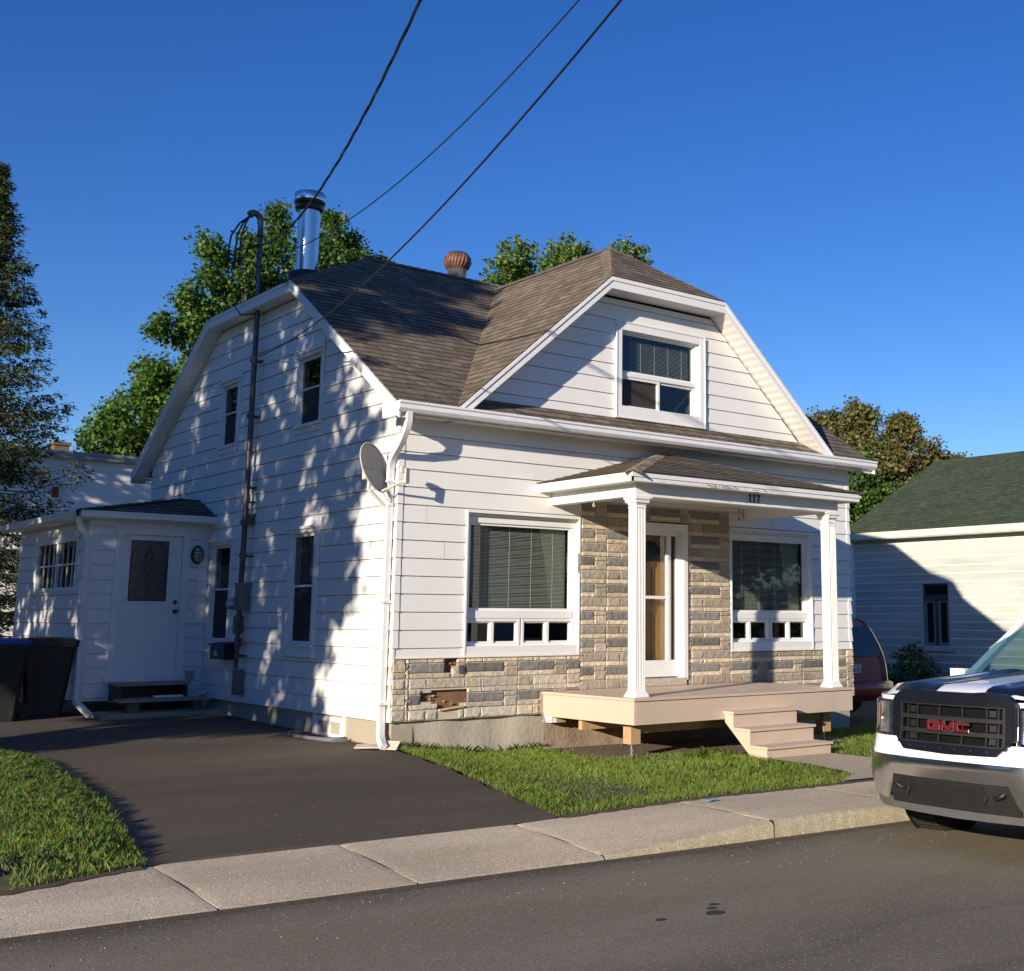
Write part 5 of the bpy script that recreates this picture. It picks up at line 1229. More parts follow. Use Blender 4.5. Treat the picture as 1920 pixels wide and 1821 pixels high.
roof_plane(s, (2 * NR - NX + .35, 0, 2.46), (0, 1, 0), (-1, 0, sl_), [(2 * NR - NX + .35, NY0 - .3, 2.46), (2 * NR - NX + .35, NY1 + .1, 2.46), (NR, NY1 + .1, zz(NR)), (NR, NY0 - .3, zz(NR))], .14, .010)
s.build('roof', M_green, nbh)
s = MB(); s.box((NX - .36, NY0 - .3, 2.30), (NX - .33, NY1 + .1, 2.455)); s.box((NX - .33, NY0 - .3, 2.28), (NX, NY1, 2.30))
for y in (NY0 - .3, NY1 + .08): s.prism([(NX - .35, y, 2.45), (NR, y, zz(NR) - .01), (NR, y, zz(NR) - .16), (NX - .35, y, 2.30)], (0, .02, 0)); s.prism([(2 * NR - NX + .35, y, 2.45), (NR, y, zz(NR) - .01), (NR, y, zz(NR) - .16), (2 * NR - NX + .35, y, 2.30)], (0, .02, 0))
s.build('fascia', mat('cream_fascia', (.74, .68, .56), .5, var=.06), nbh)
FN = Fr((NX, 0, 0), (0, 1, 0), (-1, 0, 0)); s = MB(); f = FN
ring(f, s, 5.13, -.35, 5.97, 1.21, .05, -.04, .02, .04, .06); f.box(s, 5.05, -.42, 0, 6.05, -.345, .05); nwin = s.build('window', mat('faded_trim', (.50, .50, .44), .6, var=.1, scale=4), nbh)
s = MB(); f.box(s, 5.18, .76, -.05, 5.92, .86, -.01); f.box(s, 5.51, -.28, -.05, 5.59, .76, -.01); ring(f, s, 5.19, .86, 5.91, 1.16, .04, -.06, -.02); s.build('transom', mat('dark_green_sash', (.05, .06, .045), .6), nwin)
s = MB(); ring(f, s, 5.20, -.28, 5.51, .76, .06, -.07, -.025, .04, .06); ring(f, s, 5.59, -.28, 5.90, .76, .06, -.07, -.025, .04, .06); s.build('sash', mat('grey_sash', (.22, .23, .21), .6), nwin)
s = MB(); f.quad(s, 5.2, -.3, 5.9, 1.18, -.05); s.build('pane', mat('dark_matte_pane', (.010, .012, .014), .5, var=.3, spec=.08), nwin); room(f, nwin, 5.2, -.3, 5.9, 1.18, -.06, .6, e=.05); at0(nbh)  # opaque pane: the dark inside is put into its colour

bbh = thing('back_building', 'long white flat-roofed building behind the spruce at left', 'building', (0, 19, -1))
s = MB(); courses(s, (0, 19, 0), (1, 0, 0), (0, 0, 1), (0, -1, 0), [(-1.6, -1.2), (5.2, -1.2), (5.2, 4.1), (-1.6, 4.1)], .2032, .014, 0); s.box((-1.6, 19.002, -1.2), (5.2, 22.4, 4.1)); s.build('wall', M_sid, bbh)
s = MB(); s.box((-1.7, 18.8, 4.1), (5.35, 22.6, 4.25)); s.box((-1.72, 18.78, 4.20), (5.37, 22.6, 4.27)); s.build('roof', mat('grey_roof_edge', (.30, .31, .33), .5), bbh)
s = MB(); s.box((1.50, 20.5, 4.2), (1.86, 20.9, 4.62)); s.box((1.46, 20.46, 4.62), (1.90, 20.94, 4.70)); s.build('chimney', mat('brown_brick', (.16, .11, .08), .9, var=.3, scale=14), bbh)
s = MB(); s.box((1.13, 18.86, 3.15), (1.27, 18.95, 3.40)); s.build('red_plaque', mat('red_paint', (.28, .02, .015), .5), bbh)
s = MB()
for k in range(26): s.box((-1.0 + k * .12, 18.6, 1.9), (-.98 + k * .12, 18.62, 2.75))
s.box((-1.0, 18.59, 2.72), (2.1, 18.63, 2.76)); s.box((-1.0, 18.59, 1.88), (2.1, 19, 1.93)); s.build('railing', M_trim, bbh); at0(bbh)

# houses across the street: seen only as reflections in the front windows
def opp(x, y, wdt, dep, hw, hr, m, mr_, label):
    t = thing('opposite_house', label, 'house', (x, y, -1.2), 'houses across the street')
    s = MB(); s.prism([(-wdt / 2, 0, 0), (wdt / 2, 0, 0), (wdt / 2, 0, hw), (0, 0, hr), (-wdt / 2, 0, hw)], (0, -dep, 0)); s.build('wall', m, t)
    s = MB()
    for a in (-1, 1): s.prism([(a * (wdt / 2 + .3), .3, hw - .2), (0, .3, hr + .05), (0, .3, hr + .2), (a * (wdt / 2 + .3), .3, hw - .05)], (0, -dep - .6, 0))
    s.build('roof', mr_, t)
    for u in (-wdt * .25, wdt * .25):
        s = MB(); s.box((u - .5, .02, 1.0), (u + .5, .05, 2.3)); s.build('window', M_black, t)
        s = MB(); s.box((u - .6, .0, .9), (u + .6, .03, 2.4)); s.build('window_frame', M_trim, t)
opp(14.5, -24, 8, 9, 3.0, 7.4, M_sid, mat('brown_roof', (.10, .07, .05), .9), 'white gabled house across the street, nearest the pole')
opp(25, -26, 9, 9, 3.2, 7.0, mat('tan_brick', (.35, .20, .11), .9, var=.2, scale=20), mat('dark_roof', (.05, .05, .05), .9), 'tan brick gabled house across the street, furthest right')

# ------------------------------------------------------------------ pickup truck
TX, TY, TZ = .72, -6.93, -1.385          # front centre, on the ground
truck = thing('pickup_truck', 'white pickup truck with black hood stripes parked nose-left at the kerb', 'pickup truck', (TX, TY, TZ))
M_white = mat('white_car_paint', (.80, .80, .81), .25, var=.015, coat=.8, scale=2)
M_navy = mat('black_car_paint', (.007, .008, .013), .38, var=.1, coat=.25, scale=2, spec=.3)
M_chrome = mat('bumper_chrome', (.74, .75, .76), .20, metal=1.0, var=.05, scale=3, bump=.03, bscale=4)
M_chr2 = mat('bright_chrome', (.85, .85, .86), .06, metal=1.0, var=.03)
M_tex = mat('textured_black_plastic', (.013, .0135, .015), .55, var=.1, scale=20, bump=.2, bscale=300)
M_val = mat('grey_valance', (.10, .10, .10), .5, var=.1, scale=20, bump=.2, bscale=300)
M_rub = mat('tyre_rubber', (.022, .022, .021), .85, var=.3, scale=20, bump=.3, bscale=60)
M_rim = mat('wheel_alloy', (.45, .46, .47), .3, metal=.9, var=.1)
def sweep(y):
    a = abs(y); return interp(a, [0, .3, .6, .75, .88, .96, 1.0], [0, .008, .045, .11, .26, .42, .58])
def lean(z): return interp(z, [.2, .40, .55, .70, .80, .95, 1.10, 1.24, 1.30], [.10, .04, .0, -.02, .01, .045, .05, .08, .16])
def FP(y, z, off=0.0): return V(sweep(y) + lean(z) - off, y, z)
def fgrid(mb, y0, y1, z0, z1, off, ny=10, nz=4, mi=0, zf0=None, zf1=None, edge=.05):
    P = []
    for i in range(ny + 1):
        y = y0 + (y1 - y0) * i / ny; a = zf0(y) if zf0 else z0; b_ = zf1(y) if zf1 else z1
        row = [FP(y, a, off - edge)] + [FP(y, a + (b_ - a) * j / nz, off) for j in range(nz + 1)] + [FP(y, b_, off - edge)]
        P.append(row)
    mb.grid(P, mi)
    for r in (P[0], P[-1]): mb.face([FP(y0 if r is P[0] else y1, (zf0(y0 if r is P[0] else y1) if zf0 else z0), off - edge)] + r[1:-1] + [FP(y0 if r is P[0] else y1, (zf1(y0 if r is P[0] else y1) if zf1 else z1), off - edge)], mi)
# body shell: stations along the length, half profiles
def half(xs, roof=False): pass
L_ = 5.82; HW = 1.005
def prof_at(x):
    """(y,z) half outline from rocker to centre top"""
    t = min(1, x / 1.5); hoodc = 1.235 + .07 * t; sh = 1.10 + .05 * t
    if x < 1.62: return [(.90, .40), (.985, .52), (HW, .80), (.995, 1.00), (.955, sh), (.86, sh + .075), (.70, hoodc - .012), (.44, hoodc + .012), (.40, hoodc - .008), (.22, hoodc), (0, hoodc + .004)]
    if x < 3.9: return [(.90, .40), (.985, .52), (HW, .80), (1.0, 1.00), (.975, 1.17), (.93, 1.185), (.7, 1.19), (.44, 1.19), (.40, 1.19), (.22, 1.19), (0, 1.19)]
    return [(.90, .45), (.985, .55), (HW, .80), (1.0, 1.05), (.99, 1.33), (.93, 1.35), (.92, 1.0), (.8, .99), (.4, .99), (.22, .99), (0, .99)]
bd = MB(); sts = [0, .06, .16, .35, .6, .9, 1.2, 1.45, 1.6, 1.63, 2.2, 3.0, 3.85, 3.92, 4.8, 5.6, L_]
rows = []
for x in sts:
    pr_ = prof_at(x); full = pr_ + [(-y, z) for y, z in pr_[::-1][1:]]; row = []
    for (y, z) in full:
        bl_ = max(0, 1 - x / .9); xx = x + (sweep(y) + (lean(z) if z > .9 else .03)) * bl_
        dz = -.07 * max(0, 1 - x / .16) ** 1.5 * (1 if z > 1.1 else 0); yy = y * (1 - .015 * max(0, 1 - x / .5))
        row.append(V(xx, yy, z + dz))
    rows.append(row)
bd.grid(rows); bd.face([p for p in rows[-1]])
body = bd.build('body', M_white, truck, auto=32)
# white lower band and front corners
b = MB(); fgrid(b, -.99, .99, .72, .86, .045, 40, 3, zf1=lambda y: interp(abs(y), [0, .38, .48, 1], [.79, .79, .86, .86])); 
for s_ in (-1, 1): fgrid(b, s_ * .50, s_ * .985, .84, 1.14, .0, 12, 4, zf1=lambda y: 1.15)
b.build('front_panel', M_white, body, auto=40)
# hood stripes
b = MB()
for s_ in (-1, 1):
    P = []
    for x in np.linspace(.03, 1.58, 22):
        row = []
        for k in range(6):
            ya = interp(x, [0, .3, 1.6], [.21, .20, .13]) ; yb2 = interp(x, [0, .5, 1.6], [.62, .58, .50]); y = ya + (yb2 - ya) * k / 5
            t = min(1, x / 1.5); hoodc = 1.235 + .07 * t; pr_ = prof_at(x); z = float(np.interp(y, [p[0] for p in pr_[::-1]], [p[1] for p in pr_[::-1]]))
            bl_ = max(0, 1 - x / .9); dz = -.07 * max(0, 1 - x / .16) ** 1.5
            row.append(V(x + (sweep(y) + lean(z)) * bl_, s_ * y, z + dz + .005))
        P.append(row)
    b.grid(P)
b.build('hood_stripe', M_navy, body, smooth=True)
# grille: black surround, dark recess, slats
gz0 = lambda y: interp(abs(y), [0, .40, .52], [.775, .785, .90]); gz1 = lambda y: interp(abs(y), [0, .18, .26, .46, .52], [1.205, 1.205, 1.215, 1.205, 1.15])
b = MB()
fgrid(b, -.52, .52, 1.115, 1.2, .07, 26, 3, zf0=lambda y: 1.118, zf1=gz1); fgrid(b, -.52, .52, .77, .83, .07, 26, 2, zf0=gz0, zf1=lambda y: max(.838, gz0(y) + .01))
for s_ in (-1, 1): fgrid(b, s_ * .455, s_ * .53, .8, 1.13, .068, 6, 4, zf0=lambda y: gz0(y) + .0, zf1=lambda y: min(1.14, gz1(y)))
gr = b.build('grille', M_navy, truck, auto=40)
b = MB()
for (z, h) in ((1.118, .022), (1.018, .030), (.920, .030), (.836, .022)): fgrid(b, -.465, .465, z - h / 2, z + h / 2, .062, 20, 1, edge=.03)
for y in (-.45, .45): fgrid(b, y - .018, y + .018, .83, 1.125, .064, 1, 3, edge=.03)
for y in (-.30, -.10, .10, .30, -.39, .39): fgrid(b, y - .006, y + .006, .835, 1.115, .045, 1, 2, edge=.02)
for zc_ in (1.068, .968, .878):
    for y in (-.345, .345): fgrid(b, y - .026, y + .026, zc_ - .022, zc_ + .022, .04, 2, 1, edge=.02)
for y in np.linspace(-.33, .33, 6): fgrid(b, y - .008, y + .008, .806, .818, .0725, 1, 1, edge=.004)
b.build('slats', M_tex, gr)
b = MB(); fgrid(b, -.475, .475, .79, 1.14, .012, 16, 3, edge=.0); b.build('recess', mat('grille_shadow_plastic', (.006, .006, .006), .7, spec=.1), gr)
# red block letters with chrome edges
b = MB()
def lets(mb, grow, off, mi):
    K = .53; t = .0165 + grow; H = .068; z0 = .967 - H / 2
    def bar(ya, za, yb_, zb2, w=t):
        d_ = V(0, yb_ - ya, zb2 - za); n2 = V(0, -d_.z, d_.y).normalized() * w / 2; e = d_.normalized() * grow / 2
        ya, yb_ = ya * K, yb_ * K
        d_ = V(0, yb_ - ya, zb2 - za); n2 = V(0, -d_.z, d_.y).normalized() * w / 2; e = d_.normalized() * grow / 2
        P = [V(0, ya, za) - n2 - e, V(0, yb_, zb2) - n2 + e, V(0, yb_, zb2) + n2 + e, V(0, ya, za) + n2 - e]
        P = [FP(p.y, p.z, off) for p in P]; mb.prism(P, (.02, 0, 0), mi)
    h = .010
    for (c, w) in (('G', .235), ('M', .0), ('C', -.235)):
        if c in 'GC':
            a = w + .095; e = w - .095      # image left is +y
            bar(a - h, z0, a - h, z0 + H); bar(a, z0 + H - h, e, z0 + H - h); bar(a, z0 + h, e, z0 + h)
            if c == 'G': bar(e + h, z0, e + h, z0 + H * .55); bar(w + .01, z0 + H * .52, e, z0 + H * .52)
            else: bar(e + h, z0 + H * .72, e + h, z0 + H); bar(e + h, z0, e + h, z0 + H * .28)
        else:
            bar(.10 - h, z0, .10 - h, z0 + H); bar(-.10 + h, z0, -.10 + h, z0 + H); bar(.085, z0 + H - .008, 0, z0 + .012, .022 + grow); bar(-.085, z0 + H - .008, 0, z0 + .012, .022 + grow)
lets(b, .009, .086, 1); lets(b, .0, .091, 0)
b.build('badge', [mat('red_badge', (.13, .008, .012), .3, coat=.6), M_chr2], gr)
# bumper
b = MB()
fgrid(b, -.985, .985, .55, .73, .075, 44, 4, zf0=lambda y: interp(abs(y), [0, .50, .56, 1.0], [.595, .595, .40, .46]), edge=.12)
bp_ = b.build('bumper', M_chrome, truck, auto=40)
b = MB(); fgrid(b, -.55, .55, .39, .61, .062, 26, 5, edge=.06); b.build('lower_panel', M_tex, bp_, auto=30)
b = MB(); fgrid(b, -.93, .93, .33, .405, .05, 36, 3, zf0=lambda y: interp(abs(y), [0, .70, .93], [.325, .335, .40]), zf1=lambda y: interp(abs(y), [0, .7, .93], [.405, .415, .46]), edge=.08); b.build('valance', M_val, bp_, auto=30)
b = MB()
for z in (.57, .53, .48, .44): fgrid(b, -.30, .30, z - .006, z + .006, .070, 10, 1, edge=.01)
for s_ in (-1, 1):
    fgrid(b, s_ * .32, s_ * .53, .45, .585, .066, 4, 2, 1, edge=.03); 
b.build('intake', [M_tex, M_black], bp_)
for s_ in (-1, 1):
    b = MB(); c_ = FP(s_ * .43, .51, .06); b.tube([c_ + V(.02, s_ * .03, .05), c_ + V(-.045, s_ * .03, .02), c_ + V(-.045, -s_ * .03, 0), c_ + V(.02, -s_ * .04, .0)], .016, 8); b.obox(c_ + V(-.03, -s_ * .10, .0), (.01, 0, 0), (0, .03, -.05), (0, .02, .02)); b.build('tow_hook', M_black, bp_, smooth=True)
    b = MB(); fgrid(b, s_ * .86, s_ * .96, .50, .62, .085, 3, 3, edge=.02); b.build('fog_lamp', M_chr2, bp_, smooth=True)
    b = MB(); fgrid(b, s_ * .93, s_ * .985, .40, .66, .079, 3, 3, edge=.02); b.build('corner_insert', M_tex, bp_)
# licence plate bracket on the far side, headlights
M_lens = mat_glass('headlight_glass', (.85, .87, .9), 1.3, .06)
for s_ in (-1, 1):
    b = MB(); fgrid(b, s_ * .54, s_ * .985, .865, 1.115, .004, 10, 4, edge=.05); hl = b.build('headlight', M_chrome, truck, auto=40)
    b = MB(); fgrid(b, s_ * .55, s_ * .98, .875, 1.105, .050, 8, 4, edge=.03); b.build('lens', M_lens, hl, smooth=True)
    b = MB(); c_ = FP(s_ * .68, .98, -.035); b.lathe([(0, .01), (.035, .0), (.052, -.035), (.055, -.045)], c_ + V(.02, 0, 0), (1, 0, 0), 20); b.build('projector', M_chr2, hl, smooth=True)
    b = MB(); fgrid(b, s_ * .885, s_ * .965, .93, 1.08, .030, 3, 3, edge=.02); b.build('indicator', mat('amber_reflector', (.75, .20, .03), .3, coat=.6), hl)
    b = MB(); fgrid(b, s_ * .54, s_ * .985, .862, .875, .04, 8, 1, edge=.05); fgrid(b, s_ * .54, s_ * .985, 1.108, 1.12, .04, 8, 1, edge=.05); fgrid(b, s_ * .533, s_ * .55, .862, 1.12, .045, 1, 2, edge=.05); b.build('bezel', M_chr2 if s_ < 0 else M_tex, hl)
# cab
cb = MB()
def cabp(x, z, w): return V(x, w, z)
WB0, WT0 = 1.50, 2.42          # windshield base and top x at centre
A = lambda s_: (V(1.72, s_ * .90, 1.17), V(2.50, s_ * .70, 1.74))
roofP = [[V(x, y, z) for y in (-.70, -.60, -.35, 0, .35, .60, .70)] for x, z in ()]
rows = []
for x, dz, k in ((2.38, 0, 0), (2.46, .055, 0), (2.62, .10, 0), (3.0, .125, 0), (3.5, .115, 0), (3.80, .07, 0), (3.87, 0, 0)):
    rows.append([V(x + .10 * (abs(y) / .72) ** 2 * (1 if x < 2.6 else 0), y, 1.74 + dz * (1 - (abs(y) / .74) ** 4) + .0) for y in (-.72, -.68, -.55, -.3, 0, .3, .55, .68, .72)])
cb.grid(rows)
for s_ in (-1, 1):
    def pil(p0, p1, w0, w1, t=.05):
        p0, p1 = Vector(p0), Vector(p1); cb.prism([p0, p0 + V(w0, 0, 0), p1 + V(w1, 0, 0), p1], (0, -s_ * t, 0))
    pil((1.70, s_ * .965, 1.16), (2.46, s_ * .735, 1.755), .11, .10, .07)
    pil((2.92, s_ * .965, 1.16), (3.02, s_ * .735, 1.755), .10, .08); pil((3.72, s_ * .965, 1.16), (3.72, s_ * .735, 1.755), .15, .14)
    cb.prism([(2.46, s_ * .735, 1.80), (3.86, s_ * .735, 1.80), (3.86, s_ * .745, 1.735), (2.46, s_ * .745, 1.735)], (0, -s_ * .06, 0))
cb.build('cab', M_white, body, auto=35, bevel=.006)
b = MB(); rows = []
for k in range(9):
    t = k / 8; rows.append([V(1.50 + .93 * t + (.20 - .08 * t) * (abs(y)) ** 2.2, y * (1.0 - .22 * t) * .93, 1.205 + .545 * t + .02 * math.sin(math.pi * t)) for y in np.linspace(-1, 1, 15)])
b.grid(rows); b.build('windscreen', mat_glass('tinted_windscreen', (.45, .66, .60), 1.6, .07), truck, smooth=True)
b = MB()
for s_ in (-1, 1): b.face([V(1.85, s_ * .945, 1.18), V(2.93, s_ * .945, 1.18), V(3.03, s_ * .745, 1.74), V(2.50, s_ * .745, 1.74)]); b.face([V(3.02, s_ * .945, 1.18), V(3.72, s_ * .945, 1.18), V(3.72, s_ * .745, 1.74), V(3.10, s_ * .745, 1.74)])
b.face([V(3.86, -.9, 1.18), V(3.86, .9, 1.18), V(3.86, .72, 1.74), V(3.86, -.72, 1.74)]); b.build('side_glass', M_glassd, truck)
b = MB(); b.box((1.62, -.93, .6), (3.86, .93, 1.12)); b.box((1.60, -.85, 1.10), (2.1, .85, 1.175)); b.box((1.46, -.92, 1.165), (1.56, .92, 1.19))
for s_ in (-1, 1): b.box((2.85, s_ * .42 - .25, 1.1), (3.05, s_ * .42 + .25, 1.42)); b.box((2.9, s_ * .42 - .12, 1.42), (3.0, s_ * .42 + .12, 1.60))
b.build('cabin_interior', mat('dark_cabin', (.04, .042, .045), .7), truck, bevel=.02)
b = MB(); b.box((2.36, -.12, 1.62), (2.40, .12, 1.68)); b.build('rear_view_mirror', M_black, truck, bevel=.01)
for s_ in (-1, 1):
    b = MB(); b.box((1.92, s_ * 1.07 - .075, 1.16), (2.02, s_ * 1.07 + .075, 1.30)); o = b.build('mirror', M_white, truck, bevel=.035)
    b = MB(); b.box((1.95, s_ * .96 - .03, 1.14), (2.02, s_ * 1.06 + .02, 1.19)); b.box((1.935, s_ * 1.07 - .06, 1.13), (2.02, s_ * 1.07 + .06, 1.165)); b.build('mirror_base', M_black, o)
for o_ in [o for o in truck.children_recursive if o.name.split('.')[0] in ('cab', 'windscreen', 'side_glass', 'rear_view_mirror', 'mirror', 'cabin_interior')]: o_.location.x -= .32
def wheel(par, x, y, r, w, s_, spokes=6):
    b = MB(); b.lathe([(r * .60, -w * .5), (r * .93, -w * .5), (r * .985, -w * .40), (r, -w * .2), (r, w * .2), (r * .985, w * .40), (r * .93, w * .5), (r * .60, w * .5), (r * .58, w * .3)], (x, y, r), (0, 1, 0), 48)
    for k in range(48):
        a = 2 * math.pi * k / 48
        for q in (-.42, -.14, .14, .42):
            c_ = V(x + (r - .004) * math.cos(a + q), y + q * w * .9, r + (r - .004) * math.sin(a + q)); tx_ = V(-math.sin(a + q), 0, math.cos(a + q)); nn = V(math.cos(a + q), 0, math.sin(a + q))
            b.obox(c_ - tx_ * .018 - V(0, w * .1, 0), tx_ * .036, (0, w * .2, 0), nn * .010)
    t = b.build('wheel', M_rub, par, auto=35)
    b = MB(); b.lathe([(0, s_ * w * .38), (r * .14, s_ * w * .38), (r * .16, s_ * w * .30), (r * .30, s_ * w * .22)], (x, y, r), (0, 1, 0), 24); b.lathe([(r * .60, s_ * w * .48), (r * .56, s_ * w * .42), (r * .54, s_ * w * .1), (r * .5, -s_ * w * .2), (0, -s_ * w * .2)], (x, y, r), (0, 1, 0), 40)
    for k in range(spokes):
        a = 2 * math.pi * k / spokes; u_ = V(math.cos(a), 0, math.sin(a)); v_ = V(-math.sin(a), 0, math.cos(a)); c_ = V(x, y + s_ * w * .26, r)
        b.obox(c_ + u_ * r * .1 - v_ * .035, u_ * r * .46, v_ * .07, (0, s_ * .035, 0))
    b.build('rim', M_rim, t, auto=40)
for x in (1.12, 4.62):
    for s_ in (-1, 1): wheel(truck, x, s_ * .89, .40, .27, s_)
b = MB()
for x in (1.12, 4.62):
    for s_ in (-1, 1): b.lathe([(.455, 0), (.44, s_ * .006), (0, s_ * .006)], (x, s_ * 1.0, .42), (0, 1, 0), 40)
b.box((.6, -.70, .42), (5.6, .70, .66)); b.build('underbody', M_black, truck)

# ------------------------------------------------------------------ red minivan in the side yard
van = thing('minivan', 'dark red minivan seen from behind between the two houses', 'minivan', (10.55, 2.2, -1.42)); 
M_red = mat('dark_red_paint', (.24, .018, .012), .28, var=.06, coat=.7, scale=2)
b = MB()
hp = [(.86, .28), (.95, .36), (.97, .58), (.955, .63), (.93, .66), (.95, .80), (.955, .98), (.93, 1.12), (.86, 1.30), (.76, 1.48), (.66, 1.62), (.55, 1.71), (.38, 1.755), (.0, 1.775)]
def vrow(y, sc, bump=0.0, zt=1.775):
    f_ = [(a * (1 if z > .66 else 1 + bump), z if z < 1.12 else 1.12 + (z - 1.12) * (zt - 1.12) / (1.775 - 1.12)) for a, z in hp]; full = f_ + [(-a, z) for a, z in f_[::-1][1:]]
    return [V(a * sc, y + (.0 if z < .66 else (z - .66) * .22 * max(0, 1 - y / .8)), z) for a, z in full]
b.grid([vrow(.08, .80), vrow(.04, .93), vrow(.07, .985), vrow(.25, 1.0), vrow(1.2, 1.01), vrow(2.6, 1.01), vrow(3.2, 1.0, zt=1.60), vrow(3.9, .98, zt=1.14), vrow(4.6, .93, zt=1.121), vrow(4.85, .8, zt=1.12)])
b.face(vrow(.08, .80)); vb2 = b.build('body', M_red, van, auto=35)
b = MB(); rows = []
for z in (1.08, 1.2, 1.35, 1.5, 1.62): hw_ = np.interp(z, [1.0, 1.12, 1.3, 1.48, 1.62, 1.7], [.80, .80, .76, .68, .58, .5]); rows.append([V(u * hw_, .03 + (z - .66) * .22 - .02 * math.cos(u * 1.4), z) for u in np.linspace(-1, 1, 11)])
b.grid(rows); b.build('rear_window', mat('dark_rear_glass', (.008, .009, .012), .06, var=.1, spec=.9), van, smooth=True)
b = MB(); rows = []
for z, o_, k in ((.30, -.02, .9), (.34, -.08, .97), (.50, -.12, 1.0), (.60, -.11, 1.0), (.635, -.05, .99), (.64, .05, .97)): rows.append([V(u * .985 * k, o_ + .12 * abs(u) ** 4, z) for u in np.linspace(-1, 1, 21)])
b.grid(rows); b.build('bumper', M_red, van, smooth=True)
b = MB(); b.box((-.155, .028, .79), (.155, .042, .945)); pl8 = b.build('license_plate', mat('plate_white', (.52, .56, .62), .5), van)
M_pb = mat('plate_blue', (.03, .07, .25), .5)
# illegible characters in the photograph: short blue strokes
b = MB(); rp_ = random.Random(4)
for k in range(6):
    x = -.12 + k * .042 + (.012 if k > 2 else 0)
    for q in range(3): z = .82 + q * .028; b.box((x, .024, z), (x + .026 * rp_.choice((.4, 1)), .0285, z + .008))
    b.box((x + rp_.choice((0, .018)), .024, .82), (x + rp_.choice((0, .018)) + .008, .0285, .884))
b.box((-.13, .024, .915), (.13, .0285, .928)); b.build('plate_print', M_pb, pl8)
for s_ in (-1, 1):
    b = MB(); b.prism([(s_ * .90, .12, .72), (s_ * .945, .20, .72), (s_ * .92, .30, 1.10), (s_ * .87, .18, 1.10)], (0, -.03, 0)); b.build('tail_light', mat('tail_light_red', (.30, .01, .01), .2, coat=.6), van)
for x, y in ((-.82, 1.0), (.82, 1.0), (-.82, 3.9), (.82, 3.9)):
    b = MB(); b.lathe([(.18, -.11), (.31, -.11), (.33, -.05), (.33, .05), (.31, .11), (.18, .11), (0, .10)] if x > 0 else [(0, -.10), (.18, -.11), (.31, -.11), (.33, -.05), (.33, .05), (.31, .11), (.18, .11)], (x, y, .33), (1, 0, 0), 32); b.build('wheel', M_rub, van, auto=40)
van.rotation_euler = (0, 0, -.04)

# ------------------------------------------------------------------ trees
M_bark = mat('grey_bark', (.10, .085, .07), .95, var=.35, scale=8, stretch=(3, 3, .5), bump=1, bscale=20)
M_leafm = mat_leaf('maple_leaf', .33)
M_need = mat_leaf('spruce_needles', .12)
def leaf_cloud(cl, per, crad, size, pal, up=.5):
    """cl: (N,3) cluster centres -> leaf quads bent along the midrib"""
    N_ = len(cl); n = N_ * per
    c = np.repeat(cl, per, 0) + np.clip(RN.normal(0, 1, (n, 3)), -1.7, 1.7) * np.array([crad, crad, crad * .75])
    nr = RN.normal(0, 1, (n, 3)) + np.array([0, 0, up * 1.6]); nr /= np.linalg.norm(nr, axis=1)[:, None]
    a = RN.normal(0, 1, (n, 3)) + np.array([0, 0, -.35]); a -= nr * (a * nr).sum(1)[:, None]; a /= np.linalg.norm(a, axis=1)[:, None]; b = np.cross(nr, a)
    s = size * RN.uniform(.6, 1.25, n)[:, None]
    tip = c + a * s * .62; base = c - a * s * .42; l = c - b * s * .50 + nr * s * .16 + a * s * .12; r_ = c + b * s * .50 + nr * s * .16 + a * s * .12
    l2 = c - b * s * .26 - a * s * .30; r2 = c + b * s * .26 - a * s * .30; ml = c + a * s * .20 - b * s * .16; mr_ = c + a * s * .20 + b * s * .16
    vs = np.stack([base, r2, r_, mr_, tip, ml, l, l2], 1)
    pal = np.array(pal); k = RN.integers(0, len(pal), N_); mixk = np.where(RN.random(n) < .6, np.repeat(k, per), RN.integers(0, len(pal), n))
    return vs, pal[mixk] * RN.uniform(.75, 1.25, (n, 1))
def in_blobs(blobs, n, shell=.45):
    w_ = np.array([b[3] * b[4] * b[5] for b in blobs]) ** .72; w_ /= w_.sum(); k = RN.choice(len(blobs), n, p=w_); B = np.array(blobs)[k]
    d = RN.normal(0, 1, (n, 3)); d /= np.linalg.norm(d, axis=1)[:, None]; r = (shell + (1 - shell) * RN.random(n) ** .6)
    r *= 1 + .12 * np.sin(d[:, 0] * 7 + k) * np.sin(d[:, 2] * 6 + 2 * k)
    return B[:, :3] + d * r[:, None] * B[:, 3:6]
def ragged(blobs, k, r0=.22, r1=.38):
    out = list(blobs)
    for b in blobs:
        for _ in range(k):
            d = V(R.gauss(0, 1), R.gauss(0, 1), R.gauss(.25, 1)).normalized(); f = R.uniform(.95, 1.22); r = R.uniform(r0, r1) * (.6 + .4 * min(b[3], 1.5))
            out.append((b[0] + d.x * b[3] * f, b[1] + d.y * b[4] * f, b[2] + d.z * b[5] * f, r, r, r * R.uniform(.7, 1.1)))
    return out
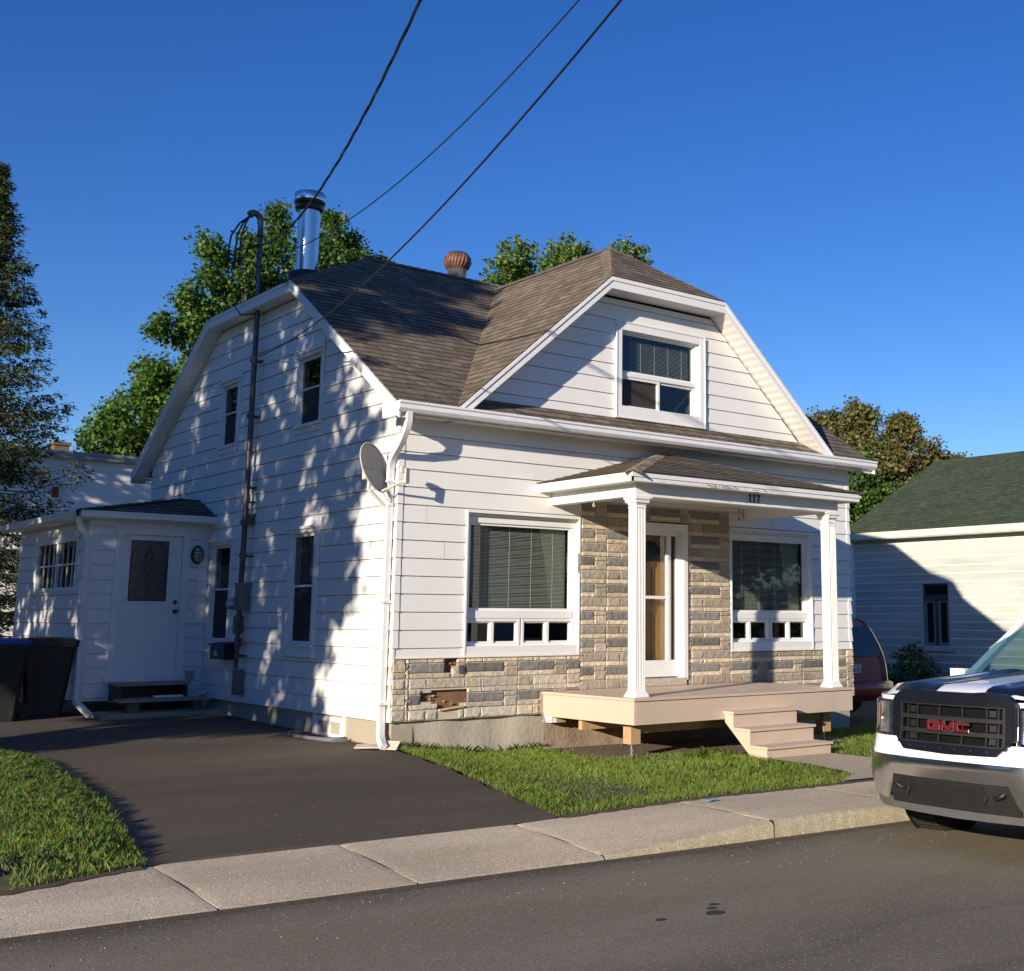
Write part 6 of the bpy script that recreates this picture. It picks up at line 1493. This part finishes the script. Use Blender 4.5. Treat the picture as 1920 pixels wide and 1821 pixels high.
def tree(label, cat, base, blobs, ncl, per, crad, size, pal, group=None, tr=.16, name='maple_tree', shell=.45, limbs=True, m=None):
    t = thing(name, label, cat, base, group); base = Vector(base)
    vs, co = leaf_cloud(in_blobs(blobs, ncl, shell), per, crad, size, pal)
    cr_ = np_mesh('crown', vs, 8, co, m or M_leafm, t)
    b = MB(); lo = min(bb[2] - bb[5] for bb in blobs); cx_ = sum(bb[0] for bb in blobs) / len(blobs); cy_ = sum(bb[1] for bb in blobs) / len(blobs)
    fork = V(base.x * .7 + cx_ * .3, base.y * .7 + cy_ * .3, max(base.z + 1.2, lo * .75 + base.z * .25)); b.tube([base - V(0, 0, .3), base.lerp(fork, .5) + V(.06, .03, 0), fork], [tr * 1.25, tr, tr * .85], 12)
    if limbs:
        for bb in blobs[:34]:
            e = V(*bb[:3]); mid = fork.lerp(e, .55) + V(R.uniform(-.2, .2), R.uniform(-.2, .2), R.uniform(0, .3)); b.tube([fork, fork.lerp(mid, .5) + V(0, 0, .08), mid, e], [tr * .55, tr * .42, tr * .28, tr * .10], 7)
            for q in range(5):
                d = V(R.gauss(0, 1), R.gauss(0, 1), R.gauss(.4, .7)).normalized(); e2 = e + V(d.x * bb[3], d.y * bb[4], d.z * bb[5]) * .8; b.tube([mid.lerp(e, R.uniform(.2, 1)), e.lerp(e2, .5), e2], [tr * .12, tr * .08, tr * .03], 5)
    b.build('trunk', M_bark, t, smooth=True); at0(t); return t
GREEN = [(.060, .125, .018), (.080, .155, .022), (.11, .195, .03), (.045, .10, .018)]
G2 = [(.10, .20, .025), (.13, .25, .035), (.085, .17, .02)]
m1 = [(6.2, 17, 9.3, 1.7, 1.4, 1.3), (4.7, 17, 8.7, 1.0, 1.0, .8), (7.6, 17.2, 9.1, 1.1, 1, .95), (4.6, 17, 7.3, 1.0, 1.1, .9), (3.7, 17, 7.0, .7, .7, .55), (5.6, 17.4, 7.4, 2.2, 1.6, 1.5), (3.7, 16.8, 9.35, .35, .35, .32), (3.3, 17, 8.0, .38, .35, .28), (6.9, 17, 10.55, .3, .3, .38), (5.6, 17, 10.45, .35, .3, .4), (7.55, 17, 10.35, .3, .3, .32), (8.4, 17, 9.85, .38, .4, .25), (4.35, 17, 6.0, 1.0, 1, .8), (4.9, 17, 9.75, .4, .4, .35), (2.95, 17, 7.2, .35, .3, .3)]
tree('tall dark green maple rising behind the chimney', 'tree', (6, 18, -.9), ragged([(x, y, z, a * .86, b * .86, c * .86) for x, y, z, a, b, c in m1], 7), 2500, 15, .125, .105, GREEN, 'green trees behind the house', .2)
m1b = [(2.3, 16.2, 4.9, .9, 1, .8), (3.3, 16.5, 5.4, 1.0, 1, .85), (1.5, 16, 4.3, .6, .8, .55), (2.6, 16.5, 5.95, .5, .5, .38), (3.6, 17, 3.6, 2.0, 1.4, 1.2), (2.0, 16.3, 3.4, 1.0, 1, .9), (3.9, 16.8, 6.0, .8, .8, .6)]
kf = 1.27; m1b = [(CAM[0] + (x - CAM[0]) * kf, CAM[1] + (y - CAM[1]) * kf, CAM[2] + (z - CAM[2]) * kf, a * kf, b * kf, c * kf) for x, y, z, a, b, c in m1b]
tree('dense bright green maple above the flat-roofed building', 'tree', (5.6, 25.0, -.9), ragged([(x, y, z, a * .88, b * .88, c * .88) for x, y, z, a, b, c in m1b], 6), 2000, 16, .16, .125, GREEN + G2[:1], 'green trees behind the house', .16)
G3 = [(.13, .22, .04), (.10, .18, .035), (.18, .24, .05), (.075, .14, .03)]
sp_b = []
for (px_, zt, h_) in ((10.6, 9.5, 1.2), (11.1, 10.4, 1.5), (11.65, 10.8, 1.8), (12.2, 11.0, 1.8), (12.7, 10.8, 1.7), (13.15, 11.1, 1.7), (13.6, 10.6, 1.4), (14.1, 11.25, 1.1), (14.55, 10.9, 1.0), (15.3, 11.5, .8), (15.8, 11.35, .7), (12.3, 9.3, 1.6), (13.3, 9.3, 1.6), (11.4, 8.9, 1.2)):
    sp_b.append((px_, 15 + R.uniform(-.4, .4), zt - h_ * .5, (.34 if h_ < 1.45 else .42), .38, h_ * .55))
tree('airy yellow-green tree poking above the dormer ridge', 'tree', (13, 15.5, -1.0), sp_b, 900, 12, .12, .115, G3, 'green trees behind the house', .14, shell=.1)
BR = [(.18, .155, .045), (.15, .16, .045), (.13, .14, .04), (.22, .17, .07), (.11, .15, .04)]
brb = [(25.0, 14.9, 5.9, 1.2, 1.2, 1.3), (26.0, 14.4, 6.2, 1.3, 1.2, 1.0), (27.1, 13.6, 5.7, 1.2, 1.2, 1.0), (28.0, 13.0, 5.1, .9, 1, .75), (26.5, 14, 4.5, 2.0, 1.5, 1.3), (24.7, 15.2, 7.0, .4, .4, .35), (25.7, 14.5, 7.2, .45, .4, .35), (26.8, 13.6, 6.8, .4, .4, .3), (28.4, 12.5, 5.4, .35, .4, .4), (24.2, 15.6, 5.6, 1.2, 1.2, 1.1)]
tree('bronze and olive leaved tree behind the right end of the roof', 'tree', (26, 15, -1.6), ragged([(x, y, z, a * .8, b * .8, c * .85) for x, y, z, a, b, c in brb], 9, .25, .45), 2500, 13, .15, .125, BR, None, .22, name='bronze_tree')
grb = [(21.6, 11.6, 3.9, 1.1, 1.1, 1.1), (22.5, 11.0, 3.2, 1.1, 1.1, 1.0), (21.3, 12, 2.2, 1.2, 1.2, 1.2), (20.6, 12.3, 3.0, .9, .9, 1.2), (22.0, 11.3, 1.2, 1.2, 1.1, 1.2), (20.0, 12.6, 1.4, 1, 1, 1.2), (20.6, 12, .2, 1.2, 1, 1.0)]
tree('bright green leafy tree between the two roofs', 'tree', (21.4, 11.9, -1.6), ragged(grb, 4), 1600, 13, .17, .135, G2 + GREEN, None, .13, name='green_tree')
bkb = [(14.5, 16, 1.4, 1.6, 1.3, 2.2), (16.5, 17, 2.0, 1.8, 1.5, 2.6), (12.5, 17, 1.2, 1.6, 1.4, 2.2)]
tree('dark mixed tree filling the gap beside the right wall', 'tree', (15, 16.8, -1.5), bkb, 700, 13, .2, .16, GREEN + BR, None, .15, name='leafy_tree')

# spruce at the left edge
spruce = thing('spruce_tree', 'tall dark spruce with ragged drooping branches at the left edge', 'tree', (-1.98, 12, -1.0))
sx_, sy_ = -1.98, 12.0; top_ = 8.75
b = MB(); b.tube([(sx_, sy_, -1.2), (sx_, sy_, 3), (sx_, sy_, top_)], [.20, .14, .02], 10)
vs = []; co = []
SP = [(.085, .125, .042), (.115, .155, .052), (.065, .09, .034), (.125, .13, .05)]
z = .1
while z < top_ - .05:
    f_ = (top_ - z) / (top_ - 0.1); r_ = 2.5 * f_ ** .92 + .06; nb2 = int(11 + 5 * f_)
    for k in range(nb2):
        a = R.uniform(0, 6.283); ln = r_ * (R.uniform(.82, 1.08) if R.random() < .7 else R.uniform(.45, .8)); sag = R.uniform(.10, .20) * ln; st_ = V(sx_, sy_, z + R.uniform(-.07, .07)); d = V(math.cos(a), math.sin(a), 0)
        P_ = lambda t: st_ + d * ln * t + V(0, 0, -sag * math.sin(t * 2.3) + .10 * ln * t * t * t)
        dead = R.random() < .12 and .8 < z < 4.0
        if z < 4.6 and (dead or R.random() < .6): b.tube([P_(t) for t in (0, .33, .66, 1 if not dead else 1.1)], [.020, .014, .009, .003], 4)
        nsp = int((10 + 42 * ln) * (.12 if dead else 1))
        for q in range(nsp):
            t = .10 + .94 * R.random() ** .85; p = P_(t)
            wd_ = (.06 + .30 * math.sin(min(1, t * 1.02) * 2.6) * min(1, ln / 1.3)); sv = R.uniform(-1, 1); side = V(-d.y, d.x, 0) * sv * wd_
            p2 = p + side + V(0, 0, -abs(sv) * .05 - R.random() ** 2 * .16)
            aa0 = a + sv * .9
            for h in range(4):
                aa = aa0 + R.gauss(0, .35); aa += R.gauss(0, .6); dd_ = V(math.cos(aa), math.sin(aa), R.uniform(-.9, .30)).normalized(); L2 = R.uniform(.05, .12); wv = V(-dd_.y, dd_.x, R.uniform(-.9, .9)).normalized() * R.uniform(.012, .024)
                o_ = p2 + V(R.gauss(0, .03), R.gauss(0, .03), R.gauss(0, .018)); vs.append([o_ - wv * .4, o_ + dd_ * L2 * .5 - wv, o_ + dd_ * L2, o_ + dd_ * L2 * .5 + wv]); c0_ = R.choice(SP); ff = R.uniform(.7, 1.3)
                if R.random() < .03: c0_ = (.13, .08, .04)
                co.append([x * ff for x in c0_])
    z += .36 * (.42 + .68 * f_)
np_mesh('crown', np.array([[tuple(p) for p in q] for q in vs]), 4, np.array(co), M_need, spruce)
b.build('trunk', M_bark, spruce, smooth=True); at0(spruce)

# big maples left of the street view: they shade the gable wall
def edge(z0): return interp(z0, [-2.2, -1.3, -1.0, -.5, 0, .4, .8, 1.3, 1.8, 2.2, 2.9, 3.4, 3.8, 4.1, 4.5, 5.4, 6.6], [3.3, 2.6, 1.9, 1.75, 1.55, 1.1, .95, 1.1, 1.0, .6, .7, 1.3, 1.2, 1.6, 1.3, 1.5, 2.4])
def shade_tree(label, base, tlo, thi, ylo, yhi, n, per, dens):
    t = thing('maple_tree', label, 'tree', base, 'maples out of view to the left'); cl = []
    while len(cl) < n:
        z0 = R.uniform(-1.35, 6.7); e = edge(z0) + .20 * math.sin(z0 * 9.3) + .13 * math.sin(z0 * 21 + 1); y0 = R.uniform(max(ylo, e), yhi)
        g = math.sin(y0 * 6.9 + 1.7 * math.sin(z0 * 2.9)) * math.sin(z0 * 4.3 + 1.5 * math.sin(y0 * 3.1)) + .35 * math.sin(y0 * 2.3 + z0 * 1.7)
        if g > (.26 if z0 > .3 else .06) and R.random() < dens: continue
        if y0 - e < .5 and R.random() < .35 * math.sin(z0 * 6) ** 2: continue
        tt = R.uniform(tlo, thi); cl.append((-2.35 * tt, y0 - tt, z0 + .66 * tt))
    vs, co = leaf_cloud(np.array(cl), per, .115, .150, GREEN, .4); np_mesh('crown', vs, 8, co, M_leafm, t)
    b = MB(); bs = Vector(base); fk = bs + V(0, 0, 2.2); b.tube([bs - V(0, 0, .3), bs + V(.05, 0, 1.1), fk], [.26, .21, .20], 12)
    for k in range(14):
        e = V(*R.choice(cl)); b.tube([fk, fk.lerp(e, .5) + V(0, 0, .3), e], [.11, .06, .015], 6)
    b.build('trunk', M_bark, t, smooth=True); at0(t)
shade_tree('large maple at the left, outside the picture, nearest the driveway', (-11.6, -.55, -1.1), 4.5, 5.6, .4, 6.2, 4500, 9, .86)
shade_tree('large maple at the left, outside the picture, furthest back', (-13.5, 2.4, -1.1), 4.9, 6.0, 5.0, 11.5, 4900, 9, .8)
hd = thing('leaf_mass', 'added shadow-casting hedge beyond the left verge, outside the picture', 'leaf_mass', (-11, -.4, -1.1))  # floating leaves added to cast the shadow strip on the driveway
cl = [( -2.35 * tt, y0 - tt, z0 + .66 * tt) for tt, y0, z0 in [(R.uniform(4.2, 5.2), R.uniform(3.3, 4.6), R.uniform(-2.35, -1.2)) for _ in range(330)]] 
vs, co = leaf_cloud(np.array([c_ for c_ in cl]), 14, .12, .12, GREEN, .4); np_mesh('crown', vs, 8, co, M_leafm, hd); at0(hd)
for (x, y, h, lab) in ((-6.5, 25, 3.6, 'maple behind the left verge, outside the picture, nearest the spruce'), (-11, 22, 4.6, 'maple behind the left verge, outside the picture, the middle one'), (-16, 19, 5, 'maple behind the left verge, outside the picture, furthest left')):  # unseen trees added to darken window reflections and block sky glare
    tree(lab, 'tree', (x, y, -1.1), [(x, y, h, 2.8, 2.6, 2.6), (x + .8, y, h + 2.2, 2.0, 1.9, 1.9), (x - 1, y + .5, h - 2.2, 2.4, 2.4, 1.8)], 620, 12, .35, .34, GREEN, 'maples behind the left verge', .22, limbs=False)
tree('slender maple casting spotted shade on the back building, outside the picture', 'tree', (-6.6, 15.8, -1.1), [(-6.5, 15.6, 5.6, 1.7, 1.5, 1.4), (-5.4, 16.1, 5.2, 1.0, 1, .9)], 170, 12, .22, .2, GREEN, 'maples behind the left verge', .12, limbs=False)
# trees across the street for the reflections
for (x, y, h, lab) in ((27.5, -36, 5.2, 'tall maple behind the tan brick house'), (41, -33, 5.2, 'maple across the street, beyond the last house'), (49, -36, 5.5, 'big maple far along the street'), (7, -27, 3.2, 'round maple across the street'), (20, -30, 4.5, 'tall maple across the street between the houses'), (34, -30, 4.0, 'maple across the street, furthest right')):
    tree(lab, 'tree', (x, y, -1.2), [(x, y, h, 2.6, 2.4, 2.4), (x + 1, y, h + 1.5, 1.8, 1.8, 1.5)], 420, 12, .35, .34, GREEN, 'trees across the street', .2, limbs=False)

# shrubs by the neighbour's wall
def shrub(label, c_, rx, ry, rz, n, pal, name='shrub'):
    t = thing(name, label, 'shrub', (c_[0], c_[1], c_[2] - rz), None); vs, co = leaf_cloud(in_blobs([(c_[0], c_[1], c_[2], rx, ry, rz)], n, .3), 12, .09, .075, pal, .5); np_mesh('foliage', vs, 8, co, M_leafm, t); at0(t)
shrub('dark shrub under the neighbour window', (17.0, 5.9, -.85), .45, .55, .65, 110, GREEN)
shrub('low spreading shrub left of the neighbour window', (16.9, 7.1, -1.15), .5, .9, .4, 110, GREEN)
shrub('low shrub right of the neighbour window, half hidden by the truck', (16.9, 4.6, -1.2), .45, .6, .35, 80, GREEN)
fp = thing('garden_stakes', 'row of short wooden stakes at the foot of the neighbour wall', 'stakes', (17.2, 4.0, -1.4))
for k in range(5): b = MB(); b.tube([(17.25, 4.35 - k * .14, -1.5), (17.25, 4.35 - k * .14, -.72 - .05 * (k % 3))], .03, 6); b.build('stake', M_grey, fp)
at0(fp)

# small things on the ground
b = MB(); rr_ = random.Random(2); P = [V(.415 + .055 * math.cos(a) * rr_.uniform(.7, 1.1), -4.72 + .035 * math.sin(a), zb_(.4) * .9 + zfr(.4) * .1 + .012 + rr_.uniform(0, .012)) for a in np.linspace(0, 6.28, 10)[:-1]]
b.prism(P, (0, 0, .006)); tag(b.build('flattened_wrapper', mat('blue_wrapper', (.12, .30, .45), .4, var=.3, scale=60)), 'small crumpled blue wrapper lying on the pavement', 'litter')
st_ = MB()
for (x, y, r_) in ((-2.0, -7.32, .055), (-1.93, -7.22, .03), (-1.85, -7.15, .028), (-2.35, -7.27, .03)):
    st_.face([(x + r_ * 1.2 * math.cos(a) * rr_.uniform(.8, 1.1), y + r_ * .8 * math.sin(a), zroad(x, y) + .004) for a in np.linspace(0, 6.28, 14)[:-1]])
tag(st_.build('oil_stain', mat('oil', (.035, .030, .026), .7)), 'cluster of small dark oil spots on the street', 'oil stain', kind='stuff')
pb = MB()
for k in range(520):
    if R.random() < .6: x, y = R.uniform(-5.2, 2.2), YF - R.random() ** 2 * 1.0; z = zroad(x, y)
    elif R.random() < .5: x, y = R.uniform(-5.2, 1.5), R.uniform(-5.55, -4.6); t = (y - YF) / (yb(x) - YF); z = zfr(x) * (1 - t) + zb_(x) * t
    else: x, y = R.uniform(-4, 0), R.uniform(-4.5, 3); z = zdrive(x, y); x = max(dl(y) + .05, min(x, dr(min(y, .1)) - .05))
    s_ = R.uniform(.003, .007) * (1.6 if R.random() < .06 else 1); a = R.uniform(0, 3)
    pb.obox((x, y, z), (s_ * math.cos(a), s_ * math.sin(a), 0), (-s_ * math.sin(a) * .7, s_ * math.cos(a) * .7, 0), (s_ * .1, 0, s_ * .55), mi=R.choice((0, 0, 1, 2)))
tag(pb.build('loose_gravel', [mat('pale_chip', (.34, .30, .25), .9), mat('mid_chip', (.26, .24, .21), .9), mat('dark_chip', (.08, .07, .06), .9)]), 'scattered small stone chips on street, pavement and driveway', 'gravel', kind='stuff')
mh = [o for o in COL.objects if o.name.startswith('left_lawn')]
b = MB(); ctr = V(-5.35, -4.25, 0)
ring_ = [V(-5.35 + .62 * math.cos(a) * (1 + .06 * math.sin(5 * a)), -4.25 + .40 * math.sin(a) * (1 + .05 * math.cos(4 * a)), 0) for a in np.linspace(0, 6.2832, 40)]
b.grid([[V(p.x, p.y, zleft(p.x, p.y) + .010) for p in [ctr.lerp(q, t) for t in (0, .4, .7, 1)]] + [V(q.x, q.y, zleft(q.x, q.y) - .03)] for q in ring_])
tag(b.build('asphalt_patch', mat_ground('patch_asphalt', (.06, .06, .062), (.08, .078, .075), (.2, .2, .2), fine=120, spk=.85), smooth=True), None, None, kind='structure')

# distant wood that closes the horizon, and an added belt that dims sky light
cl = []
for k in range(2600):
    a = R.uniform(-.9, 2.9); d = R.uniform(75, 95); h = (3.2 + 1.6 * math.sin(a * 9) + 1.1 * math.sin(a * 23)) * R.random() ** .6; cl.append((d * math.cos(a), d * math.sin(a) + 5, -1.2 + h))
for k in range(5200):     # unseen west belt added to cut bright sky fill, below the sun's path
    a = R.uniform(2.3, 4.9); d = R.uniform(42, 50); h = (6.6 + 1.2 * math.sin(a * 11) + .8 * math.sin(a * 27)) * R.random() ** .75; cl.append((d * math.cos(a), d * math.sin(a), -1.2 + h))
vs, co = leaf_cloud(np.array(cl), 9, .7, .9, GREEN, .5)
tag(np_mesh('wood_and_sky_screen', vs, 8, co, M_leafm), 'distant dark green wood along the horizon, with an unseen belt added at left to cut sky light', 'wood', kind='stuff')
